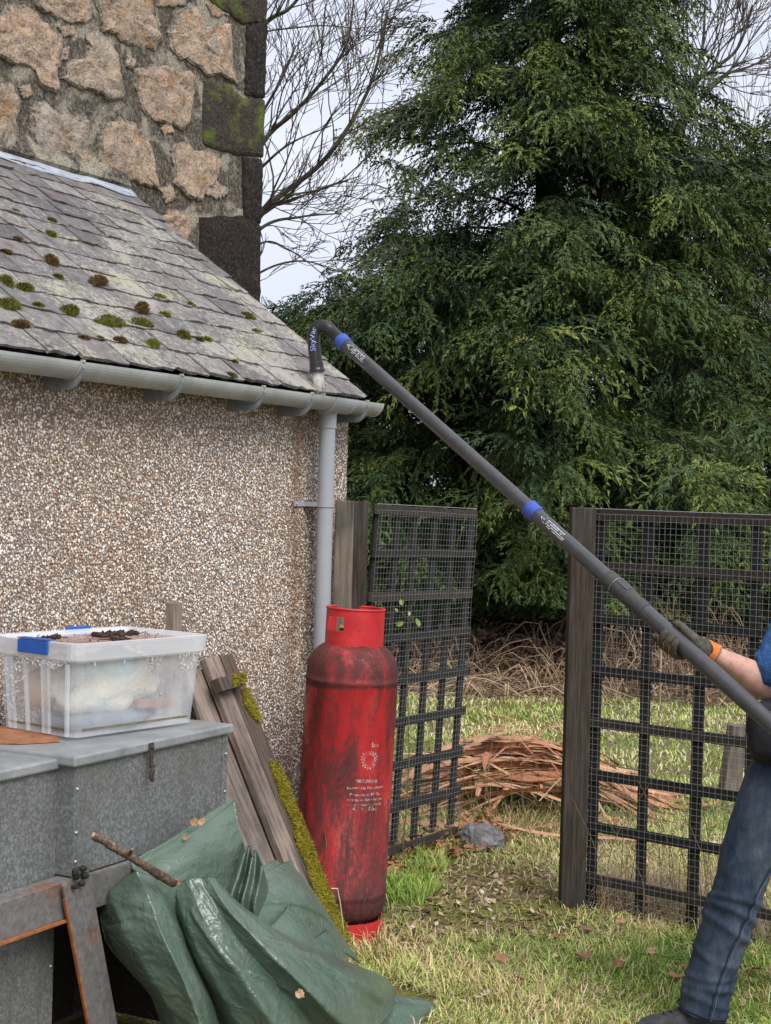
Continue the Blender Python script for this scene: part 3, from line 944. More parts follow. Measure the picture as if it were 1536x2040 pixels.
red.bump(gmask, -0.15, 0.003)
redc = N('red_paint', 0.45, 0.4)
rc1 = redc.noise(11, 5, 0.65)
redc.col(redc.mix(redc.ramp(redc.noise(60, 5, 0.75), [(0.60, 0.0), (0.70, 0.8)]), redc.ramp(rc1, [(0.3, (0.44, 0.018, 0.024)), (0.7, (0.62, 0.04, 0.045))]), (0.07, 0.025, 0.024)))
prof = [(0.02, 0.045), (0.10, 0.055), (0.150, 0.075), (0.176, 0.105), (CR, 0.15), (CR, 0.168)]
prof += [(CR + 0.0025, 0.172), (CR + 0.0025, 0.184), (CR, 0.188), (CR, 0.60), (CR, 1.000), (CR + 0.0025, 1.004), (CR + 0.0025, 1.014), (CR, 1.018), (CR - 0.001, 1.035)]
for a_ in np.linspace(0, math.pi / 2, 9)[1:]:
    prof.append((0.085 + (CR - 0.086) * math.cos(a_), 1.035 + 0.118 * math.sin(a_)))
prof += [(0.05, 1.160), (0.02, 1.165)]
v, f = lathe(prof, 64)
body = obj('body', cyw(v), f, red.m, cyl, smooth=True)
def shell(r, z0, z1, th, cut, sides=96, nz=10, flare=None):
    """ring of sheet steel with openings: cut(angle from view direction, z)->True where removed"""
    an = np.linspace(0, 2 * math.pi, sides, endpoint=False)
    zs = np.linspace(z0, z1, nz + 1)
    idx, V, Fc = {}, [], []
    def vid(i, k, s):
        key = (i % sides, k, s)
        if key not in idx:
            rr = (r if s == 0 else r - th) + (flare(zs[k]) if flare else 0)
            idx[key] = len(V)
            V.append((rr * math.cos(an[i % sides] + view_az), rr * math.sin(an[i % sides] + view_az), zs[k]))
        return idx[key]
    keep = {}
    for i in range(sides):
        am = (an[i] + math.pi / sides + math.pi) % (2 * math.pi) - math.pi
        for k in range(nz):
            keep[i, k] = not cut(math.degrees(am), (zs[k] + zs[k + 1]) / 2)
    for (i, k), ok in keep.items():
        if not ok: continue
        a_, b_, c_, d_ = (i, k), (i + 1, k), (i + 1, k + 1), (i, k + 1)
        Fc.append(tuple(vid(*q_, 0) for q_ in (a_, b_, c_, d_)))
        Fc.append(tuple(vid(*q_, 1) for q_ in (d_, c_, b_, a_)))
        for (ni, nk), (p_, q_) in (((i, k - 1), (a_, b_)), ((i + 1, k), (b_, c_)), ((i, k + 1), (c_, d_)), ((i - 1, k), (d_, a_))):
            if not keep.get((ni % sides, nk), False):
                Fc.append((vid(*q_, 0), vid(*p_, 0), vid(*p_, 1), vid(*q_, 1)))
    return cyw(np.array(V)), Fc
# collar: a rolled rim, a hand hole to the left, a hole at the back, a gap in the rim behind
def ccut(a_, z):
    if -72 < a_ < -22 and 1.205 < z < 1.255: return True
    if 120 < a_ < 175 and 1.19 < z < 1.262: return True
    if 172 < a_ or a_ < -140: return z > 1.17
    if a_ > 0 and 6 < a_ < 22 and z < 1.149: return True
    return False
v, f = shell(0.116, 1.142, 1.288, 0.005, ccut, 96, 24)
col_ = obj('collar', v, f, redc.m, cyl, smooth=False, bevel=0)
rm = MB()
an = np.radians(np.linspace(-138, 170, 60)) + view_az
rm.tube(cyw(np.stack([0.1145 * np.cos(an), 0.1145 * np.sin(an), an * 0 + 1.288], 1)), 0.005, 8)
rm.build('collar_rim', redc.m, col_, smooth=True)
vl = MB()
v, f = lathe([(0.0, 1.150), (0.032, 1.150), (0.032, 1.185), (0.02, 1.19), (0.02, 1.235), (0.028, 1.238), (0.028, 1.252), (0.0, 1.252)], 16)
vl.add(cyw(v), f)
vl.tube(cyw(crom([(0, 0, 1.21), (-0.06, 0.0, 1.21)], 4)), 0.014, 10)
vl.build('valve', plain('dull_brass', (0.25, 0.17, 0.06), 0.45, 0.5, 0.3, 60, metal=0.8), cyl)
def fcut(a_, z):
    if z > 0.045 and (-30 < a_ < 6 or 70 < a_ < 100 or 150 < a_ or a_ < -100): return True
    return False
v, f = shell(0.178, 0.0, 0.078, 0.005, fcut, 96, 8)
obj('foot_ring', v, f, redc.m, cyl)

# lettering and emblem, printed on the curved side
let = N('worn_white_print', 0.6, 0.3)
lw_ = let.noise(70, 4, 0.7)
tr = let.nd('ShaderNodeBsdfTransparent')
mxs = let.nd('ShaderNodeMixShader')
let.col((0.62, 0.56, 0.56))
let.ln(let.ramp(lw_, [(0.44, 0.0), (0.56, 0.92)]), mxs.inputs[0])
let.ln(let.b.outputs[0], mxs.inputs[1]); let.ln(tr.outputs[0], mxs.inputs[2])
let.ln(mxs.outputs[0], let.t.nodes['Material Output'].inputs[0])
def text_mesh(s, size, align='CENTER', shear=0.0):
    cu = bpy.data.curves.new('lettering', 'FONT')
    cu.body = s
    cu.size = size
    cu.align_x = align
    cu.resolution_u = 3
    cu.shear = shear
    o = bpy.data.objects.new('lettering', cu)
    C.objects.link(o)
    bpy.context.view_layer.update()
    me = bpy.data.meshes.new_from_object(o.evaluated_get(bpy.context.evaluated_depsgraph_get()))
    v = np.array([q.co[:] for q in me.vertices]).reshape(-1, 3)
    f = [tuple(p.vertices) for p in me.polygons]
    bpy.data.objects.remove(o); bpy.data.curves.remove(cu); bpy.data.meshes.remove(me)
    return v, f
PHI = math.asin(0.46)         # where the print sits, round to the right of the view direction
def oncyl(u, z, off=0.0012):
    ph = view_az + PHI + np.asarray(u) / CR
    r_ = CR + off
    return cyw(np.stack([r_ * np.cos(ph), r_ * np.sin(ph), np.asarray(z)], -1))
def zcyl(py): return (1858 - py) / 500.5 + 0.002
pr = MB()
for s_, py, size in (('bp', 1475, 0.030), ('PROPANE', 1544, 0.020), ('Extremely Flammable', 1556, 0.0165), ('Property of BP Gas', 1569, 0.0155), ('not to be filled by the', 1579, 0.0155), ('unauthorised authority', 1588.5, 0.0145), ('47 kg Net', 1606 - 13, 0.0)):
    if size == 0: continue
    v, f = text_mesh(s_, size)
    du = 0.022 if s_ == 'bp' else -0.004
    pr.add(oncyl(v[:, 0] * 1.12 + du, v[:, 1] + zcyl(py)), f)
v, f = text_mesh('47 kg Net', 0.024)
pr.add(oncyl(v[:, 0] * 1.1 - 0.004, v[:, 1] + zcyl(1606 - 8)), f)
tag(pr.build('lettering', let.m, body), kind='stuff')
em = MB()
zc_ = zcyl(1499)
for ring, (ra, rb, n_, wd_) in enumerate(((0.017, 0.026, 18, 0.0030), (0.0225, 0.032, 18, 0.0042), (0.029, 0.039, 18, 0.0055))):
    for k in range(n_):
        a_ = 2 * math.pi * (k + 0.5 * (ring % 2)) / n_
        d_, e_ = A(math.cos(a_), math.sin(a_)), A(-math.sin(a_), math.cos(a_))
        pts = [d_ * ra, d_ * (ra * .4 + rb * .6) + e_ * wd_ * .5, d_ * rb, d_ * (ra * .4 + rb * .6) - e_ * wd_ * .5]
        p_ = np.array(pts)
        em.add(oncyl(p_[:, 0], p_[:, 1] + zc_), [(0, 1, 2, 3)])
tag(em.build('emblem', let.m, body), kind='stuff')
# dead tendril clinging to the side
tv = crom([oncyl(-0.160, zcyl(1640), .004), oncyl(-0.150, zcyl(1665), .006), oncyl(-0.153, zcyl(1700), .005), oncyl(-0.170, zcyl(1730), .006), oncyl(-0.178, zcyl(1760), .004)], 24)
tag(obj('dead_tendril', *tube(tv, 0.0016, 5), plain('dry_stem', (0.20, 0.12, 0.07), 0.9), origin=tv[-1]), 'thin dead stem curling up the red gas cylinder', 'stem')

# ================================================================== METAL CHESTS on a rusty steel stand
galv = N('galvanised_sheet', 0.48, 0.45, 0.35)
gv = galv.voro(150, out='Color')
gsep = galv.nd('ShaderNodeSeparateColor'); galv.ln(gv, gsep.inputs[0])
gb = galv.ramp(gsep.outputs[0], [(0.0, (0.135, 0.145, 0.150)), (0.5, (0.20, 0.21, 0.215)), (1.0, (0.31, 0.325, 0.33))])
gd_ = galv.noise(4.5, 6, 0.65)
galv.col(galv.mix(galv.ramp(gd_, [(0.35, 0.55), (0.62, 0.0)]), gb, (0.14, 0.145, 0.135)))
gstk = galv.noise(7, 5, 0.7, (3, 3, .25), loc=(3, 7, 1))
gprev = galv.b.inputs['Base Color'].links[0].from_socket
galv.col(galv.mix(galv.ramp(gstk, [(0.54, 0.0), (0.70, 0.45)]), gprev, (0.145, 0.118, 0.095)))
galv.bump(gsep.outputs[0], 0.06, 0.001)
gall = N('weathered_lid', 0.42, 0.45, 0.30)
gl1 = gall.noise(9, 6, 0.7)
gl2 = gall.noise(60, 4, 0.7)
gl = gall.ramp(gl1, [(0.3, (0.22, 0.235, 0.25)), (0.6, (0.36, 0.375, 0.39)), (0.75, (0.42, 0.43, 0.44))])
gl = gall.mix(gall.ramp(gl2, [(0.63, 0.0), (0.70, 0.7)]), gl, (0.20, 0.14, 0.10))
gall.col(gl)
riv_m = plain('rivet_steel', (0.42, 0.43, 0.44), 0.35, 0.5, 0.2, 60, metal=0.7)
dark_m = plain('dark_iron_and_shade', (0.055, 0.045, 0.04), 0.7, 0.3, 0.4, 60)  # iron of the hasp; also the shade colour of the sheets under the stand
ZL = 1.0
cA, cB = G(150, 1508, ZL), G(466, 1442, ZL)
ux = unit(cB - cA)
uy = A(-ux[1], ux[0], 0)           # back, towards the wall
UZ = A(0, 0, 1)
def chest(front_left, length, depth, height, ztop, label, name='metal_chest', rust=False, lid=True):
    r_ = thing(name, (*front_left[:2], ztop - height), label, 'metal chest', 'galvanised steel chests')
    o = np.array([*front_left[:2], ztop - height])
    lidh = 0.030
    oo = o + ux * 0.014 + uy * 0.014
    L2, D2 = length - 0.028, depth - 0.028
    b = obj('body', *obox(oo, ux * L2, uy * D2, UZ * (height - 0.01)), galv.m, r_, bevel=0.002)
    for u_ in (0.0, L2 - 0.032):      # folded corner strips
        sm_ = MB().box(oo + ux * u_ - uy * 0.0025, ux * 0.032, uy * 0.004, UZ * (height - 0.032))
        sm_.build('corner_strip', galv.m, b)
    for u_ in (0.012, L2 - 0.012):
        for zz_ in (0.36, 0.72, 0.12) if height > 0.28 else (0.5,):
            c_ = oo + ux * u_ - uy * 0.003 + UZ * (height * zz_)
            v, f = ball((0, 0, 0), 0.0055, 10, 6)
            obj('rivet', v * A(1, 1, 1) + c_, f, riv_m, b, smooth=True)
    if lid:
        l = obj('lid', *obox(o + UZ * (height - lidh), ux * length, uy * depth, UZ * lidh), gall.m, r_, bevel=0.006)
    return r_
right_len = np.linalg.norm(cB - cA)
ch1 = chest(cA, right_len, 0.52, 0.335, ZL, 'grey steel chest with dark hasp and the clear plastic tub on its lid')
cL = G(139, 1507, ZL - 0.012)
ch2 = chest(cL - ux * 1.0, 1.0, 0.54, 0.335, ZL - 0.012, 'grey steel chest cut off by the left edge of the photo')
# hasp
hp = G(309, 1478, ZL)
hx = np.dot(hp - cA, ux) 
hb = cA + ux * hx - uy * 0.003 - UZ * 0.0
hs = MB()
hs.box(hb - UZ * 0.028 - ux * 0.010, ux * 0.020, uy * -0.004, UZ * 0.024)
hs.box(hb - UZ * 0.075 - ux * 0.007, ux * 0.014, uy * -0.006, UZ * 0.052)
hs.tube([hb - UZ * 0.072 - ux * .008 - uy * 0.006, hb - UZ * 0.072 + ux * .010 - uy * 0.006], 0.006, 8)
hs.tube(crom([hb - UZ * 0.075 - uy * 0.004, hb - UZ * 0.085 - ux * .004 - uy * 0.012, hb - UZ * 0.110 - ux * .003 - uy * 0.010, hb - UZ * 0.116 - ux * .001 - uy * 0.008], 10), [0.005, 0.006, 0.006, 0.0065, .0065, .006, .006, .0055, .005, .004], 8)
hs.tube(crom([hb - UZ * 0.080 - ux * .008 - uy * 0.004, hb - UZ * 0.095 - ux * .012 - uy * 0.010, hb - UZ * 0.108 - ux * .010 - uy * 0.008], 8), 0.004, 6)
hs.add(*ball(hb - UZ * 0.016 - uy * 0.006, 0.006, 8, 5))
hs.build('hasp', dark_m, ch1)
# rusty board under the tub
rust_b = N('rusty_wet_board', 0.4, 0.45)
rb1 = rust_b.noise(14, 5, 0.65)
rust_b.col(rust_b.ramp(rb1, [(0.3, (0.20, 0.075, 0.03)), (0.55, (0.36, 0.14, 0.055)), (0.72, (0.42, 0.24, 0.13))]))
bo = G(-120, 1482, ZL + 0.001)
bq = [G(-90, 1478, ZL + .002), G(35, 1483, ZL + .002), G(120, 1478, ZL + .002), G(100, 1452, ZL + .002), G(-60, 1448, ZL + .002)]
tag(obj('rusty_plate', *prism(bq, UZ * 0.004), rust_b.m, origin=bq[0]), 'flat orange rusty plate lying on the chest lid under the tub', 'plate')

# rusty steel stand
rs_ = N('rusting_steel', 0.65, 0.4, 0.25)
x1 = rs_.noise(6, 6, 0.65)
x2 = rs_.noise(50, 5, 0.7)
sb_ = rs_.ramp(x2, [(0.3, (0.115, 0.112, 0.112)), (0.7, (0.235, 0.225, 0.22))])
rs_.col(rs_.mix(rs_.ramp(x1, [(0.54, 0.0), (0.68, 0.80)]), sb_, rs_.ramp(x2, [(0.3, (0.14, 0.05, 0.025)), (0.7, (0.34, 0.14, 0.06))])))
rs_.bump(x2, 0.25, 0.004)
rust_m = N('orange_rust', 0.85, 0.2)
rust_m.col(rust_m.ramp(rust_m.noise(40, 5, 0.7), [(0.3, (0.17, 0.055, 0.025)), (0.7, (0.42, 0.16, 0.06))]))
zb = ZL - 0.335 - 0.004            # top of the stand
bE = G(262, 1716, zb)              # right end of the top edge
bS = bE - ux * 1.9
bE = bE + ux * 0.50
stand = thing('steel_stand', (*bE[:2], 0), 'brown rusting angle iron stand under the grey steel chests', 'steel stand')
bm_ = MB()
bm_.box(bS - UZ * 0.10, ux * 2.4, uy * 0.007, UZ * 0.10)
bm_.box(bS - UZ * 0.007 + uy * 0.007, ux * 2.4, uy * 0.06, UZ * 0.007)
beam = bm_.build('beam', rs_.m, stand, bevel=0.0015)
lip = MB().box(bS - UZ * 0.1065 - uy * 0.012, ux * 1.62, uy * 0.019, UZ * 0.0065).build('rusty_lip', rust_m.m, beam)
for dd in (0.5,):
    MB().box(bS + uy * dd - UZ * 0.08, ux * 2.4, uy * 0.007, UZ * 0.08).build('beam', rs_.m, stand)
for u_ in (0.35, 2.32):
    MB().box(bS + ux * u_ + uy * 0.07 - UZ * 0.06, ux * 0.05, uy * 0.43, UZ * 0.05).build('cross_bar', rs_.m, stand)
lt = onplane(152, 1752, bS - uy * 0.020, uy)
lb = onplane(206, 2040, bS - uy * 0.020, uy)
ldir = unit(lb - lt)
tfl = (0.02 - lt[2]) / ldir[2]
lw2 = unit(np.cross(ldir, uy)); 
if np.dot(lw2, ux) < 0: lw2 = -lw2
lg = MB()
lg.box(lt - lw2 * 0.055 - ldir * 0.01, lw2 * 0.112, uy * 0.008, ldir * (tfl + .01))
lg.box(lt + lw2 * 0.049 - ldir * 0.01 + uy * 0.008, lw2 * 0.008, uy * 0.05, ldir * (tfl + .01))
leg = lg.build('leg', rs_.m, stand, bevel=0.0015)
MB().box(lt - lw2 * 0.0595 + ldir * 0.03 - uy * .0012, lw2 * 0.0065, uy * 0.0085, ldir * (tfl - .04)).build('rusty_edge', rust_m.m, leg)
MB().box(lt + lw2 * 0.012 + ldir * 0.06 - uy * 0.0012, lw2 * 0.018, uy * 0.002, ldir * (tfl - .07)).build('weld_strip', rs_.m, leg)
for u_ in (0.12,):
    l0 = bS + ux * u_ - uy * 0.012
    MB().box(l0, ux * 0.09, uy * 0.008, UZ * -(zb - 0.0)).build('leg', rs_.m, stand)
    MB().box(l0 + uy * 0.55, ux * 0.09, uy * 0.008, UZ * -(zb - 0.0)).build('leg', rs_.m, stand)
MB().box(bE - ux * 0.12 + uy * 0.50, ux * 0.09, uy * 0.008, UZ * -(zb - 0.0)).build('leg', rs_.m, stand)
MB().box(bS + uy * 0.50 + UZ * (-zb + .02), ux * 2.36, uy * 0.006, UZ * (zb - .10)).build('added_shade_back', dark_m, stand)  # added dark sheet, stands in for the black shade under the chests
MB().box(bE - ux * 0.03 + uy * 0.09 + UZ * (-zb + .02), ux * 0.006, uy * 0.40, UZ * (zb - .10)).build('added_shade_side', dark_m, stand)  # added dark sheet closing the end, so the space below looks black
cw = onplane(158, 1742, bS - uy * 0.03, uy)
cb = MB()
rsb = random.Random(3)
for _ in range(9):
    c_ = cw + ux * rsb.uniform(-.02, .025) + UZ * rsb.uniform(-.03, .018)
    cb.add(*ball(c_, [rsb.uniform(.006, .013) for _ in range(3)], 7, 5))
cb.build('grime_clot', plain('black_grime', (0.03, 0.026, 0.022), 0.9, 0.2, 0.5, 90), stand)

# chest standing on the ground under the stand
lo = onplane(114, 1900, bS + uy * 0.07, uy)
ch3 = chest(A(*(lo - ux * 1.2)[:2]), 1.2 + 0.012, 0.4, 0.545, 0.56, 'grey steel chest on the ground beneath the rusty stand', lid=False)

# ================================================================== CLEAR PLASTIC TUB
NB = G(148, 1474, ZL + 0.004)
fa = math.atan(2280 / F)
tx = A(math.sin(fa), math.cos(fa), 0); ty = A(-math.cos(fa), math.sin(fa), 0)
plas = N('clear_plastic', 0.32, 0.4)
ptr = plas.nd('ShaderNodeBsdfTransparent'); ptr.inputs[0].default_value = (0.97, 0.985, 1.0, 1)
pmx = plas.nd('ShaderNodeMixShader')
plas.col((0.86, 0.89, 0.93))
plas.ln(plas.ramp(plas.noise(9, 5, 0.65), [(0.35, 0.76), (0.7, 0.63)]), pmx.inputs[0])
plas.ln(plas.b.outputs[0], pmx.inputs[1]); plas.ln(ptr.outputs[0], pmx.inputs[2])
plas.ln(pmx.outputs[0], plas.t.nodes['Material Output'].inputs[0])
plar = N('frosted_plastic', 0.35, 0.4)
qtr = plar.nd('ShaderNodeBsdfTransparent'); qmx = plar.nd('ShaderNodeMixShader')
plar.col((0.74, 0.77, 0.81)); qmx.inputs[0].default_value = 0.42
plar.ln(plar.b.outputs[0], qmx.inputs[1]); plar.ln(qtr.outputs[0], qmx.inputs[2])
plar.ln(qmx.outputs[0], plar.t.nodes['Material Output'].inputs[0])
blue_m = plain('blue_plastic', (0.010, 0.095, 0.42), 0.35, 0.5, 0.08, 20)
TL, TW, THH = 0.498, 0.325, 0.272
tub = thing('storage_tub', NB, 'clear lidded plastic storage tub with blue clips on the grey chest', 'storage tub')
def tb_(u, w_, z):                 # coordinates in the tub; walls flare with height
    fl_ = 0.022 * z / THH
    return NB + tx * (-fl_ + u * (TL + 2 * fl_) / TL) + ty * (-fl_ + w_ * (TW + 2 * fl_) / TW) + UZ * (z * 1.05)
def rring(ins, z, r=0.03, n=5):
    pts = []
    for cx, cy, a0 in ((TL - ins - r, ins + r, -90), (TL - ins - r, TW - ins - r, 0), (ins + r, TW - ins - r, 90), (ins + r, ins + r, 180)):
        for k in range(n):
            a_ = math.radians(a0 + 90 * k / (n - 1))
            pts.append(tb_(cx + r * math.cos(a_), cy + r * math.sin(a_), z))
    return pts
R_ = [rring(0.0, z) for z in (0.004, 0.02, 0.07, 0.14, 0.21, 0.262)]
n_ = len(R_[0])
fs = [(i * n_ + j, i * n_ + (j + 1) % n_, (i + 1) * n_ + (j + 1) % n_, (i + 1) * n_ + j) for i in range(len(R_) - 1) for j in range(n_)] + [tuple(range(n_ - 1, -1, -1))]
tbod = obj('body', np.vstack(R_), fs, plas.m, tub, smooth=False)
# rim band and lid
R_ = [rring(-0.003, 0.215, .03), rring(-0.011, 0.217, .034), rring(-0.013, 0.222, .034), rring(-0.013, 0.262, .034), rring(-0.013, 0.268, .034), rring(-0.004, 0.270, .03), rring(0.006, 0.268, .026), rring(0.012, 0.256, .024)]
fs = [(i * n_ + j, i * n_ + (j + 1) % n_, (i + 1) * n_ + (j + 1) % n_, (i + 1) * n_ + j) for i in range(len(R_) - 1) for j in range(n_)]
obj('lid_rim', np.vstack(R_), fs, plar.m, tub)
R_ = [rring(0.012, 0.256, .024), rring(0.012, 0.2535, .024)]
fs = [tuple(range(n_)), tuple(range(2 * n_ - 1, n_ - 1, -1))]
lidm = N('dirty_lid', 0.3, 0.4)
lidm.col(lidm.ramp(lidm.noise(13, 5, 0.7), [(0.3, (0.16, 0.085, 0.06)), (0.5, (0.40, 0.27, 0.24)), (0.7, (0.55, 0.44, 0.43))]))
obj('lid', np.vstack(R_), fs, lidm.m, tub)
for u_ in (0.06, 0.17, 0.28, 0.39):
    MB().box(tb_(u_, -0.010, 0.205), tx * 0.003, ty * 0.008, UZ * 0.014).build('rim_rib', plar.m, tub)
for w_, wd_ in ((0.02, 0.012), (0.10, 0.03), (0.19, 0.012), (0.25, 0.03)):
    p_ = [tb_(-0.0, w_, 0.006), tb_(-0.0, w_ + wd_, 0.006), tb_(-0.0, w_ + wd_, 0.21), tb_(-0.0, w_, 0.21)]
    obj('wall_rib', *prism(p_, -tx * 0.011), plas.m, tub, bevel=0.002)
MB().box(tb_(0.03, -0.0015, 0.022), tx * (TL - 0.06), ty * 0.001, UZ * 0.006).box(tb_(-0.0015, 0.03, 0.022), tx * 0.001, ty * (TW - 0.06), UZ * 0.006).build('dirt_line', plain('tub_dirt', (0.16, 0.14, 0.09), 0.9), tub)
for pa, pb, py0, py1, sd_ in ((40, 99, 1258, 1284, 0), (300, 347, 1243, 1250, 1)):
    if sd_ == 0:
        pl = tb_(-0.013, 0, 0.24)
        a_ = onplane(pb, 1271, pl, tx); b_ = onplane(pa, 1271, pl, tx)
        w0 = np.dot(a_ - NB, ty); w1 = np.dot(b_ - NB, ty)
        obj('clip', *obox(NB + ty * w0 + tx * -0.036 + UZ * 0.243, ty * (w1 - w0), -tx * 0.008, UZ * 0.040), blue_m, tub, bevel=0.003)
        obj('clip_top', *obox(NB + ty * w0 + tx * -0.044 + UZ * 0.2850, ty * (w1 - w0), tx * 0.03, UZ * 0.003), blue_m, tub)
    else:
        obj('clip', *obox(tb_(0.27, TW + 0.004, 0.245), tx * 0.10, ty * 0.012, UZ * 0.034), blue_m, tub, bevel=0.003)

# contents: seen through the plastic
def lump(c, rx, ry, rz, seed, amp=0.25, nu=40, nv=26, sc=9, flat=None):
    v, f = ball((0, 0, 0), 1.0, nu, nv)
    nzv = fbm(v * 1.6 + seed * 7.1, 4, seed)
    rdg = 1 - np.abs(vnoise(v * 3.1 + seed, seed + 3))
    v = v * (1 + amp * nzv + amp * 0.45 * (rdg - 0.6))[:, None]
    v = tx[None] * v[:, :1] * rx + ty[None] * v[:, 1:2] * ry + UZ[None] * v[:, 2:] * rz + c
    if flat is not None: v[:, 2] = np.maximum(v[:, 2], flat)
    return v, f
bagm = N('printed_cloth', 0.85, 0.2)
bg1 = bagm.noise(7, 3, 0.5, loc=(1, 3, 2))
bgc = bagm.ramp(bagm.noise(12, 4, 0.6), [(0.3, (0.62, 0.56, 0.44)), (0.7, (0.80, 0.75, 0.63))])
bagm.bump(bagm.noise(30, 5, 0.7), 0.9, 0.02)
bagm.col(bagm.mix(bagm.ramp(bg1, [(0.56, 0.0), (0.66, 0.65)]), bgc, (0.25, 0.50, 0.58)))
fz = ZL + 0.012
v, f = lump(tb_(0.23, 0.125, 0.125), 0.19, 0.10, 0.11, 3, 0.34, flat=fz)
tag(obj('cloth_bag', v, f, bagm.m, smooth=True, origin=tb_(0.22, 0.12, 0.01)), 'crumpled cream and pale blue cloth inside the clear tub', 'cloth')
v, f = lump(tb_(0.33, 0.21, 0.15), 0.10, 0.07, 0.075, 8, 0.25, flat=fz)
tag(obj('red_cloth', v, f, plain('faded_red_cloth', (0.55, 0.10, 0.10), 0.9, 0.2, 0.3, 20), smooth=True, origin=tb_(0.33, 0.21, 0.01)), 'faded red cloth in the back of the clear tub', 'cloth')
v, f = lump(tb_(0.07, 0.20, 0.12), 0.05, 0.09, 0.06, 12, 0.2, flat=fz)
tag(obj('tan_cloth', v, f, plain('tan_cloth', (0.58, 0.40, 0.26), 0.9, 0.2, 0.25, 20), smooth=True, origin=tb_(0.07, 0.2, 0.01)), 'tan cloth bundled at the left end of the clear tub', 'cloth')
v, f = lump(tb_(0.225, 0.155, 0.035), 0.205, 0.14, 0.045, 17, 0.12, flat=fz)
tag(obj('dark_sheet', v, f, plain('slate_grey_sheet', (0.10, 0.12, 0.15), 0.6, 0.4, 0.4, 12), smooth=True, origin=tb_(0.22, 0.15, 0.01)), 'dark grey wet sheeting in the bottom of the clear tub', 'sheet')
tag(obj('wood_offcut', *obox(tb_(0.27, 0.02, 0.062), tx * 0.15 - UZ * 0.008, ty * 0.03, UZ * 0.026), plain('brown_wood', (0.27, 0.13, 0.08), 0.7, 0.3, 0.35, 40), bevel=0.003, origin=tb_(0.27, 0.02, 0.06)), 'small brown wood offcut lying in the clear tub', 'wood')
# soil and roots on the lid
soil_m = plain('wet_soil', (0.045, 0.028, 0.020), 0.85, 0.3, 0.6, 70, 0.5)
gso = random.Random(9)
for i_, (u_, w_, r_, lab) in enumerate(((0.30, 0.20, 0.026, 'largest dark clod of soil and moss on the tub lid'), (0.37, 0.21, 0.020, 'dark clod of soil beside the back blue clip of the tub'), (0.25, 0.10, 0.012, 'small dark clod of soil in the middle of the tub lid'), (0.14, 0.24, 0.014, 'dark clod of soil on the far left of the tub lid'))):
    mb = MB()
    for _ in range(14):
        c_ = tb_(u_ + gso.gauss(0, r_ * .9), w_ + gso.gauss(0, r_ * .7), 0.258 + r_ * 0.2 * gso.random() + .002)
        v, f = ball((0, 0, 0), 1, 7, 5)
        v = v * np.array([gso.uniform(.25, .6) * r_ for _ in range(3)]) * (1 + .3 * vnoise(v * 2 + gso.random() * 9, 4))[:, None]
        mb.add(v + c_, f)
    for _ in range(7):
        p0 = tb_(u_ + gso.gauss(0, r_), w_ + gso.gauss(0, r_), 0.26)
        mb.tube(crom([p0, p0 + A(gso.gauss(0, .02), gso.gauss(0, .02), gso.uniform(0, .012)), p0 + A(gso.gauss(0, .03), gso.gauss(0, .03), gso.uniform(-.002, .006))], 7), 0.0012, 4)
    tag(mb.build('soil_clod', soil_m, origin=tb_(u_, w_, 0.256)), lab, 'soil', 'clods of soil on the tub lid')
n = 260
u_ = rng.uniform(0.02, TL - .02, n); w_ = rng.uniform(0.02, TW - .02, n); s_ = rng.uniform(.0015, .007, n)
cc = np.array([tb_(a_, b_, 0.2585) for a_, b_ in zip(u_, w_)])
an = rng.uniform(0, 6.28, n)
e1 = (np.cos(an) * s_)[:, None] * tx + (np.sin(an) * s_)[:, None] * ty + (rng.uniform(0, .6, n) * s_)[:, None] * UZ
e2 = (-np.sin(an) * s_ * .5)[:, None] * tx + (np.cos(an) * s_ * .5)[:, None] * ty
tag(obj('soil_crumbs', np.stack([cc - e1, cc - e2, cc + e1, cc + e2], 1).reshape(-1, 3), np.arange(4 * n).reshape(-1, 4), soil_m), kind='stuff')

# ================================================================== WOODEN STAKE behind the tub
sk = onplane(340, 1210, W(0, 0.10, 0), WN)
skm = N('weathered_wood', 0.9, 0.15)
k1 = skm.noise(12, 6, 0.7, (6, 6, 0.6), 0.3)
k2 = skm.noise(40, 4, 0.7, (8, 8, 0.5))
skc = skm.ramp(k1, [(0.25, (0.10, 0.075, 0.06)), (0.5, (0.24, 0.19, 0.155)), (0.75, (0.38, 0.31, 0.27))])
skm.col(skm.mix(skm.ramp(k2, [(0.30, 0.8), (0.42, 0.0)]), skc, (0.04, 0.03, 0.025)))
skm.bump(k1, 0.5, 0.006)
tag(obj('wooden_stake', *obox(A(sk[0], sk[1], 0) - WD * 0.03, WD * 0.055, WN * 0.035, UZ * (sk[2] + 0.02)), skm.m, bevel=0.003, origin=(sk[0], sk[1], 0)), 'short weathered grey wooden stake standing behind the clear tub', 'stake')

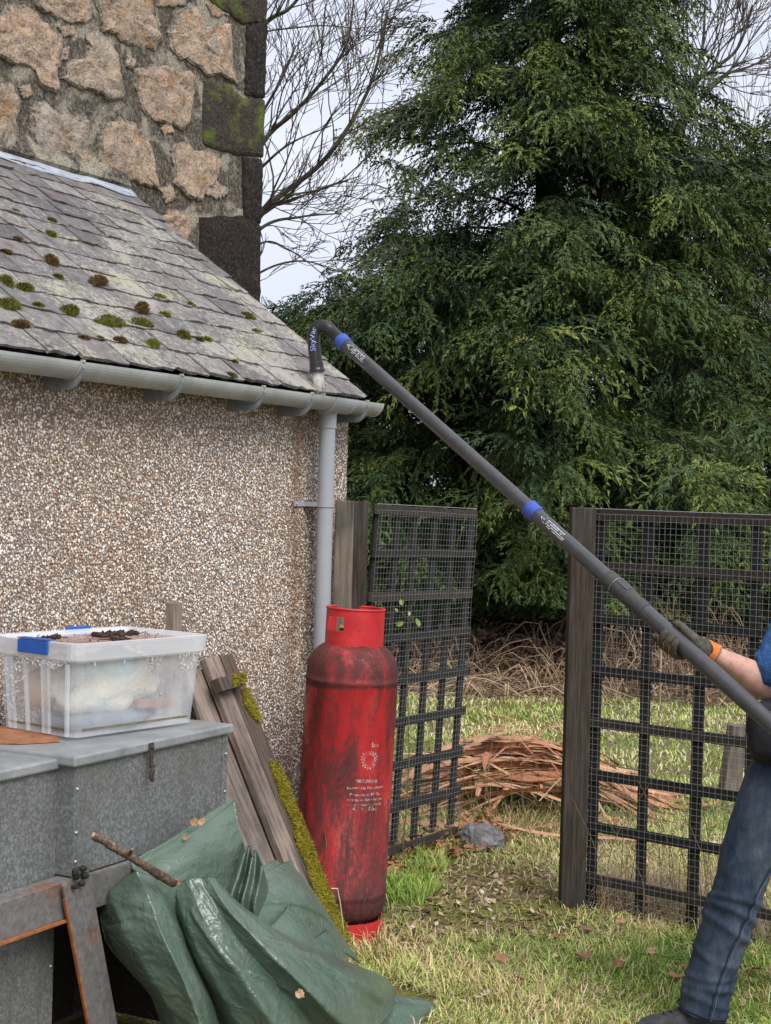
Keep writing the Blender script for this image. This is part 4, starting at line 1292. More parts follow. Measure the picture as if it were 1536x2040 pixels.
# ================================================================== LEANING BOARDS
bt = onplane(440, 1307, W(0, 0.03, 0), WN)
bf = G(680, 1893, 0.0)
bn = unit(np.cross(unit(bt - bf), WD))
if np.dot(bn, WN) < 0: bn = -bn
bdir = unit(bt - bf - WD * np.dot(bt - bf, WD))      # straight up the slope
brow = N('leaning_board_wood', 0.9, 0.15)
def woodmat(name, stops, along, seed=0):
    w_ = N(name, 0.88, 0.15)
    # noise stretched along the board direction
    vr = w_.nd('ShaderNodeVectorRotate'); vr.rotation_type = 'AXIS_ANGLE'
    zax = Vector((0, 0, 1)); ax = zax.cross(Vector(along)); ang = zax.angle(Vector(along))
    vr.inputs['Axis'].default_value = ax.normalized() if ax.length > 1e-6 else (1, 0, 0)
    vr.inputs['Angle'].default_value = -ang
    w_.ln(w_.tc.outputs['Object'], vr.inputs['Vector'])
    mp = w_.nd('ShaderNodeMapping'); mp.inputs['Scale'].default_value = (1, 1, 0.06); mp.inputs['Location'].default_value = (seed, seed * 2, 0)
    w_.ln(vr.outputs[0], mp.inputs[0])
    n1 = w_.nd('ShaderNodeTexNoise'); n1.inputs['Scale'].default_value = 70; n1.inputs['Detail'].default_value = 6; n1.inputs['Roughness'].default_value = 0.7; n1.inputs['Distortion'].default_value = 0.25
    w_.ln(mp.outputs[0], n1.inputs[0])
    n2 = w_.noise(5, 5, 0.6)
    c_ = w_.ramp(n1.outputs[0], stops)
    c_ = w_.mix(w_.ramp(n2, [(0.4, 0.0), (0.65, 0.6)]), c_, w_.ramp(n1.outputs[0], [(0.3, 0.02), (0.7, 0.10)]))
    w_.col(c_)
    w_.bump(n1.outputs[0], 0.5, 0.006)
    return w_.m
pl_m = woodmat('board_wood', [(0.25, (0.075, 0.055, 0.045)), (0.5, (0.25, 0.195, 0.165)), (0.68, (0.38, 0.31, 0.27)), (0.8, (0.52, 0.44, 0.39))], bt - bf)
pd_m = woodmat('damp_board_wood', [(0.25, (0.035, 0.026, 0.02)), (0.5, (0.11, 0.08, 0.062)), (0.75, (0.22, 0.17, 0.13))], bt - bf, 3)
panel = thing('leaning_boards', bf, 'old weathered boards with yellow moss leaning on the pebbled wall', 'wooden boards')
def board(pix, off, th, mat, name='board', lift=0.0):
    q_ = [onplane(px, py, bf + bn * off, bn) for px, py in pix]
    return obj(name, *prism(q_, -bn * th), mat, panel, bevel=0.0025)
board([(402, 1342), (384, 1330), (560, 1760), (680, 2010), (720, 2000), (600, 1860)][::-1] if False else [(372, 1335), (408, 1332), (662, 1905), (540, 1915)], -0.004, 0.02, pl_m)
board([(408, 1312), (436, 1306), (668, 1893), (634, 1893)], 0.036, 0.030, pl_m)
board([(437.5, 1306), (463, 1302), (704, 1893), (669.5, 1893)], 0.034, 0.026, pd_m)
bq = [onplane(px, py, bf + bn * 0.082, bn) for px, py in ((434, 1350), (482, 1340), (489, 1364), (445, 1377))]
bat = obj('batten', *prism(bq, -bn * 0.044), pd_m, panel, bevel=0.003)
# moss along the edge of the right board
gm_ = np.random.default_rng(4)
ym = N('yellow_moss', 0.95, 0.1)
ym.col(ym.mix(ym.attr('tone', 'Fac'), (0.14, 0.12, 0.016), (0.44, 0.38, 0.05)))
def moss_on(pix_a, pix_b, n, off, wfun, name='moss'):
    """spikes spread over the strip between two pixel lines (a: inner, b: outer edge)"""
    u = gm_.random(n); w_ = gm_.random(n)
    A0, A1 = (onplane(*p, bf + bn * off, bn) for p in pix_a)
    B0, B1 = (onplane(*p, bf + bn * off, bn) for p in pix_b)
    pos = (A0 + (A1 - A0) * u[:, None]) * (1 - w_)[:, None] + (B0 + (B1 - B0) * u[:, None]) * w_[:, None]
    k = gm_.random(n) < wfun(u, w_)
    pos, u, w_ = pos[k], u[k], w_[k]
    m = len(pos)
    hgt_ = 0.004 + 0.012 * np.clip(fbm(pos * 40, 3, 2) + .6, 0, 1.2)
    base = pos + bn * (hgt_ * gm_.uniform(0.0, 1.0, m))[:, None]
    an = gm_.uniform(0, 6.28, m)
    s1_ = WD[None] * np.cos(an)[:, None] + bdir[None] * np.sin(an)[:, None]
    sp_ = gm_.uniform(0.004, 0.009, m)
    tip = base + (bn[None] * 0.8 + gm_.normal(0, .6, (m, 3))) * sp_[:, None]
    V = np.stack([base - s1_ * .0016, base + s1_ * .0016, tip], 1).reshape(-1, 3)
    tag(obj(name, V, np.arange(3 * m).reshape(-1, 3), ym.m, panel, ftone=np.clip(gm_.uniform(0, 1, m) * .6 + hgt_ * 30, 0, 1)), kind='stuff')
def mf(u, w_):
    e = 0.50 - 0.35 * np.sin(u * 9) * .3 + 0.30 * vnoise(np.stack([u * 14, w_ * 0, u * 0], 1), 3)
    lo_ = np.where(u < 0.33, 0.95, np.where(u > 0.88, 0.30, e - 0.25))
    gap = np.clip((u - 0.36) / 0.05, 0, 1)
    top = ((u > 0.12) & (u < 0.23) & (w_ > 0.25 + 0.3 * np.abs(u - .17) / .05)).astype(float)
    return np.clip(gap * (w_ > lo_) + top, 0, 1) * np.clip(1.1 + 0.8 * vnoise(np.stack([u * 40, w_ * 6, u * 0], 1), 6), 0.15, 1)
moss_on([(437.5, 1306), (669.5, 1893)], [(463, 1302), (706, 1893)], 60000, 0.034, mf)
moss_on([(462, 1344), (462, 1370)], [(484, 1342), (488, 1362)], 2500, 0.082, lambda u, w_: 0.9 * (vnoise(np.stack([u * 4, w_ * 4, u * 0], 1), 3) > -.3))

# ================================================================== POSTS, GATE and TRELLIS with wire netting
def timber(name, stops, along=(0, 0, 1), seed=0):
    return woodmat(name, stops, A(*along) + A(1e-4, 0, 0), seed)
dk_wood = timber('dark_stained_timber', [(0.25, (0.020, 0.014, 0.010)), (0.5, (0.055, 0.042, 0.032)), (0.75, (0.11, 0.085, 0.065))], seed=1)
gy_wood = timber('grey_brown_timber', [(0.25, (0.07, 0.058, 0.046)), (0.5, (0.18, 0.15, 0.118)), (0.75, (0.30, 0.25, 0.20))], seed=5)
slat_m = plain('black_stained_slat', (0.022, 0.021, 0.021), 0.8, 0.25, 0.5, 60, 0.3)
slat_w = plain('worn_dark_slat', (0.045, 0.038, 0.033), 0.85, 0.2, 0.5, 60, 0.3)
wire_m = plain('galvanised_wire', (0.30, 0.31, 0.31), 0.5, 0.5, 0.15, 20)

pA = P(670, 1000, 7.0)
for i_, (px0, px1, lab, m_) in enumerate(((668, 705, 'wide grey brown timber post next to the corner of the pebbled wall', gy_wood), (706, 732, 'narrower dark timber post between the wide post and the left trellis', dk_wood))):
    a_, b_ = P(px0, 1000, 6.53 + .05 * i_), P(px1, 1000, 6.53 + .05 * i_)
    w_ = b_[0] - a_[0]
    o = A(a_[0], a_[1], -0.05)
    ht = P((px0 + px1) / 2, 997 + i_ * 2, 6.55)[2]
    tag(obj('fence_post', *obox(o, A(w_, 0.012, 0), A(0.004, 0.07, 0), UZ * (ht + 0.05)), m_, bevel=0.004, origin=o), lab, 'post', 'timber posts of the fence')
def trellis(name, origin, d, n, length, z0, z1, rails, uprights, label, cat, group, jitter, sag=0.0, mesh_w=0.0255, over=0.02, top_wire=True, diag=False, seed=1, lean=0.0, uw=0.034, rw=0.036, wire=0.00052):
    """origin at the near-left foot; d along, n towards the camera side; rails: z list; uprights: list of u"""
    r_ = thing(name, origin, label, cat, group)
    g = random.Random(seed)
    for i_, u_ in enumerate(uprights):
        w_ = uw + g.uniform(-.003, .003)
        tl_ = g.uniform(-jitter, jitter)
        bz = z0 + g.uniform(-.05, .03)
        obj('upright', *obox(origin + d * (u_ - w_ / 2 - lean * (z1 - bz)) + n * (-0.017) + UZ * bz, d * w_, n * 0.016, UZ * (z1 - 0.01 - bz) + d * (tl_ + lean * (z1 - bz))), slat_m, r_, bevel=0.0015)
    for i_, z_ in enumerate(rails):
        w_ = rw + g.uniform(-.003, .003)
        sl_ = sag + g.uniform(-jitter, jitter) * .6
        st = -over + g.uniform(-.01, .01)
        ln_ = length + over + g.uniform(0.0, .02)
        obj('rail', *obox(origin + d * (st - lean * (z1 - z_)) + UZ * (z_ - w_ / 2) + n * 0.0005, d * ln_ + UZ * sl_, n * 0.017, UZ * w_), slat_w if i_ in (0, len(rails) - 1) or g.random() < .35 else slat_m, r_, bevel=0.0015)
    if diag:
        a_ = origin + d * 0.14 + UZ * 0.72 - n * 0.034; b_ = origin + d * 0.34 + UZ * 1.12 - n * 0.034
        obj('brace', *obox(a_, b_ - a_, n * 0.014, unit(np.cross(b_ - a_, n)) * 0.036), slat_m, r_)
    # welded netting in front: wires joined in one mesh
    mb = MB()
    nu = int(length / mesh_w); nz_ = int((z1 - z0 - 0.02) / mesh_w)
    wr = wire
    def wp(u_, z_):
        p = np.array([[u_ * 2.3, z_ * 2.3, seed]])
        q = 0.006 * vnoise(p, 5)[0]; q2 = 0.004 * vnoise(p * 1.7, 7)[0]
        return origin + d * (u_ + q2 - lean * (z1 - z0 - z_)) + UZ * (z0 + 0.02 + z_ + sag * u_ / length + q * .8) + n * (0.021 + abs(q))
    for i_ in range(nu + 1):
        mb.tube([wp(i_ * mesh_w, z_) for z_ in np.linspace(0, nz_ * mesh_w, 14)], wr, 4, False)
    for k_ in range(nz_ + 1):
        mb.tube([wp(u_, k_ * mesh_w) for u_ in np.linspace(0, nu * mesh_w, 10)], wr, 4, False)
    if top_wire: mb.tube([origin + d * u_ + UZ * (z1 + 0.006 + sag * u_ / length) + n * 0.012 for u_ in np.linspace(0, length, 12)], 0.0014, 4)
    tag(mb.build('wire_netting', wire_m, r_), kind='stuff')
    return r_
# left gate: runs on in the line of the wall, away from us
gO = P(740, 1300, 7.02); gO[2] = 0.0
gth = math.atan(1960 / F)
gd2 = A(math.sin(gth), math.cos(gth), 0); gn2 = A(math.cos(gth), -math.sin(gth), 0)
zt = P(742, 1006, 7.02)[2]
rails = [zt - 0.02 - i * 0.2 for i in range(9)]
trellis('trellis_gate', gO, gd2, gn2, 0.93, 0.12, zt, rails, [0.02, 0.20, 0.37, 0.55, 0.73, 0.90], 'black trellis panel with wire netting behind the red gas cylinder', 'trellis', 'netted trellis panels', 0.012, sag=-0.012, mesh_w=0.0262, diag=True, seed=2, lean=0.075, wire=0.00042, uw=0.044, rw=0.042)
# right post and trellis
RP = G(1141, 1818, 0.0)
ztp = P(1162, 1011, RP[1])[2]
pw = 0.105
rth = math.atan(4000 / F)
rd2 = A(math.sin(rth), -math.cos(rth), 0); rn2 = A(-math.cos(rth), -math.sin(rth), 0)
pO = A(RP[0] - pw / 2, RP[1], -0.05)
tag(obj('fence_post', *obox(pO, A(pw, 0.0, 0), A(0.0, 0.10, 0), UZ * (ztp + 0.05)), dk_wood, bevel=0.005, origin=pO), 'thick dark brown gatepost right of the gap carrying the right trellis', 'post', 'timber posts of the fence')
rO = A(pO[0] + pw + 0.004, RP[1] + 0.03, 0)
zr = P(1190, 1016, rO[1])[2]
rails = [zr - 0.018 - i * 0.2215 for i in range(8)]
trellis('trellis_fence', rO, rd2, rn2, 1.45, 0.03, zr, rails, [0.022, 0.255, 0.492, 0.725, 0.955, 1.19, 1.42], 'dark trellis fence with wire netting right of the thick gatepost', 'trellis', 'netted trellis panels', 0.006, sag=-0.012, mesh_w=0.0258, over=-0.002, seed=4, uw=0.045, rw=0.043)
# second post at the far end of the right fence
e_ = rO + rd2 * 1.47
tag(obj('fence_post', *obox(A(e_[0], e_[1], -.05), A(pw, 0, 0), A(0, .1, 0), UZ * (zr + .06)), dk_wood, bevel=0.005, origin=e_), 'dark timber post at the far right end of the right trellis', 'post', 'timber posts of the fence')

# old leaning stump of a post beyond the fence
sO = G(1443, 1500, 0.0)
sO = P(1443, 1496, 9.2); sO[2] = 0
tag(obj('old_post', *obox(sO, A(0.105, 0.02, 0), A(-.02, .09, 0), A(0.05, 0, 0.44)), gy_wood, bevel=0.006, origin=sO), 'short pale grey leaning post stump in the grass behind the right trellis', 'post')

# ================================================================== ROCK
rk = N('grey_rock', 0.9, 0.2)
rk1 = rk.noise(16, 6, 0.7)
rk.col(rk.ramp(rk1, [(0.28, (0.05, 0.048, 0.05)), (0.5, (0.17, 0.165, 0.17)), (0.72, (0.34, 0.325, 0.32))]))
rk.bump(rk1, 0.6, 0.02)
rp = G(955, 1690, 0.0)
v, f = ball((0, 0, 0), 1.0, 26, 16)
v = v * (1 + 0.30 * fbm(v * 1.3 + 4, 3, 6) + 0.10 * vnoise(v * 5, 2))[:, None]
v = np.sign(v) * np.abs(v) ** 0.85
v = v * A(0.112, 0.09, 0.078) + rp + A(0, 0.02, 0.034)
tag(obj('rock', v, f, rk.m, origin=rp), 'grey angular rock on the ground at the end of the left trellis', 'rock')

# ================================================================== HEAP OF DEAD STRAP LEAVES
fro = G(1075, 1650, 0.0)
heap = thing('dead_leaf_heap', fro, 'heap of long dry orange brown strap leaves behind the gate gap', 'leaf heap')
frm = N('dry_strap_leaf', 0.75, 0.25)
fr = frm.rand()
frm.col(frm.mix(0.6, frm.ramp(fr, [(0.0, (0.34, 0.14, 0.075)), (0.3, (0.46, 0.22, 0.115)), (0.55, (0.54, 0.31, 0.18)), (0.75, (0.36, 0.165, 0.09)), (1.0, (0.60, 0.42, 0.28))]), frm.ramp(frm.noise(30, 4, 0.7, (1, 1, 1)), [(0.3, 0.45), (0.7, 1.25)]), 'MULTIPLY'))
gh_ = random.Random(21)
hc = A(fro[0] - 0.07, fro[1] + 0.72)
def heap_h(x, y):
    return max(0.0, 0.33 * (1 - ((x - hc[0]) / 0.92) ** 2 - ((y - hc[1]) / 0.80) ** 2))
def strap(p0, az, L_, w_, layer, curl):
    pts = []
    tilt_s = gh_.gauss(0, 1)
    nseg = 7
    for k in range(nseg):
        s_ = (k / (nseg - 1) - 0.5) * L_
        b_ = az + curl * s_
        x, y = p0[0] + s_ * math.cos(b_), p0[1] + s_ * math.sin(b_)
        z = heap_h(x, y) * (0.5 + .5 * layer) + 0.015 + 0.02 * layer + 0.022 * math.sin(6 * s_ + layer * 19) + 0.10 * tilt_s * s_ 
        pts.append(A(x, y, max(z, .012)))
    pts = np.array(pts)
    T = np.gradient(pts, axis=0); T /= np.linalg.norm(T, axis=1)[:, None]
    S_ = np.cross(T, UZ); S_ /= np.linalg.norm(S_, axis=1)[:, None]
    roll = gh_.uniform(-.9, .9)
    Nn = np.cross(S_, T)
    S2 = S_ * math.cos(roll) + Nn * math.sin(roll)
    wid = w_ * np.clip(np.sin(np.linspace(0.25, math.pi - 0.08, nseg)), 0.08, 1)[:, None]
    mid = pts + np.cross(S2, T) * w_ * 0.25
    V = np.stack([pts - S2 * wid, mid, pts + S2 * wid], 1).reshape(-1, 3)
    return V, gridfaces(nseg, 3)
for i_ in range(290):
    x = hc[0] + gh_.gauss(0, 0.36); y = hc[1] + gh_.gauss(0, 0.30)
    az = gh_.gauss(-0.10, 0.38) if gh_.random() < .8 else gh_.uniform(0, 3.14)
    V, f = strap((x, y), az, gh_.uniform(0.35, 1.0), gh_.choice((.006, .009, .013, .018, .026)) * gh_.uniform(.8, 1.2), gh_.random(), gh_.uniform(-.5, .5))
    if V[:, 1].min() < RP[1] + .15 and V[:, 0].max() > RP[0] - .3: continue
    obj('strap_leaf', V, f, frm.m, heap)
for i_ in range(10):   # a few stick up out of the heap
    x = hc[0] + gh_.uniform(-.5, .4); y = hc[1] + gh_.uniform(-.3, .2)
    b0 = A(x, y, heap_h(x, y))
    a_ = gh_.uniform(-.6, 3.6)
    tip = b0 + A(math.cos(a_) * .35, gh_.uniform(-.2, .2), gh_.uniform(.08, .26))
    pts = crom([b0, (b0 + tip) / 2 + A(0, 0, .06), tip], 7)
    wv = np.linspace(.011, .002, 7)[:, None]
    V = np.stack([pts - A(0, .6, .5) * wv, pts + A(0, -.3, 0) * wv, pts + A(0, .6, .5) * wv], 1).reshape(-1, 3)
    obj('strap_leaf', V, gridfaces(7, 3), frm.m, heap)

# ================================================================== FALLEN LEAVES
lfm = N('fallen_leaf', 0.8, 0.2)
lr = lfm.rand()
lfm.col(lfm.mix(0.7, lfm.ramp(lr, [(0.0, (0.30, 0.15, 0.08)), (0.4, (0.40, 0.22, 0.12)), (0.7, (0.48, 0.32, 0.20)), (1.0, (0.22, 0.11, 0.07))]), lfm.ramp(lfm.noise(60, 4, 0.7), [(0.3, 0.5), (0.7, 1.2)]), 'MULTIPLY'))
def leaf_mesh(size, seed, curl=0.5):
    g = random.Random(seed)
    out = []
    for k, (a_, r_) in enumerate(((-90, .45), (-60, .62), (-38, .58), (-10, .82), (12, .66), (40, .92), (62, .72), (90, 1.0), (118, .70), (140, .90), (168, .64), (190, .80), (218, .56), (240, .60))):
        a_ = math.radians(a_ + g.uniform(-5, 5)); r_ *= g.uniform(.70, 1.12)
        out.append((r_ * math.cos(a_), r_ * math.sin(a_)))
    ins = [(x * .5, y * .5) for x, y in out]
    V = []
    ax = g.uniform(0, 3.14)
    def z(x, y):
        u = x * math.cos(ax) + y * math.sin(ax); w2 = -x * math.sin(ax) + y * math.cos(ax)
        return curl * (u * u * .7) + .10 * math.sin(5 * w2) + .07 * g.uniform(-1, 1)
    V = [(0, 0, 0)] + [(x, y, z(x, y)) for x, y in ins] + [(x, y, z(x, y)) for x, y in out]
    n_ = len(out)
    f = [(0, 1 + j, 1 + (j + 1) % n_) for j in range(n_)] + [(1 + j, 1 + n_ + j, 1 + n_ + (j + 1) % n_, 1 + (j + 1) % n_) for j in range(n_)]
    return np.array(V) * size, f
leaf_labels = ['upright brown leaf in the grass in front of the gatepost', 'large flat brown leaf in the grass, nearest the camera below the gatepost', 'reddish brown leaf in the grass between the large flat leaf and the jeans', 'pale brown leaf in the grass right of the tarpaulin tail', 'small leaf just above the pale brown leaf right of the tarpaulin', 'leaf at the edge of the bare path in front of the cylinder', 'big curled leaf directly left of the grey rock', 'curled leaf touching the front of the grey rock', 'big curled leaf under the far end of the left trellis', 'leaf among the dry grass at the foot of the gatepost', 'small leaf at the foot of the right trellis, below its first opening', 'leaf on the grass between the red cylinder and the rock', 'leaf caught at the middle of the left trellis foot', 'large pale leaf beside the jeans, left of the knee to hem', 'smaller leaf just above the large pale leaf beside the jeans', 'leaf behind the netting of the right trellis', 'leaf beside the foot ring of the red cylinder', 'small dark leaf in the open grass in the middle foreground', 'small dark leaf in the grass left of the shoe', 'big leaf behind the left trellis beside the heap', 'leaf to the right of the grey rock on the path', 'leaf behind the jeans at the right edge']
spots = [(1110, 1868, .040), (1166, 1902, .050), (1232, 1926, .034), (997, 1912, .040), (985, 1888, .03), (945, 1880, .034), (905, 1694, .055), (935, 1688, .045), (885, 1672, .055), (1165, 1848, .038), (1236, 1838, .03), (860, 1700, .045),
         (835, 1660, .05), (1345, 1944, .05), (1368, 1932, .035), (1225, 1640, .04), (785, 1905, .03), (1040, 1950, .028), (1300, 1895, .03), (870, 1655, .05), (1010, 1700, .035), (1500, 1930, .035)]
for i_, (px, py, sz) in enumerate(spots):
    p = G(px, py, 0.035)
    v, f = leaf_mesh(sz, 100 + i_, 0.7)
    Rm = np.array((Matrix.Rotation(random.uniform(0, 6.28), 3, 'Z') @ Matrix.Rotation(random.uniform(-.5, .5), 3, 'X') @ Matrix.Rotation(random.uniform(-.5, .5), 3, 'Y')))
    v = v @ Rm.T
    v[:, 2] -= v[:, 2].min()
    tag(obj('fallen_leaf', v + A(p[0], p[1], gheight(p[:1], p[1:2])[0] + 0.028), f, lfm.m, origin=(p[0], p[1], .03)), leaf_labels[i_], 'leaf', 'fallen leaves on the ground')
# drift of leaves against the foot of the left trellis
n = 420
u_ = rng.uniform(-0.05, 1.25, n); w_ = np.abs(rng.normal(0, 0.09, n))
V, T = [], []
for i_ in range(n):
    v, f = leaf_mesh(rng.uniform(.02, .045), i_, 0.8)
    Rm = np.array(Matrix.Rotation(rng.uniform(0, 6.28), 3, 'Z') @ Matrix.Rotation(rng.uniform(-1, 1), 3, 'X'))
    p = gO + gd2 * u_[i_] + gn2 * (w_[i_] * 1.1 - 0.05)
    V.append(v @ Rm.T + p + UZ * (0.02 + 0.13 * math.exp(-w_[i_] * 14) * rng.random()))
    T += [tuple(q + i_ * len(v) for q in ff) for ff in f]
tag(obj('leaf_drift', np.vstack(V), T, lfm.m), kind='stuff')
# ================================================================== weeds: thin stems through the netting
wd_m = plain('dead_weed_stem', (0.25, 0.17, 0.10), 0.9, 0.2, 0.35, 30)
gw = random.Random(8)
mb = MB()
for _ in range(60):
    u_ = gw.uniform(0.02, 1.3); b_ = rO + rd2 * u_ - rn2 * gw.uniform(-0.12, 0.5)
    b_[2] = 0
    h_ = gw.uniform(0.25, 0.75)
    pts = crom([b_, b_ + A(gw.gauss(0, .03), gw.gauss(0, .03), h_ * .5), b_ + A(gw.gauss(0, .10), gw.gauss(0, .1), h_)], 9)
    mb.tube(pts, np.linspace(.0022, .0008, 9), 4, False)
for _ in range(26):
    u_ = gw.uniform(0.1, 1.5); b_ = gO + gd2 * u_ + gn2 * gw.uniform(-.3, .3); b_[2] = 0
    h_ = gw.uniform(0.2, 0.7)
    mb.tube(crom([b_, b_ + A(gw.gauss(0, .04), gw.gauss(0, .04), h_ * .5), b_ + A(gw.gauss(0, .12), gw.gauss(0, .1), h_)], 9), np.linspace(.0022, .0008, 9), 4, False)
tag(mb.build('dead_weeds', wd_m), kind='stuff')
# bramble shoot with a few green leaves behind the cylinder
bs = thing('bramble_shoot', gO + gd2 * 0.25 + gn2 * 0.05, 'young bramble shoot with pale green leaves on the left trellis', 'plant')
b0 = gO + gd2 * 0.25 + gn2 * 0.04
st_ = crom([b0, b0 + A(.02, -.02, .5), b0 + A(0.0, -.03, .95), P(815, 1200, 7.05)], 24)
obj('stem', *tube(st_, np.linspace(.003, .0015, 24), 5), plain('green_stem', (0.12, 0.14, 0.05), .7), bs)
lg_ = plain('bramble_leaf', (0.16, 0.22, 0.06), 0.5, 0.4, 0.4, 30)
for px, py, sz in ((800, 1200, .020), (797, 1243, .020), (832, 1240, .026), (815, 1222, .013), (790, 1215, .012)):
    c_ = P(px, py, 7.0)
    V = np.array([(0, -1, 0), (.55, -.4, .12), (.5, .35, .15), (0, 1, -.1), (-.5, .35, .15), (-.55, -.4, .12), (0, 0, 0)]) * sz
    Rm = np.array(Matrix.Rotation(gw.uniform(-.8, .8), 3, 'Y') @ Matrix.Rotation(gw.uniform(.6, 1.5), 3, 'X') @ Matrix.Rotation(gw.uniform(-1, 1), 3, 'Z'))
    obj('leaf', V @ Rm.T + c_, [(6, 0, 1), (6, 1, 2), (6, 2, 3), (6, 3, 4), (6, 4, 5), (6, 5, 0)], lg_, bs)

# ================================================================== GREEN TARPAULIN, folded and thrown down
tarp_m = N('green_tarpaulin', 0.32, 0.65)
t1_ = tarp_m.noise(5, 5, 0.6)
t2_ = tarp_m.noise(26, 5, 0.65, dist=0.8)
wv_ = tarp_m.nd('ShaderNodeTexWave'); wv_.inputs['Scale'].default_value = 110; wv_.inputs['Distortion'].default_value = 0.6
tarp_m.ln(tarp_m.coords((1, 1, 1)), wv_.inputs['Vector'])
tcol = tarp_m.ramp(t1_, [(0.3, (0.064, 0.106, 0.078)), (0.7, (0.115, 0.160, 0.122))])
tcol = tarp_m.mix(tarp_m.ramp(tarp_m.noise(13, 6, 0.75, loc=(4, 4, 4)), [(0.64, 0.0), (0.74, 0.55)]), tcol, (0.20, 0.15, 0.10))
tarp_m.col(tcol)
tarp_m.rgh(tarp_m.ramp(t2_, [(0.3, 0.24), (0.7, 0.38)]))
crk = tarp_m.voro(16, (1, 1, 1))
rdg_ = tarp_m.math('POWER', tarp_m.math('SUBTRACT', 1.0, tarp_m.math('ABSOLUTE', tarp_m.math('SUBTRACT', tarp_m.math('MULTIPLY', tarp_m.noise(15, 3, 0.55, dist=0.5), 2.0), 1.0))), 5.0)
tarp_m.bump(tarp_m.math('ADD', tarp_m.math('MULTIPLY', rdg_, 1.3), tarp_m.math('ADD', tarp_m.math('MULTIPLY', wv_.outputs['Fac'], 0.025), tarp_m.math('MULTIPLY', crk, 0.35))), 0.26, 0.008)
TV, TF = [], []
tn_ = 0
def fold(rows, nu=60, nv=60, amp=0.006, seed=0, freq=14, aniso=(1, 1), bulge=0.0, thick=0.006, ridges=(), crisp=False):
    """rows of (px,py,Y) control points -> double-skinned crumpled sheet"""
    global tn_
    if crisp:          # straight between the columns, so that the columns are creases
        R_ = np.array([[P(*q) for q in r_] for r_ in rows])
        nc = R_.shape[1]
        uu_ = np.linspace(0, nc - 1, nu)
        k_ = np.minimum(uu_.astype(int), nc - 2); w_ = (uu_ - k_)[None, :, None]
        lin = R_[:, k_] * (1 - w_) + R_[:, k_ + 1] * w_
        g = np.stack([crom(lin[:, j], nv) for j in range(nu)], axis=1)
        for _ in range(2): g[:, 1:-1] = (g[:, :-2] + 2 * g[:, 1:-1] + g[:, 2:]) / 4
    else:
        g = patch([[P(*q) for q in r_] for r_ in rows], nu, nv)
    nu_, nv_ = nu, nv
    du = np.gradient(g, axis=1); dv = np.gradient(g, axis=0)
    nr = np.cross(du, dv); nr /= np.linalg.norm(nr, axis=2)[..., None] + 1e-9
    if np.mean(np.sum(nr * (CAM - g), axis=2)) < 0: nr = -nr
    U, Vv = np.meshgrid(np.linspace(0, 1, nu), np.linspace(0, 1, nv))
    p = np.stack([U.ravel() * freq * aniso[0], Vv.ravel() * freq * aniso[1], U.ravel() * 0 + seed], 1)
    gk = np.random.default_rng(seed)
    nz_ = 0
    warp = 0.10 * np.stack([vnoise(p * .35 + 3, seed + 7), vnoise(p * .35 + 8, seed + 8)], 1)
    for k_ in range(9):        # straight sharp creases of many sizes
        th_ = gk.uniform(0, math.pi)
        fq = gk.uniform(.10, .22) * freq * (1 if k_ < 5 else 2.2)
        ph_ = ((U.ravel() * aniso[0] + warp[:, 0]) * math.cos(th_) + (Vv.ravel() * aniso[1] + warp[:, 1]) * math.sin(th_)) * fq + gk.random()
        tri_ = np.abs(ph_ - np.floor(ph_) - .5) * 2
        msk = np.clip(.5 + 1.2 * vnoise(p * .22 + k_ * 5.1, seed + 20 + k_), 0, 1)
        nz_ = nz_ + (np.abs(tri_ - .25 * gk.random()) - .4) * msk * (1.0 if k_ < 5 else .42)
    nz_ = nz_ * .62 + 0.12 * vnoise(p * 2.3, seed + 2)
    edge = np.clip(np.minimum.reduce([U, 1 - U, Vv, 1 - Vv]) * 8, 0, 1).ravel()
    h_ = nz_ * amp * (0.35 + .65 * edge) + bulge * (np.sin(np.pi * U) * np.sin(np.pi * Vv)).ravel()
    for (u0, v0, u1, v1, wd_, ht) in ridges:
        d_ = A(u1 - u0, v1 - v0); L_ = np.linalg.norm(d_); d_ /= L_
        x_ = (U.ravel() - u0) * d_[0] + (Vv.ravel() - v0) * d_[1]
        y_ = np.abs(-(U.ravel() - u0) * d_[1] + (Vv.ravel() - v0) * d_[0])
        h_ += ht * np.clip(1 - y_ / wd_, 0, 1) * np.clip(np.minimum(x_, L_ - x_) / 0.1 + .2, 0, 1)
    g = g + nr * h_.reshape(nv, nu)[..., None]
    b = g - nr * thick
    f1 = gridfaces(nv, nu)
    V = np.vstack([g.reshape(-1, 3), b.reshape(-1, 3)])
    m = nu * nv
    F2 = list(f1) + [tuple(i + m for i in reversed(q)) for q in f1]
    rim = [j for j in range(nu)] + [i * nu + nu - 1 for i in range(1, nv)] + [(nv - 1) * nu + j for j in range(nu - 2, -1, -1)] + [i * nu for i in range(nv - 2, 0, -1)]
    for a_, b_ in zip(rim, rim[1:] + rim[:1]):
        F2.append((a_, b_, b_ + m, a_ + m))
    TV.append(V); TF.extend([tuple(i + tn_ for i in q) for q in F2]); tn_ += len(V)
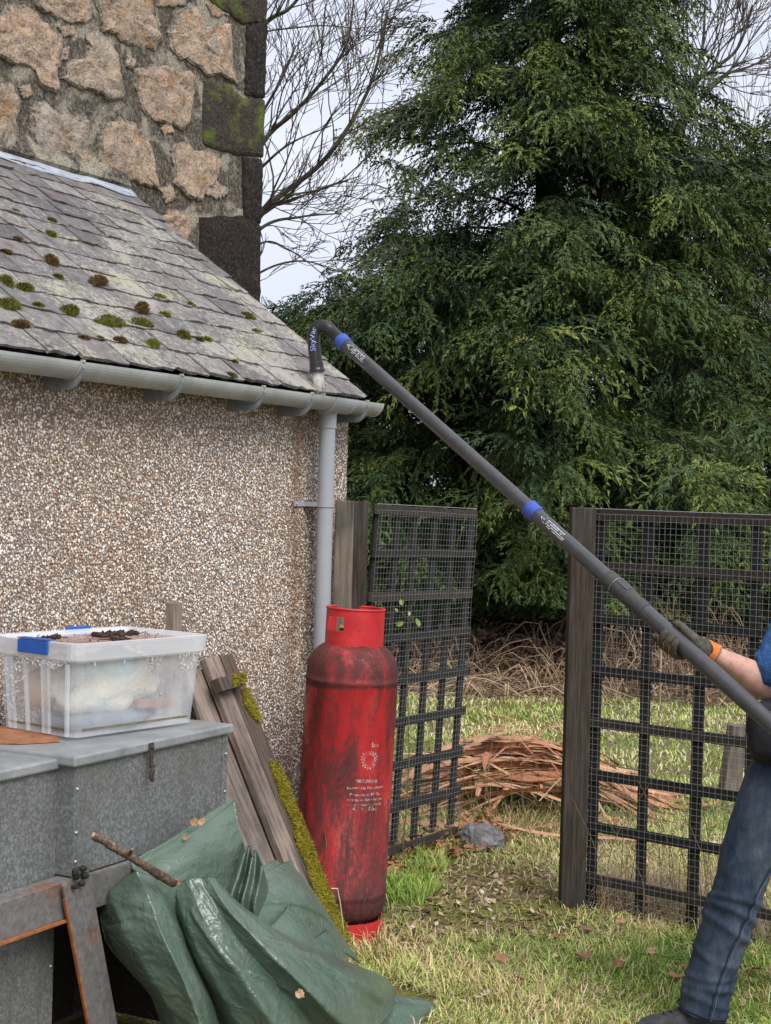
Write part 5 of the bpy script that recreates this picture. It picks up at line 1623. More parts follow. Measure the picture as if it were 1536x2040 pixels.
# back sheet against the chest, with doubled top edge
fold([[(258, 1716, 4.44), (320, 1683, 4.52), (395, 1634, 4.66), (462, 1590, 4.80)],
      [(268, 1735, 4.41), (335, 1705, 4.49), (405, 1660, 4.63), (470, 1612, 4.77)],
      [(275, 1765, 4.42), (350, 1745, 4.5), (420, 1710, 4.64), (478, 1665, 4.78)]], 40, 24, 0.003, 3, 6)
fold([[(262, 1728, 4.38), (330, 1692, 4.46), (405, 1643, 4.60), (467, 1596, 4.74)],
      [(280, 1745, 4.33), (345, 1720, 4.41), (415, 1678, 4.55), (474, 1640, 4.70)],
      [(290, 1780, 4.33), (365, 1762, 4.41), (430, 1730, 4.55), (488, 1690, 4.70)],
      [(310, 1840, 4.36), (390, 1830, 4.45), (450, 1800, 4.6), (505, 1750, 4.76)]], 60, 46, 0.006, 5, 10, bulge=0.0)
# pleats
fold([[(462, 1725, 4.66), (480, 1678, 4.70), (489, 1698, 4.62), (497, 1684, 4.72), (503, 1706, 4.64), (509, 1694, 4.74), (524, 1730, 4.68), (535, 1770, 4.8)],
      [(445, 1765, 4.60), (462, 1735, 4.64), (474, 1748, 4.56), (487, 1738, 4.67), (494, 1755, 4.60), (505, 1745, 4.70), (517, 1770, 4.66), (530, 1800, 4.78)],
      [(432, 1800, 4.54), (446, 1785, 4.58), (460, 1795, 4.51), (474, 1790, 4.62), (482, 1804, 4.56), (495, 1797, 4.66), (508, 1815, 4.64), (525, 1835, 4.76)],
      [(430, 1850, 4.58), (445, 1845, 4.6), (460, 1850, 4.55), (472, 1850, 4.64), (482, 1860, 4.6), (495, 1860, 4.68), (508, 1870, 4.68), (525, 1880, 4.78)]], 64, 40, 0.003, 9, 8)
# right flap leaning on the boards
fold([[(455, 1795, 4.74), (498, 1752, 4.88), (530, 1722, 4.98), (549, 1712, 5.05)],
      [(470, 1815, 4.72), (515, 1780, 4.86), (550, 1752, 4.96), (575, 1740, 5.05)],
      [(500, 1850, 4.74), (545, 1820, 4.88), (580, 1800, 5.0), (605, 1790, 5.1)]], 36, 24, 0.004, 12, 6)
fold([[(448, 1803, 4.68), (505, 1757, 4.84), (548, 1727, 4.98), (577, 1714, 5.10)],
      [(480, 1830, 4.62), (548, 1795, 4.80), (596, 1768, 4.96), (622, 1772, 5.12)],
      [(520, 1865, 4.66), (590, 1845, 4.84), (640, 1832, 5.04), (668, 1842, 5.22)],
      [(560, 1910, 4.74), (630, 1900, 4.92), (685, 1898, 5.14), (718, 1918, 5.34)]], 64, 60, 0.0055, 15, 11, bulge=0.0, ridges=((0.1, .2, .9, .75, .02, .007), (.3, .05, .45, .9, .02, .006)))
fold([[(520, 1862, 4.64), (552, 1832, 4.72), (572, 1806, 4.80)],
      [(560, 1880, 4.66), (594, 1858, 4.74), (606, 1836, 4.84)],
      [(606, 1902, 4.70), (628, 1892, 4.80), (642, 1874, 4.88)]], 26, 26, 0.003, 18, 5, thick=0.012)
fold([[(596, 1893, 4.74), (622, 1872, 4.82), (650, 1852, 4.92)],
      [(622, 1905, 4.76), (655, 1890, 4.86), (672, 1880, 4.97)],
      [(650, 1925, 4.80), (680, 1915, 4.92), (694, 1906, 5.04)]], 24, 24, 0.003, 20, 5, thick=0.012)
# left lobe
fold([[(198, 1812, 4.38), (216, 1776, 4.32), (246, 1748, 4.30), (272, 1734, 4.285), (306, 1744, 4.31), (336, 1778, 4.42)],
      [(202, 1842, 4.36), (236, 1828, 4.26), (276, 1812, 4.235), (304, 1806, 4.22), (334, 1816, 4.275), (356, 1838, 4.38)],
      [(216, 1885, 4.36), (262, 1888, 4.24), (304, 1884, 4.21), (332, 1880, 4.185), (362, 1890, 4.26), (384, 1910, 4.38)],
      [(258, 1935, 4.36), (304, 1952, 4.235), (344, 1962, 4.205), (370, 1962, 4.18), (396, 1970, 4.25), (418, 1985, 4.38)],
      [(300, 1985, 4.38), (340, 2018, 4.25), (378, 2044, 4.22), (402, 2050, 4.195), (426, 2060, 4.265), (446, 2070, 4.4)],
      [(330, 2060, 4.42), (368, 2094, 4.30), (404, 2124, 4.28), (428, 2130, 4.25), (450, 2130, 4.32), (468, 2130, 4.44)]], 80, 110, 0.0095, 23, 13, aniso=(.9, 1.7), crisp=True)
# centre lobe, running down and out to the ground on the right
fold([[(333, 1776, 4.46), (345, 1762, 4.40), (372, 1752, 4.385), (398, 1748, 4.39), (415, 1747, 4.385), (428, 1750, 4.41), (434, 1756, 4.46), (440, 1764, 4.54)],
      [(352, 1838, 4.42), (366, 1830, 4.35), (398, 1815, 4.325), (428, 1806, 4.350), (446, 1801, 4.325), (464, 1799, 4.37), (478, 1803, 4.44), (492, 1812, 4.58)],
      [(378, 1908, 4.42), (396, 1902, 4.33), (440, 1890, 4.30), (478, 1876, 4.345), (504, 1866, 4.305), (532, 1857, 4.38), (556, 1860, 4.47), (580, 1868, 4.70)],
      [(410, 1980, 4.44), (436, 1976, 4.33), (496, 1968, 4.29), (545, 1952, 4.360), (578, 1940, 4.305), (620, 1924, 4.44), (658, 1918, 4.58), (694, 1916, 4.92)],
      [(440, 2050, 4.46), (476, 2052, 4.35), (550, 2052, 4.31), (612, 2030, 4.41), (650, 2010, 4.355), (700, 1984, 4.57), (738, 1962, 4.74), (770, 1950, 5.06)],
      [(466, 2120, 4.5), (520, 2128, 4.42), (612, 2128, 4.40), (684, 2098, 4.54), (716, 2074, 4.50), (756, 2042, 4.75), (780, 2014, 4.92), (794, 1992, 5.16)]], 115, 110, 0.0100, 29, 15, aniso=(1.6, .9), crisp=True,
     ridges=((.22, .15, .30, .55, .03, .008), (.30, .5, .52, .7, .03, .007), (.6, .4, .9, .6, .03, .008)))
# tail lying on the grass
fold([[(640, 1960, 4.90), (712, 1966, 5.02), (770, 1984, 5.20), (826, 1987, 5.24), (864, 1998, 5.24)],
      [(668, 2000, 4.84), (728, 2006, 4.96), (786, 2008, 5.06), (838, 2010, 5.12), (869, 2008, 5.18)],
      [(690, 2050, 4.84), (748, 2058, 4.92), (800, 2048, 4.98), (842, 2034, 5.06), (866, 2018, 5.14)]], 60, 30, 0.007, 33, 9, bulge=0.02, ridges=((.2, .3, .95, .4, .12, .012),))
tO = A(*P(450, 1900, 4.5)[:2], 0)
tp_o = obj('tarpaulin', np.vstack(TV), TF, tarp_m.m, smooth=True, origin=tO)
tag(tp_o, 'crumpled folded dark green tarpaulin slumped against the grey chest and boards', 'tarpaulin')
# stick lying on it
stk_m = N('bark_stick', 0.9, 0.15)
stk_m.col(stk_m.ramp(stk_m.noise(60, 5, 0.75), [(0.3, (0.035, 0.025, 0.02)), (0.52, (0.12, 0.08, 0.06)), (0.72, (0.34, 0.27, 0.22))]))
stk_m.bump(stk_m.noise(90, 4, 0.7), 0.8, 0.006)
sp_ = crom([P(186, 1664, 4.16), P(232, 1690, 4.18), P(262, 1708, 4.20), P(300, 1732, 4.23), P(347, 1760, 4.30)], 34)
v, f = tube(sp_, np.linspace(0.0115, 0.0125, 34) * (1 + .14 * vnoise(np.stack([np.arange(34) * .5, np.zeros(34), np.zeros(34)], 1), 3)), 10)
v = v + 0.0012 * vnoise(v * 160, 5)[:, None]
stk = thing('stick', sp_[0], 'broken brown stick lying on the top of the green tarpaulin', 'stick')
obj('bark', v, f, stk_m.m, stk, smooth=True)
dq = unit(sp_[0] - sp_[1])
obj('broken_end', *tube([sp_[0] - dq * .001, sp_[0] + dq * 0.006], [0.0092, 0.006], 9), plain('pale_split_wood', (0.36, 0.28, 0.20), 0.9, 0.2, 0.4, 90), stk)
obj('side_stub', *tube([P(257, 1705, 4.19), P(263, 1692, 4.17)], [.006, .0045], 7), stk_m.m, stk)
for i_, (px, py, Y, sz, lab) in enumerate(((387, 1640, 4.58, .018, 'small brown leaf on the top fold of the tarpaulin, left of two'), (403, 1638, 4.60, .016, 'small brown leaf on the top fold of the tarpaulin, right of two'), (370, 1667, 4.50, .014, 'scrap of brown leaf in the crease below two leaves on the tarpaulin'), (598, 1979, 4.24, .02, 'flattened rust brown leaf stuck on the middle of the tarpaulin'), (352, 1757, 4.30, .016, 'dark leaf scrap by the lower end of the stick'), (497, 1762, 4.80, .016, 'black leaf scrap in the pleats of the tarpaulin'))):
    v, f = leaf_mesh(sz, 300 + i_, 0.5)
    v = v @ np.array(Matrix.Rotation(1.0, 3, 'X') @ Matrix.Rotation(i_, 3, 'Z')).T + P(px, py, Y)
    tag(obj('leaf_scrap', v, f, lfm.m, origin=P(px, py, Y)), lab, 'leaf')
# bleached grass stalk in front of the moss
sw = plain('bleached_straw', (0.66, 0.58, 0.42), 0.8, 0.2, 0.15, 30)
a_ = [P(660, 1770, 5.45), P(672, 1770, 5.45), P(678, 1800, 5.47), P(684, 1850, 5.5), P(684, 1890, 5.6)]
tag(obj('straw_stalk', *tube(np.array(a_), 0.0022, 5), sw, origin=a_[-1]), 'bent bleached straw stalk in front of the mossy board foot', 'stalk')

# ================================================================== TREES
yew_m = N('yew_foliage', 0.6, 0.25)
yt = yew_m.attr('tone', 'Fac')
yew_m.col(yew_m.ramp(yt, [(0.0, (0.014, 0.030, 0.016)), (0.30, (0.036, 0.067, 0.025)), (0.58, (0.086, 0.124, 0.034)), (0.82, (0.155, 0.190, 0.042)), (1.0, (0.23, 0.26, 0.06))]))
bark_m = N('dark_bark', 0.95, 0.1)
bark_m.col(bark_m.ramp(bark_m.noise(14, 5, 0.7, (1, 1, .25)), [(0.3, (0.022, 0.016, 0.014)), (0.7, (0.085, 0.062, 0.052))]))
def yew_spray(seed, L_=0.66, ntw=7):
    """drooping feathery spray: main twig along +x, hanging side twigs, close needles; returns (n,3,3), tip-ness (n)"""
    g = np.random.default_rng(seed)
    Q, tip = [], []
    def along(az0, l, droop, p0, lev):
        n = max(4, int(l / 0.041))
        for k in range(n):
            u = (k + .5) / n
            d = np.array([math.cos(az0), math.sin(az0), 0])
            x_ = l * u
            hz = x_ * (1 - .28 * u)
            p = p0 + d * hz + np.array([0, 0, -droop * x_ ** 2])
            tdir = unit(d * (1 - .56 * u) + np.array([0, 0, -2 * droop * x_]))
            lat = unit(np.cross(np.array([0, 0, 1.0]), tdir) + g.normal(0, .25, 3))
            nl = 0.064 * (1 - .3 * u) * g.uniform(.8, 1.25)
            for sd in (-1, 1):
                dirn = unit(tdir * g.uniform(.9, 1.4) + lat * sd * g.uniform(.35, .75) + np.array([0, 0, g.uniform(-.3, .15)]))
                w_ = unit(np.cross(dirn, np.array([g.uniform(-.7, .7), g.uniform(-.7, .7), 1.0]))) * 0.0112
                Q.append([p - w_, p + w_, p + dirn * nl])
                tip.append(lev * .45 + .55 * u)
    dr = g.uniform(.6, 1.2)
    for k in range(ntw):
        u = 0.06 + 0.88 * k / (ntw - 1)
        p0 = np.array([L_ * u * (1 - .08 * u), 0, -dr * (L_ * u) ** 2 * .8])
        l = 0.27 * (1 - .42 * u) * g.uniform(.75, 1.25)
        for sd in (-1, 1):
            if g.random() < .08: continue
            along(sd * g.uniform(.35, .95), l, g.uniform(1.6, 4.0), p0, u)
    along(0, L_, dr * .8, np.zeros(3), .6)
    return np.array(Q), np.array(tip)
SPR = [yew_spray(50 + i) for i in range(7)]
def rotz(a):
    c, s = np.cos(a), np.sin(a)
    M_ = np.zeros((len(a), 3, 3)); M_[:, 0, 0] = c; M_[:, 0, 1] = -s; M_[:, 1, 0] = s; M_[:, 1, 1] = c; M_[:, 2, 2] = 1
    return M_
def roty(a):
    c, s = np.cos(a), np.sin(a)
    M_ = np.zeros((len(a), 3, 3)); M_[:, 0, 0] = c; M_[:, 0, 2] = s; M_[:, 2, 0] = -s; M_[:, 2, 2] = c; M_[:, 1, 1] = 1
    return M_
def rotx(a):
    c, s = np.cos(a), np.sin(a)
    M_ = np.zeros((len(a), 3, 3)); M_[:, 1, 1] = c; M_[:, 1, 2] = -s; M_[:, 2, 1] = s; M_[:, 2, 2] = c; M_[:, 0, 0] = 1
    return M_
def yew(base, height, prof, nbranch, seed, label, name='yew_tree', stems=1, scale=1.0, per=13, group=None, hmin=0.35, tonebias=0.0, backcut=True, cat='tree', low=.02):
    """prof(h/H) -> crown radius; branches leave the trunk, rise, and droop; sprays hang along them"""
    g = np.random.default_rng(seed)
    r_ = thing(name, base, label, cat, group)
    tmb = MB()
    for s_ in range(stems):
        off = A(g.normal(0, .25), g.normal(0, .2), 0) * (s_ > 0)
        pts = crom([base + off, base + off * 1.4 + A(g.normal(0, .08), 0, height * .3), base + off * 1.2 + A(g.normal(0, .15), g.normal(0, .1), height * .65), base + A(0, 0, height * .97)], 22)
        tmb.tube(pts, np.linspace(.14 if s_ == 0 else .08, .015, 22) * height / 9, 8)
    tmb.build('trunk', bark_m.m, r_, smooth=True)
    lmb = MB()
    POS, AZ, PT, RL, SC_, TN, VAR = [], [], [], [], [], [], []
    to_cam = math.atan2(CAM[1] - base[1], CAM[0] - base[0])
    for b in range(nbranch):
        hn = hmin / height + (1 - hmin / height) * (1 - (1 - (b + g.random()) / nbranch) ** 0.9) * .985
        h = hn * height
        az = g.uniform(0, 2 * math.pi) if g.random() < .90 else to_cam + g.normal(0, .6)
        back = math.cos(az - to_cam) < -.25
        if backcut and back and g.random() < .72: continue
        L_ = prof(hn) * g.uniform(.78, 1.14)
        if L_ < .15: L_ = .15
        up_ = g.uniform(.10, .55) if hn > .25 else g.uniform(-.10, .30)
        dirh = A(math.cos(az), math.sin(az), 0)
        lat = A(-math.sin(az), math.cos(az), 0)
        p0 = base + A(0, 0, h)
        bend = g.normal(0, .10)
        n = 14
        s = np.linspace(0, 1, n)
        pts = p0 + dirh * (L_ * s * (1 - .06 * s))[:, None] + lat * (bend * L_ * s ** 2)[:, None] + UZ * (up_ * L_ * s - (.25 + .55 * up_) * L_ * s ** 2.2)[:, None]
        pts[:, 2] = np.maximum(pts[:, 2], .18)
        lmb.tube(pts, np.linspace(.024, .004, n) * min(1, L_ / 2.2 + .3), 4, False)
        m = max(2, int(per * (.35 + L_ / 2.6)))
        btone = g.normal(0, .07)
        for k in range(m):
            u = min(0.08 + .95 * (k + g.random()) / m, 1.0)
            i = min(int(u * (n - 1)), n - 2)
            p = pts[i] + (pts[i + 1] - pts[i]) * (u * (n - 1) - i)
            sidew = g.normal(0, .26) * (1.1 - .5 * u) * min(1.2, L_ / 2)
            p = p + lat * sidew - UZ * abs(sidew) * .25 + UZ * g.normal(0, .05)
            ctone = g.normal(0, .13)
            for _ in range(4):
                POS.append(p + A(*g.normal(0, .07, 3)))
                AZ.append(az + sidew * 1.2 + g.normal(0, .75))
                PT.append(g.uniform(-.30, .42))
                RL.append(g.normal(0, .5))
                SC_.append(scale * g.uniform(.62, 1.15))
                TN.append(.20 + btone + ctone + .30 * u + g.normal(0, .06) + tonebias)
                VAR.append(g.integers(0, len(SPR)))
    lmb.build('branch', bark_m.m, r_, smooth=True)['kind'] = 'stuff'
    POS, AZ, PT, RL, SC_, TN, VAR = map(np.array, (POS, AZ, PT, RL, SC_, TN, VAR))
    Rm = rotz(AZ) @ roty(PT) @ rotx(RL)
    Vs, Ts = [], []
    for vi, (Q, tp_) in enumerate(SPR):
        k = np.where(VAR == vi)[0]
        if not len(k): continue
        W_ = np.einsum('kij,nqj->knqi', Rm[k] * SC_[k][:, None, None], Q) + POS[k][:, None, None, :]
        Vs.append(W_.reshape(-1, 3))
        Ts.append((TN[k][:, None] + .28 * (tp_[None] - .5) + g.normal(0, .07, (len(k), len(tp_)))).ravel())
    V = np.vstack(Vs); T = np.clip(np.concatenate(Ts), 0, 1)
    q = V.reshape(-1, 3, 3)
    # nothing under the ground
    ok = q[:, :, 2].min(1) > low + .25 * vnoise(q[:, 0] * A(1.3, 1.3, 0), 3)
    q, T = q[ok], T[ok]
    pass
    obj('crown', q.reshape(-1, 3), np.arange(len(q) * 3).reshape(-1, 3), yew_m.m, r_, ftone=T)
    return r_
def prof_main(h):
    return float(np.interp(h, [0, .06, .15, .3, .48, .57, .7, .85, 1], [2.3, 3.1, 3.35, 3.1, 2.4, 1.95, 1.2, .6, .1]))
Y1 = P(1075, 1300, 16.6); Y1[2] = 0
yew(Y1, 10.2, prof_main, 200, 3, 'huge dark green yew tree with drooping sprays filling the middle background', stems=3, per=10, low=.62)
Y2 = P(1760, 1300, 18.5); Y2[2] = 0
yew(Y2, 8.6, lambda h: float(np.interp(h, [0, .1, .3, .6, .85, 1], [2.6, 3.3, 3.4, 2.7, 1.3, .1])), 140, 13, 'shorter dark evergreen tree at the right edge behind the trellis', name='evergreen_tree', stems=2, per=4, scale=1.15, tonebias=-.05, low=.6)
Y3 = P(800, 1300, 17.2); Y3[2] = 0
yew(Y3, 4.9, lambda h: float(np.interp(h, [0, .1, .35, .7, 1], [1.5, 1.9, 1.9, 1.2, .1])), 110, 17, 'dark evergreen bush between the lean-to corner and the yew', name='evergreen_bush', stems=2, per=6, tonebias=-.06, cat='bush', low=.35)
Y4 = P(1330, 1250, 21.0); Y4[2] = 0
yew(Y4, 4.6, lambda h: float(np.interp(h, [0, .1, .4, .8, 1], [2.6, 3.2, 3.0, 1.6, .2])), 70, 19, 'low dark evergreen thicket glimpsed under the yew branches', name='evergreen_bush', stems=2, per=4, scale=1.5, tonebias=-.15, cat='bush')
# dark conifers far off, left
for i_, (px, Y, h_, r0, lab) in enumerate(((640, 24.0, 5.3, 1.3, 'dark spruce just right of the stone house corner'), (545, 30.0, 5.6, 1.3, 'distant spruce tip beside the sooty stone corner'))):
    b_ = P(px, 1200, Y); b_[2] = 0
    yew(b_, h_, lambda h, r0=r0: r0 * float(np.interp(h, [0, .1, .5, 1], [.8, 1.0, .6, .05])), 60, 60 + i_, lab, name='spruce_tree', per=3, scale=1.4, tonebias=-.2)

# ---- bare deciduous trees
twig_m = N('bare_bark', 0.9, 0.15)
twig_m.col(twig_m.mix(twig_m.ramp(twig_m.noise(6, 4, .6), [(.45, 0.0), (.6, .7)]), (0.065, 0.052, 0.046), (0.16, 0.155, 0.115)))
def grow(mb, p, d, L_, r0, g, lev, maxlev, up=0.12, spread=.75, minr=.0028, kids=(4, 7)):
    n = 7
    pts = [p]
    dd = d.copy()
    for k in range(n - 1):
        dd = unit(dd + A(g.gauss(0, .11), g.gauss(0, .11), g.gauss(0, .11) + up * .25))
        pts.append(pts[-1] + dd * L_ / (n - 1))
    mb.tube(np.array(pts), np.linspace(r0, max(minr * .7, r0 * .4), n), 6 if lev < 1 else 3 if lev > 1 else 4, False)
    if lev >= maxlev: return
    for _ in range(g.randint(*kids)):
        u = g.uniform(.18, 1.0)
        i = min(int(u * (n - 1)), n - 2)
        q = pts[i] + (pts[i + 1] - pts[i]) * (u * (n - 1) - i)
        ax = unit(pts[i + 1] - pts[i])
        o_ = unit(np.cross(ax, A(g.gauss(0, 1), g.gauss(0, 1), g.gauss(0, 1))))
        d2 = unit(ax + o_ * spread * g.uniform(.6, 1.3) + UZ * up)
        grow(mb, q, d2, L_ * g.uniform(.38, .62), max(minr, r0 * (1 - u * .55) * .52), g, lev + 1, maxlev, up, spread, minr, kids)
def limb(mb, pix, r0, r1, g, nk, maxlev=2, L_=1.2, up=.15, minr=.0035):
    pts = crom([P(*q) for q in pix], 26)
    mb.tube(pts, np.linspace(r0, r1, 26), 6, False)
    for k in range(int(nk * .62)):
        u = g.uniform(.12, 1.0)
        i = min(int(u * 25), 24)
        ax = unit(pts[i + 1] - pts[i])
        o_ = unit(np.cross(ax, A(g.gauss(0, .6), g.gauss(0, 1), g.gauss(0, .6))))
        grow(mb, pts[i], unit(ax + o_ * g.uniform(.5, 1.0) + UZ * up), L_ * g.uniform(.5, 1.15), max(minr, (r0 + (r1 - r0) * u) * .38), g, 0, maxlev, up, .75, minr, (2, 5))
g = random.Random(31)
b_ = P(430, 1200, 13.5); b_[2] = 0
bt_ = thing('bare_tree', b_, 'leafless tree with lichened limbs reaching out behind the stone house corner', 'tree')
tr_ = MB()
tr_.tube(crom([b_, b_ + A(.05, 0, 1.5), P(430, 640, 13.5), P(436, 420, 13.4), P(445, 150, 13.3), P(450, -250, 13.3)], 30), np.linspace(.20, .06, 30), 10)
tr_.build('trunk', twig_m.m, bt_, smooth=True)
L1 = MB()
limb(L1, [(436, 560, 13.4), (515, 432, 13.2), (560, 388, 13.1), (640, 325, 13.0), (705, 235, 12.9), (748, 140, 12.8), (772, 20, 12.7)], .034, .008, g, 34)
limb(L1, [(438, 470, 13.4), (520, 290, 13.3), (585, 225, 13.2), (640, 165, 13.1), (690, 90, 13.0), (705, 0, 13.0)], .028, .008, g, 30)
limb(L1, [(445, 140, 13.3), (530, 45, 13.2), (575, 18, 13.1), (615, -30, 13.0)], .026, .010, g, 16)
limb(L1, [(436, 520, 13.4), (515, 425, 13.6), (575, 402, 13.7), (640, 375, 13.8), (720, 350, 13.8)], .022, .005, g, 16, L_=.9)
limb(L1, [(434, 560, 13.4), (520, 455, 13.2), (600, 432, 13.1), (680, 425, 13.0)], .020, .005, g, 12, L_=.8)
limb(L1, [(434, 600, 13.4), (515, 488, 13.5), (580, 500, 13.5), (660, 560, 13.5)], .014, .004, g, 10, L_=.6)
limb(L1, [(434, 620, 13.4), (515, 545, 13.3), (600, 520, 13.3), (690, 545, 13.3)], .014, .004, g, 10, L_=.6)
limb(L1, [(440, 380, 13.4), (520, 230, 13.0), (560, 160, 12.9), (590, 90, 12.8)], .018, .006, g, 16, L_=1.0)
limb(L1, [(440, 420, 13.4), (525, 330, 12.8), (580, 285, 12.7), (660, 250, 12.6)], .016, .005, g, 14, L_=.9)
tag(L1.build('limbs', twig_m.m, bt_), kind='stuff')
b_ = P(1330, 1200, 23.0); b_[2] = 0
bt2 = thing('bare_tree', b_, 'leafless tree rising behind the right side of the yew', 'tree')
tr_ = MB(); tr_.tube(crom([b_, P(1335, 700, 23), P(1340, 420, 23), P(1350, 240, 23)], 20), np.linspace(.2, .09, 20), 8); tr_.build('trunk', twig_m.m, bt2, smooth=True)
L2 = MB()
limb(L2, [(1340, 420, 23), (1372, 190, 22.8), (1420, 140, 22.7), (1470, 95, 22.6), (1500, 10, 22.5)], .055, .014, g, 30, L_=1.8, minr=.006)
limb(L2, [(1345, 330, 23), (1380, 175, 23), (1400, 90, 23), (1405, -20, 23)], .045, .014, g, 24, L_=1.8, minr=.006)
limb(L2, [(1350, 260, 23), (1430, 160, 23.3), (1500, 130, 23.4), (1560, 100, 23.4)], .035, .010, g, 22, L_=1.6, minr=.006)
tag(L2.build('limbs', twig_m.m, bt2), kind='stuff')
# screen of fine upright twigs at the right edge
L3 = MB()
for _ in range(24):
    p = P(g.uniform(1440, 1640), 1200, g.uniform(25, 28)); p[2] = 0
    grow(L3, p, unit(A(g.gauss(0, .08), 0, 1)), g.uniform(4.6, 6.6), .03, g, 0, 2, .35, .35, .006, (6, 9))
tag(L3.build('sapling_thicket', twig_m.m), kind='stuff')
# far-off low trees that close the view under the crowns
L4 = MB()
for _ in range(20):
    p = A(g.uniform(-9, 16), g.uniform(27, 36), 0)
    grow(L4, p, unit(A(g.gauss(0, .12), 0, 1)), g.uniform(2.6, 4.4), .05, g, 0, 2, .2, .7, .010, (6, 9))
tag(L4.build('far_scrub', twig_m.m), kind='stuff')

# ---- dead bramble and bracken along the edge of the lawn
br_m = N('dead_bramble', 0.9, 0.15)
br_m.col(br_m.attr('fcol'))
mbv, mbf, mbc, nn0 = [], [], [], 0
pal = [(0.38, 0.26, 0.17), (0.50, 0.37, 0.25), (0.28, 0.18, 0.12), (0.60, 0.46, 0.32), (0.18, 0.11, 0.08)]
for _ in range(2600):
    x = g.uniform(-2.2, 5.6); y = g.uniform(13.5, 15.9)
    p0 = A(x, y, 0.0)
    h_ = g.uniform(.2, 1.05) * (0.7 + .5 * vnoise(np.array([[x * .8, y * .3, 0]]), 4)[0]) * min(1.0, .45 + (y - 13.5) * .5) * 0.95
    a_ = g.uniform(0, 6.28); l_ = g.uniform(.15, .9)
    dx = A(math.cos(a_), math.sin(a_) * .5, 0)
    pts = crom([p0, p0 + dx * l_ * .35 + UZ * h_, p0 + dx * l_ * .8 + UZ * h_ * g.uniform(.5, 1.0), p0 + dx * l_ * 1.2 + UZ * h_ * g.uniform(-.05, .5)], 7)
    pts[:, 2] = np.maximum(pts[:, 2], .01)
    v, f = tube(pts, np.linspace(.0075, .003, 7) * g.uniform(.6, 1.2), 3, False)
    mbv.append(v); mbf += [tuple(q + nn0 for q in ff) for ff in f]; nn0 += len(v)
    mbc += [np.array(g.choice(pal)) * g.uniform(.7, 1.2)] * len(f)
tag(obj('dead_brambles', np.vstack(mbv), np.array(mbf), br_m.m, fcol=np.array(mbc)), kind='stuff')
# dead leaves caught in them
n = 9000
x = rng.uniform(-2.3, 5.8, n); y = rng.uniform(13.6, 16.6, n); z = rng.uniform(0, 1, n) ** 1.5 * .75 * np.clip((y - 13.5) * .6, .1, 1)
cc = np.stack([x, y, z + .01], 1)
e1 = rng.normal(0, 1, (n, 3)); e1 /= np.linalg.norm(e1, axis=1)[:, None]
e2 = np.cross(e1, rng.normal(0, 1, (n, 3))); e2 /= np.linalg.norm(e2, axis=1)[:, None]
s_ = rng.uniform(.012, .04, n)[:, None]
pal = np.array([(0.20, 0.12, 0.08), (0.30, 0.18, 0.11), (0.12, 0.075, 0.05), (0.38, 0.27, 0.18)])
tag(obj('dead_bracken', np.stack([cc - e1 * s_, cc - e2 * s_ * .5, cc + e1 * s_, cc + e2 * s_ * .5], 1).reshape(-1, 3), np.arange(4 * n).reshape(-1, 4), br_m.m, fcol=pal[rng.integers(0, 4, n)] * rng.uniform(.7, 1.2, n)[:, None]), kind='stuff')

# ================================================================== GUTTER VACUUM POLE
pole_m = plain('black_carbon_tube', (0.055, 0.055, 0.060), 0.32, 0.75, 0.18, 30)
polg_m = plain('dark_grey_coupling', (0.060, 0.060, 0.060), 0.6, 0.35, 0.2, 60)
elb_m = plain('black_plastic_elbow', (0.024, 0.023, 0.025), 0.35, 0.5, 0.2, 50)
colb_m = plain('blue_collar', (0.055, 0.10, 0.42), 0.45, 0.4, 0.2, 40)
noz_m = N('scuffed_nozzle', 0.55, 0.3)
noz_m.col(noz_m.ramp(noz_m.noise(70, 5, 0.75, (1, 1, .35)), [(0.33, (0.18, 0.17, 0.17)), (0.5, (0.55, 0.54, 0.53))]))
PA, PB = P(668, 668, 6.36), P(1505, 1414, 4.72)
pd = unit(PB - PA)
def onpole(px, py):
    """distance along the pole of the point under a photo pixel"""
    d = unit(ray(px, py)); n_ = np.cross(pd, np.cross(d, pd))
    t_ = np.dot(n_, PA - CAM) / np.dot(n_, d)
    return np.dot(CAM + d * t_ - PA, pd)
pole = thing('vacuum_pole', PB, 'long black gutter vacuum pole with blue collars hooked over the roof edge', 'vacuum pole')
pe = PA + pd * (np.linalg.norm(PB - PA) + 0.75)
def pt(s_): return PA + pd * s_
s1_, s2_, s3_, s4_ = onpole(684, 684), onpole(1062, 1020), onpole(1222, 1163), onpole(1285, 1216)
obj('upper_tube', *tube([pt(s1_), pt(s2_ + .01)], 0.0265, 32), pole_m, pole, smooth=True, bevel=0)
obj('middle_tube', *tube([pt(s2_ - .01), pt(s3_ + .02)], 0.0268, 32), pole_m, pole, smooth=True)
obj('lower_tube', *tube([pt(s4_ - .02), pe], 0.0272, 32), pole_m, pole, smooth=True)
for o in pole.children:
    m_ = o.modifiers.new('es', 'EDGE_SPLIT')
def ringp(prof):
    V, F_ = [], []
    T, U, W_ = pd, unit(np.cross(pd, UZ)), unit(np.cross(np.cross(pd, UZ), pd))
    S_ = 32
    for s_, r_ in prof:
        for j in range(S_):
            a_ = 2 * math.pi * j / S_
            V.append(pt(s_) + (U * math.cos(a_) + W_ * math.sin(a_)) * r_)
    F_ = [(i * S_ + j, (i + 1) * S_ + j, (i + 1) * S_ + (j + 1) % S_, i * S_ + (j + 1) % S_) for i in range(len(prof) - 1) for j in range(S_)]
    return np.array(V), F_
for s_ in (s1_, s2_):
    c_ = obj('blue_collar', *ringp([(s_ - .022, .0270), (s_ - .022, .0335), (s_ - .016, .0335), (s_ - .014, .0312), (s_ + .024, .0312), (s_ + .026, .0272)]), colb_m, pole)
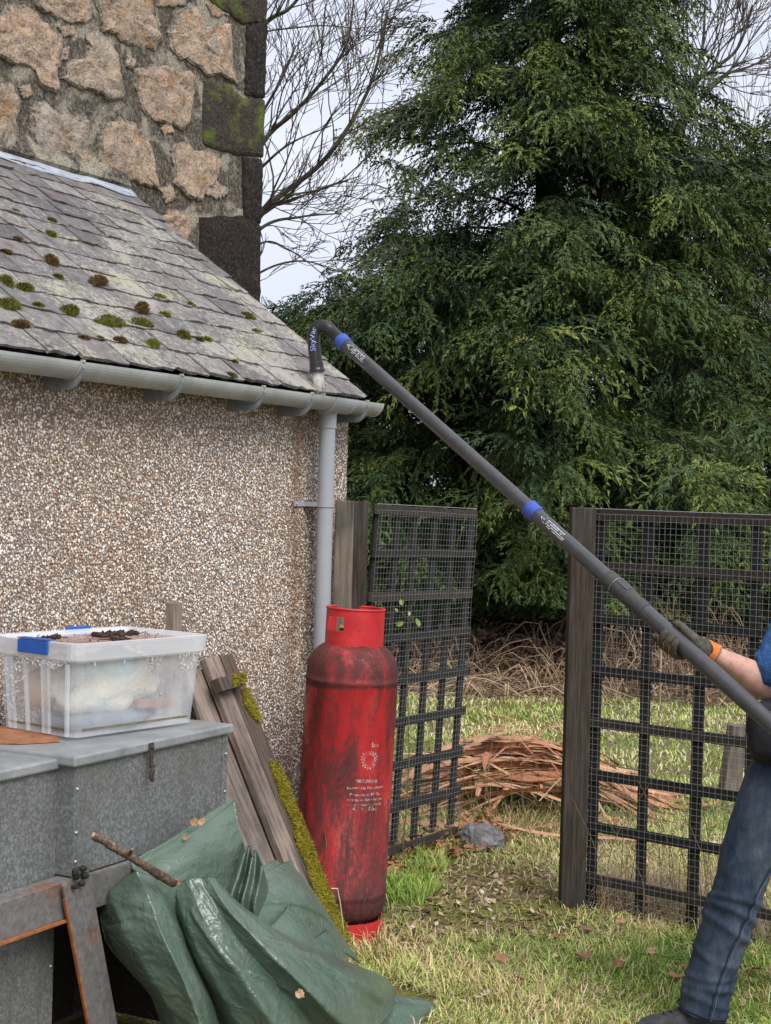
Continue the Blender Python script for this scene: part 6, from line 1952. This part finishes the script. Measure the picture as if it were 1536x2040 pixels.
cpl = obj('coupling', *ringp([(s3_ - .034, .0265), (s3_ - .032, .0318), (s3_ + .008, .0325), (s3_ + .010, .0290), (s3_ + .016, .0290), (s3_ + .018, .0312), (s4_ - .075, .0312), (s4_ - .045, .0285), (s4_ - .040, .0298), (s4_ + .004, .0302), (s4_ + .006, .0270)]), polg_m, pole)
clipw = plain('bright_steel_wire', (0.60, 0.61, 0.62), 0.3, 0.5, 0.1, 30, metal=0.8)
vw = unit(CAM - pt(s3_)); e1_ = unit(vw - pd * np.dot(vw, pd)); e2_ = np.cross(e1_, pd)
if e2_[2] < 0: e2_ = -e2_
def pring(s_, ang, r_):     # ang 0 faces the camera, 90 upper edge
    a_ = math.radians(ang)
    return pt(s_) + (e1_ * math.cos(a_) + e2_ * math.sin(a_)) * r_
cw_ = [pring(s3_ + .013, a_, .0312) for a_ in range(-70, 75, 12)] + [pring(s3_ + .02, 72, .0325), pring(s3_ + .075, 66, .0325)]
obj('spring_clip', *tube(np.array(cw_), 0.0012, 6), clipw, cpl)
obj('latch', *prism([pring(s3_ + .022, 25, .0312), pring(s3_ + .075, 25, .0312), pring(s3_ + .075, 60, .0315), pring(s3_ + .022, 60, .0315)], e1_ * 0.003), pole_m, cpl)
# elbow and nozzle
ez = [PA + pd * (s1_ - 0.0), P(664, 664, 6.37), P(652, 653, 6.385), P(640, 650, 6.395), P(629, 655, 6.40), P(625, 672, 6.40), P(627, 700, 6.40), P(631, 732, 6.40)]
ez = crom(ez, 40)
obj('elbow', *tube(ez, np.linspace(0.0275, 0.0270, 40), 28), elb_m, pole, smooth=True)
cz = crom([P(630, 722, 6.40), P(632, 741, 6.40)], 6)
obj('elbow_cuff', *tube(cz, [.029, .0295, .0295, .0295, .033, .033], 28), elb_m, pole)
nzp = np.array([P(632, 738, 6.40), P(639, 800, 6.42)])
obj('nozzle', *tube(nzp, [0.0235, 0.0255], 24), noz_m.m, pole, smooth=True)
# print on the elbow and tubes
prw = plain('white_print', (0.62, 0.63, 0.66), 0.5, 0.3, 0.15, 200)
prb = plain('pale_blue_print', (0.30, 0.42, 0.72), 0.5, 0.3, 0.15, 200)
v, f = text_mesh('SkyVac', 0.030)
# bend the word round the outside of the elbow
lo_, hi_ = 14, 34
idx = np.linspace(36, 14, 60)
path = np.array([ez[int(i_)] + (ez[min(int(i_) + 1, 39)] - ez[int(i_)]) * (i_ - int(i_)) for i_ in idx])
seg = np.r_[0, np.cumsum(np.linalg.norm(np.diff(path, axis=0), axis=1))]
uu = (v[:, 0] - v[:, 0].min()); uu = uu / uu.max() * min(0.098, seg[-1]) + 0.030
cen = np.stack([np.interp(uu, seg, path[:, i_]) for i_ in range(3)], 1)
tg = np.stack([np.interp(uu + .004, seg, path[:, i_]) - np.interp(uu - .004, seg, path[:, i_]) for i_ in range(3)], 1)
tg /= np.linalg.norm(tg, axis=1)[:, None] + 1e-9
vc = unit(CAM - ez[25])
lat = np.cross(vc[None], tg); lat /= np.linalg.norm(lat, axis=1)[:, None]
out = np.cross(tg, lat)
yy = (v[:, 1] - 0.010) * 1.0
ph = yy / 0.0272 + 0.25
pos = cen + (out * np.cos(ph)[:, None] * np.sign(np.sum(out * vc, 1))[:, None] + lat * np.sin(ph)[:, None]) * 0.0290
tag(obj('lettering', pos, f, prb, pole), kind='stuff')
gpr = random.Random(4)
for s0_ in (s1_ + .045, s2_ + .055):
    def q_(s_, ang): return pring(s_, ang, 0.0275)
    tri = [q_(s0_ + .003, 12), q_(s0_ + .030, -14), q_(s0_ + .030, 40)]
    tri2 = [q_(s0_ + .011, 12.5), q_(s0_ + .0265, -3), q_(s0_ + .0265, 28)]
    c_ = sum(tri) / 3
    mb = MB()
    out_ = [c_ + (p_ - c_) * 1.0 for p_ in tri]; inn_ = [c_ + (p_ - c_) * .72 for p_ in tri]
    mb.add(out_ + inn_, [(0, 1, 4, 3), (1, 2, 5, 4), (2, 0, 3, 5)])
    bolt = [q_(s0_ + .014, 16), q_(s0_ + .020, 8), q_(s0_ + .020, 13), q_(s0_ + .027, 8), q_(s0_ + .021, 19), q_(s0_ + .0205, 14)]
    mb.add(bolt, [(0, 1, 2), (2, 3, 4), (2, 4, 5), (0, 2, 5)])
    tag(mb.build('warning_sign', prw, pole), kind='stuff')
    mb = MB()
    for li, (ang, x0, x1) in enumerate(((30, .038, .125), (14, .038, .125), (-2, .038, .135), (-16, .05, .135))):
        x = x0
        while x < x1:       # worn lines of print, too small to read
            l_ = gpr.uniform(.003, .009)
            if gpr.random() < .9:
                a0, a1 = ang - gpr.uniform(2.5, 4.5), ang + gpr.uniform(2.5, 4.5)
                mb.add([q_(s0_ + x, a0), q_(s0_ + x + l_, a0), q_(s0_ + x + l_, a1), q_(s0_ + x, a1)], [(0, 1, 2, 3)])
            x += l_ + gpr.uniform(.001, .003)
    tag(mb.build('small_print', prw, pole), kind='stuff')

# ================================================================== PERSON (cut by the frame: one leg, a forearm and the gloved hand show)
PX = A(1.38, 5.12, 0)
per = thing('person', PX, 'person in blue jeans and blue jumper gripping the black pole, orange cuffed glove', 'person')
skin_m = N('skin', 0.5, 0.4)
skin_m.col(skin_m.ramp(skin_m.noise(26, 5, 0.65), [(0.3, (0.46, 0.24, 0.19)), (0.5, (0.58, 0.34, 0.28)), (0.7, (0.64, 0.41, 0.34))]))
skin_m.b.inputs['Subsurface Weight'].default_value = 0.12
skin_m.b.inputs['Subsurface Radius'].default_value = (0.01, 0.004, 0.002)
den = N('blue_denim', 0.85, 0.2)
d1 = den.noise(260, 2, 0.6); d2 = den.noise(11, 7, 0.75, (1, 1, .45)); 
dc = den.ramp(d2, [(0.3, (0.018, 0.027, 0.048)), (0.46, (0.036, 0.053, 0.086)), (0.60, (0.072, 0.092, 0.122)), (0.74, (0.16, 0.165, 0.165))])
den.col(den.mix(0.5, dc, den.ramp(d1, [(0.3, 0.6), (0.7, 1.4)]), 'MULTIPLY'))
den.bump(d1, 0.25, 0.001)
def skin_body(verts, edges, radii, root, sub=2):
    me = bpy.data.meshes.new('tmp'); me.from_pydata([tuple(map(float, v_)) for v_ in verts], edges, [])
    o = bpy.data.objects.new('tmp', me); C.objects.link(o)
    o.modifiers.new('skin', 'SKIN'); s_ = o.modifiers.new('sub', 'SUBSURF'); s_.levels = s_.render_levels = sub
    for i_, r_ in enumerate(radii):
        sv = me.skin_vertices[0].data[i_]
        sv.radius = r_ if isinstance(r_, tuple) else (r_, r_)
        sv.use_root = (i_ == root)
    bpy.context.view_layer.update()
    m2 = bpy.data.meshes.new_from_object(o.evaluated_get(bpy.context.evaluated_depsgraph_get()))
    v = np.array([q.co[:] for q in m2.vertices]); f = [tuple(p.vertices) for p in m2.polygons]
    bpy.data.objects.remove(o); bpy.data.meshes.remove(me); bpy.data.meshes.remove(m2)
    return v, f
ANK = P(1398, 2000, 5.02); KNE = P(1478, 1765, 5.05); HIPF = P(1600, 1530, 5.10)
hipL = A(1.40, 5.02, .93); hipR = A(1.42, 5.22, .93)
pel = A(1.42, 5.12, .97)
kneR = A(1.52, 5.30, .52); ankR = A(1.72, 5.34, .10)
chest_ = A(1.46, 5.13, 1.28); neck_ = A(1.48, 5.12, 1.50); headb = A(1.50, 5.13, 1.57)
shF = A(1.43, 4.95, 1.42); shB = A(1.46, 5.30, 1.42)
ELB = P(1535, 1362, 5.08); WRI = P(1428, 1306, 4.985)
S2 = onpole(1345, 1272) + 0.62
wrB = pring(S2 + .07, 40, .065); elB = (shF + wrB) / 2 + A(.06, .0, -.05)
vb = [pel, A(1.45, 5.12, 1.12), chest_, neck_, headb, A(1.505, 5.14, 1.66), shF, ELB, WRI, shB, elB, wrB, hipL, KNE, ANK, hipR, kneR, ankR]
eb = [(0, 1), (1, 2), (2, 3), (3, 4), (4, 5), (2, 9), (9, 7), (7, 8), (2, 6), (6, 10), (10, 11), (0, 12), (12, 13), (13, 14), (0, 15), (15, 16), (16, 17)]
rb = [(.14, .12), (.13, .11), (.15, .12), .058, .072, .088, .058, .050, .030, .058, .046, .029, .085, .058, .040, .085, .058, .040]
v, f = skin_body(vb, eb, rb, 0)
obj('body', v, f, skin_m.m, per, smooth=True)
def loft(cent, rad, nseg=40, nlen=60, wr=0.0, seed=0, wf=(8, 3), extra=None, capends=False):
    """cent: control points; rad: (r_side, r_depth) per point; rings keep one axis across the picture"""
    c_ = crom(cent, nlen); r_ = crom(np.array([(a_, b_, 0) for a_, b_ in rad]), nlen)
    T = np.gradient(c_, axis=0); T /= np.linalg.norm(T, axis=1)[:, None]
    D = A(0.12, 1, 0)
    S_ = np.cross(T, D); S_ /= np.linalg.norm(S_, axis=1)[:, None]
    N_ = np.cross(S_, T)
    an = np.arange(nseg) * 2 * math.pi / nseg
    u = np.linspace(0, 1, nlen)
    Ug, Ag = np.meshgrid(u, an, indexing='ij')
    ca, sa = np.cos(Ag), np.sin(Ag)
    h = np.zeros_like(Ug)
    if wr:
        q = np.stack([ca.ravel() * 1.3 + seed, sa.ravel() * 1.3, Ug.ravel() * wf[0] + .9 * ca.ravel()], 1)
        h = ((1 - np.abs(vnoise(q, seed))) - .6 + .4 * vnoise(q * 2.2, seed + 4)).reshape(Ug.shape) * wr
    if extra is not None: h = h + extra(Ug, Ag)
    V = c_[:, None] + S_[:, None] * (ca * (r_[:, :1] + h))[..., None] + N_[:, None] * (sa * (r_[:, 1:2] + h))[..., None]
    F_ = [(i * nseg + j, i * nseg + (j + 1) % nseg, (i + 1) * nseg + (j + 1) % nseg, (i + 1) * nseg + j) for i in range(nlen - 1) for j in range(nseg)]
    V = V.reshape(-1, 3)
    if capends:
        F_ += [tuple(range(nseg - 1, -1, -1)), tuple((nlen - 1) * nseg + j for j in range(nseg))]
    return V, F_, (c_, S_, N_, r_)
cen = [P(1399, 2016, 5.02), P(1416, 1945, 5.02), P(1438, 1873, 5.02), P(1466, 1790, 5.03), P(1488, 1720, 5.04), P(1532, 1612, 5.06), P(1580, 1520, 5.08), hipL + A(0.015, 0.03, .06)]
rad = [(.079, .09), (.077, .085), (.079, .085), (.079, .088), (.088, .094), (.110, .108), (.128, .12), (.14, .13)]
def kneefold(U, Ag):
    s_ = np.zeros_like(U)
    for u0, am in ((.33, .010), (.375, .012), (.42, .010), (.10, .006), (.15, .006), (.05, .006), (.24, .005)):
        s_ += am * np.exp(-((U - u0 - .022 * np.cos(Ag + u0 * 20)) / .013) ** 2)
    return s_
v, f, fr_ = loft(cen, rad, 56, 130, 0.008, 3, (16, 3), kneefold)
jn = MB().add(v, f)
v2, f2, _ = loft([ankR + A(0, 0, -.02), (ankR + kneR) / 2, kneR, (kneR + hipR) / 2, hipR + A(0, 0, .04)], [(.085, .09), (.085, .09), (.092, .095), (.115, .11), (.135, .125)], 40, 50, .007, 8, (9, 3))
jn.add(v2, f2)
v2, f2, _ = loft([A(1.415, 5.12, .84), A(1.415, 5.12, .93), A(1.43, 5.12, 1.03)], [(.13, .19), (.155, .205), (.145, .19)], 44, 20, .004, 2, (4, 3))
jn.add(v2, f2)
jeans = jn.build('jeans', den.m, per, smooth=True)
# side seam
c_, S_, N_, r_ = fr_
def legpt(u, ang, lift=0.003):
    i = u * (len(c_) - 1); k = min(int(i), len(c_) - 2); w_ = i - k
    cc_ = c_[k] * (1 - w_) + c_[k + 1] * w_; rr_ = r_[k] * (1 - w_) + r_[k + 1] * w_
    h = kneefold(np.array([u]), np.array([ang]))[0]
    return cc_ + S_[k] * math.cos(ang) * (rr_[0] + h + lift) + N_[k] * math.sin(ang) * (rr_[1] + h + lift)
sgn = -1 if np.dot(N_[20], CAM - c_[20]) < 0 else 1
sright = 1 if np.dot(S_[20], RT) > 0 else -1
def seam_ang(u):
    off = np.interp(u, [0, .12, .3, .45, .6, .8, 1], [.12, .16, .30, .48, .70, .85, .9])
    b_ = math.asin(off)
    return math.atan2(sgn * math.cos(b_), sright * math.sin(b_))
seam_m = plain('denim_seam', (0.022, 0.032, 0.06), 0.9, 0.2, 0.4, 200)
us = np.linspace(0.004, .95, 120)
obj('seam', *tube(np.array([legpt(u, seam_ang(u), .0045) for u in us]), 0.0026, 5), seam_m, jeans, smooth=True)
stm = plain('pale_stitching', (0.16, 0.19, 0.24), 0.9, 0.2, 0.3, 300)
obj('stitching', *tube(np.array([legpt(u, seam_ang(u) - .11 * sright * sgn, .0055) for u in us]), 0.0009, 4), stm, jeans)
hem_r = [legpt(0.012, a_, .0035) for a_ in np.linspace(0, 2 * math.pi, 40)]
obj('hem', *tube(np.array(hem_r), 0.0035, 6), seam_m, jeans, smooth=True)
# shoe
sho = plain('grey_suede_shoe', (0.055, 0.055, 0.06), 0.85, 0.2, 0.35, 50, 0.3)
def shoe(ank, d, name):
    d = unit(d); l_ = np.cross(UZ, d)
    b = A(ank[0], ank[1], 0)
    secs = [(-.075, .030, .075), (-.05, .036, .095), (0.0, .038, .105), (.05, .041, .085), (.10, .046, .066), (.15, .046, .055), (.19, .036, .045), (.215, .012, .030)]
    V = []
    ns = 18
    for x, w_, h_ in secs:
        for j in range(ns):
            a_ = 2 * math.pi * j / ns
            V.append(b + d * x + l_ * (w_ * math.cos(a_)) + UZ * (0.012 + h_ * .5 + h_ * .5 * (abs(math.sin(a_)) ** .7) * np.sign(math.sin(a_))))
    F_ = [(i * ns + j, i * ns + (j + 1) % ns, (i + 1) * ns + (j + 1) % ns, (i + 1) * ns + j) for i in range(len(secs) - 1) for j in range(ns)] + [tuple(range(ns)), tuple((len(secs) - 1) * ns + j for j in range(ns - 1, -1, -1))]
    o = obj(name, np.array(V), F_, sho, per, smooth=True)
    so_ = MB()
    pl = [b + d * x + l_ * w_ for x, w_ in ((-.078, 0), (-.06, .034), (0, .042), (.1, .050), (.17, .046), (.215, .02))] + [b + d * x - l_ * w_ for x, w_ in ((.215, .02), (.17, .046), (.1, .050), (0, .042), (-.06, .034))]
    so_.add(*prism(pl, UZ * 0.022))
    so_.build('sole', plain('dark_rubber_sole', (0.03, 0.03, 0.03), 0.8), o)
    lc = MB()
    for k in range(4):
        x = .045 + k * .025
        hh = .012 + np.interp(x, [0, .05, .1, .15], [.105, .085, .066, .055])
        lc.tube(crom([b + d * x + l_ * .028 + UZ * (hh - .012), b + d * (x + .006) + UZ * (hh + .003), b + d * x - l_ * .028 + UZ * (hh - .012)], 8), .0032, 5)
    lc.build('laces', plain('dark_laces', (0.04, 0.04, 0.045), 0.9), o)
shoe(ANK + A(0.0, 0, 0), A(-1, -.10, 0), 'shoe')
shoe(ankR, A(-1, .15, 0), 'shoe')
# jumper, tee shirt hem, dark pouch
jum = N('blue_jumper', 0.9, 0.2)
j1 = jum.noise(55, 4, 0.7, (1, 1, 2.2))
jum.col(jum.ramp(j1, [(0.3, (0.018, 0.055, 0.15)), (0.55, (0.035, 0.105, 0.27)), (0.75, (0.08, 0.18, 0.38))]))
jum.bump(j1, 0.4, 0.004)
jb = MB()
v2, f2, _ = loft([A(1.43, 5.12, 1.00), A(1.455, 5.12, 1.14), A(1.465, 5.13, 1.30), A(1.45, 5.12, 1.43), A(1.44, 5.12, 1.50)], [(.135, .185), (.135, .18), (.14, .205), (.115, .20), (.065, .075)], 44, 40, .006, 5, (6, 3))
jb.add(v2, f2)
SLV = ELB + unit(WRI - ELB) * 0.012 + A(0.0, 0, .03)
v2, f2, _ = loft([P(1526, 1333, 5.06), P(1548, 1320, 5.05), (P(1560, 1300, 5.06) + shB) / 2, shB + A(.02, .0, 0)], [(.062, .064), (.070, .07), (.074, .074), (.078, .08)], 36, 40, .008, 7, (12, 3))
jb.add(v2, f2)
v2, f2, _ = loft([wrB + (elB - wrB) * .55, elB, (elB + shF) / 2, shF], [(.05, .05), (.065, .065), (.07, .07), (.078, .08)], 30, 40, .006, 9, (9, 3))
jb.add(v2, f2)
jumper = jb.build('jumper', jum.m, per, smooth=True)
cuf = crom([P(1526, 1333, 5.06) + A(math.cos(a_) * .0, math.cos(a_) * .064, 0) + UP * math.sin(a_) * .060 + RT * math.sin(a_) * -.018 for a_ in np.linspace(0, 2 * math.pi, 14)], 50)
obj('sleeve_cuff', *tube(cuf, .0055, 7), jum.m, jumper, smooth=True)
v2, f2, _ = loft([A(1.405, 5.12, .955), A(1.42, 5.12, 1.02)], [(.165, .215), (.155, .205)], 44, 10, .003, 2, (4, 3))
obj('shirt_hem', v2, f2, plain('pale_lilac_cotton', (0.52, 0.50, 0.60), 0.9, 0.2, 0.1, 60), per, smooth=True)
v2, f2 = ball((0, 0, 0), 1.0, 22, 14)
v2 = np.sign(v2) * np.abs(v2) ** .75 * (1 + .12 * vnoise(v2 * 2.2, 4))[:, None]
pc2 = P(1540, 1455, 4.99)
obj('waist_pouch', v2 * A(.085, .06, .105) + pc2, f2, plain('black_pouch_fabric', (0.018, 0.018, 0.024), 0.7, 0.3, 0.4, 40), per, smooth=True)
# head details (outside the picture)
hc_ = A(1.50, 5.13, 1.655)
v2, f2 = ball((0, 0, 0), 1.0, 24, 16)
v2 = v2 * A(.098, .078, .115)
v2[:, 0] += np.where(v2[:, 2] < -.03, -.01, 0)
head = obj('head', v2 + hc_, f2, skin_m.m, per, smooth=True)
v2, f2 = ball((0, 0, 0), 1.0, 22, 14)
k = (v2[:, 2] > -.1)
v2 = v2 * A(.104, .086, .120); v2[:, 0] += .012; v2[:, 2] += .012
v2[:, 2] = np.maximum(v2[:, 2], -.02 - v2[:, 0] * .5)
obj('hair', v2 + hc_, f2, plain('brown_hair', (0.06, 0.04, 0.03), 0.7, 0.3, 0.4, 80), head, smooth=True)
fm = MB(); fm.add(*ball(hc_ + A(-.103, 0, -.012), A(.016, .012, .02), 8, 6)); 
fm.build('nose', skin_m.m, head, smooth=True)
for s_ in (-1, 1):
    obj('eye', *ball(hc_ + A(-.088, s_ * .032, .012), .011, 10, 7), plain('eye_white', (.7, .7, .7), .2), head, smooth=True)
    obj('ear', *ball(hc_ + A(.01, s_ * .078, -.005), A(.018, .010, .030), 10, 7), skin_m.m, head, smooth=True)
obj('mouth', *ball(hc_ + A(-.092, 0, -.055), A(.010, .024, .006), 10, 6), plain('lips', (.38, .16, .14), .5), head, smooth=True)

# --- gloved hand closed round the pole
glv = N('dark_grip_glove', 0.75, 0.25)
gl1_ = glv.noise(60, 4, 0.7)
glv.col(glv.ramp(gl1_, [(0.3, (0.038, 0.034, 0.027)), (0.7, (0.115, 0.102, 0.082))]))
glv.bump(gl1_, 0.35, 0.002)
orm = N('orange_knit', 0.85, 0.2)
og = orm.noise(90, 3, 0.7)
orm.col(orm.ramp(og, [(0.3, (0.52, 0.13, 0.03)), (0.7, (0.80, 0.25, 0.06))]))
orm.bump(og, 0.3, 0.002)
sH = onpole(1345, 1272)
def hp_(s_, ang, r_): return pring(sH + s_, ang, r_)
RP_ = 0.0272
glove = thing('glove', hp_(0, 180, .05), 'dark grip glove with orange cuff, worn on the hand round the pole', 'glove')
bpy.data.objects.remove(glove)
hand = MB()
def finger(mb, ctrl, rads, n=26, sides=14):
    pts = crom(ctrl, n); rr = np.interp(np.linspace(0, 1, n), np.linspace(0, 1, len(rads)), rads)
    end = np.sqrt(np.clip(1 - ((np.linspace(0, 1, n) - .90) / .10).clip(0, 1) ** 2, 0.02, 1))
    mb.tube(pts, rr * end, sides)
fr2 = 0.0108
gl_parts = []
# fingers: from behind, under the lower edge, tips on the near side
def grip(base_s, mir):
    f_ang = (lambda a_: 180 - a_) if mir else (lambda a_: a_)
    q = lambda s_, ang, r_: pring(base_s + s_, f_ang(ang), r_)
    for i_, (s_, tipa, rr_) in enumerate(((-.046, -58, .0120), (-.014, 8, .0136), (.013, 14, .0132), (.038, 6, .0120))):
        R0 = RP_ + rr_ * .86
        ctrl = [q(s_ + .010, -172, R0 + .004), q(s_ + .006, -140, R0 + .004), q(s_ + .001, -105, R0 + .003), q(s_ - .002, -72, R0 + .0035), q(s_ - .004, (-72 + tipa) / 2, R0 + .002), q(s_ - .006, tipa, R0)]
        mbf = MB(); finger(mbf, ctrl, [rr_ * 1.08, rr_ * 1.1, rr_ * 1.02, rr_ * 1.06, rr_, rr_ * .93])
        o_ = mbf.build('glove_finger', glv.m, per, smooth=True)
        if i_ > 0:   # orange knit shows on the back of the finger
            mbo = MB(); c2 = [q(s_ - .0075, -95, R0 + .0065), q(s_ - .0085, -75, R0 + .007), q(s_ - .0095, -48, R0 + .0055), q(s_ - .010, -25, R0 + .0035)]
            finger(mbo, c2, [rr_ * .5, rr_ * .66, rr_ * .66, rr_ * .4], 16, 10)
            mbo.build('orange_back', orm.m, o_, smooth=True)
    mbt = MB()
    finger(mbt, [q(.075, 128, RP_ + .016), q(.045, 112, RP_ + .0155), q(.015, 98, RP_ + .0135), q(-.016, 88, RP_ + .0132), q(-.042, 80, RP_ + .0115)], [.0205, .0185, .0150, .0145, .0122])
    mbt.build('glove_thumb', glv.m, per, smooth=True)
grip(sH, False)
grip(S2, True)
v2, f2 = tube(crom([pring(S2 - .03, -8, RP_ + .010), pring(S2 + .01, 4, RP_ + .014), pring(S2 + .045, 22, RP_ + .020), wrB + (elB - wrB) * .04], 14), [.018, .022, .026, .028, .029, .030, .031, .031, .031, .031, .031, .031, .032, .033], 16)
obj('glove_palm', v2, f2, glv.m, per, smooth=True)
obj('glove_cuff', *tube([wrB + (elB - wrB) * t_ for t_ in (.02, .12, .24)], [.033, .034, .037], 20), orm.m, per, smooth=True)
# palm behind the pole and heel running into the cuff
pal_c = [hp_(-.030, 190, RP_ + .010), hp_(.005, 178, RP_ + .014), hp_(.040, 160, RP_ + .018), hp_(.075, 140, RP_ + .022), P(1395, 1288, 4.985)]
vN, fN, _ = loft(pal_c, [(.020, .014), (.036, .020), (.040, .024), (.038, .026), (.033, .028)], 28, 30, .0012, 3, (6, 3), capends=True)
obj('glove_palm', vN, fN, glv.m, per, smooth=True)
vN, fN, _ = loft([P(1391, 1286, 4.985), P(1405, 1293, 4.985), P(1417, 1300, 4.985), P(1426, 1305, 4.985)], [(.0335, .0285), (.0335, .030), (.0345, .033), (.037, .035)], 32, 20, .0012, 5, (10, 3))
cuff = obj('glove_cuff', vN, fN, orm.m, per, smooth=True)
ring_ = crom([vN[19 * 32 + j] for j in list(range(0, 32, 2)) + [0]], 50)
obj('cuff_trim', *tube(ring_, .0026, 6), plain('grey_trim', (0.16, 0.15, 0.16), 0.9), cuff, smooth=True)
# forearm, modelled over the body's arm
vN, fN, _ = loft([P(1418, 1301, 4.985), P(1445, 1316, 5.0), P(1478, 1335, 5.03), P(1512, 1354, 5.06), P(1542, 1368, 5.09), P(1556, 1352, 5.10)], [(.028, .030), (.034, .034), (.045, .044), (.056, .052), (.056, .054), (.05, .05)], 32, 50, .0015, 6, (5, 3), capends=True)
obj('forearm', vN, fN, skin_m.m, per, smooth=True)
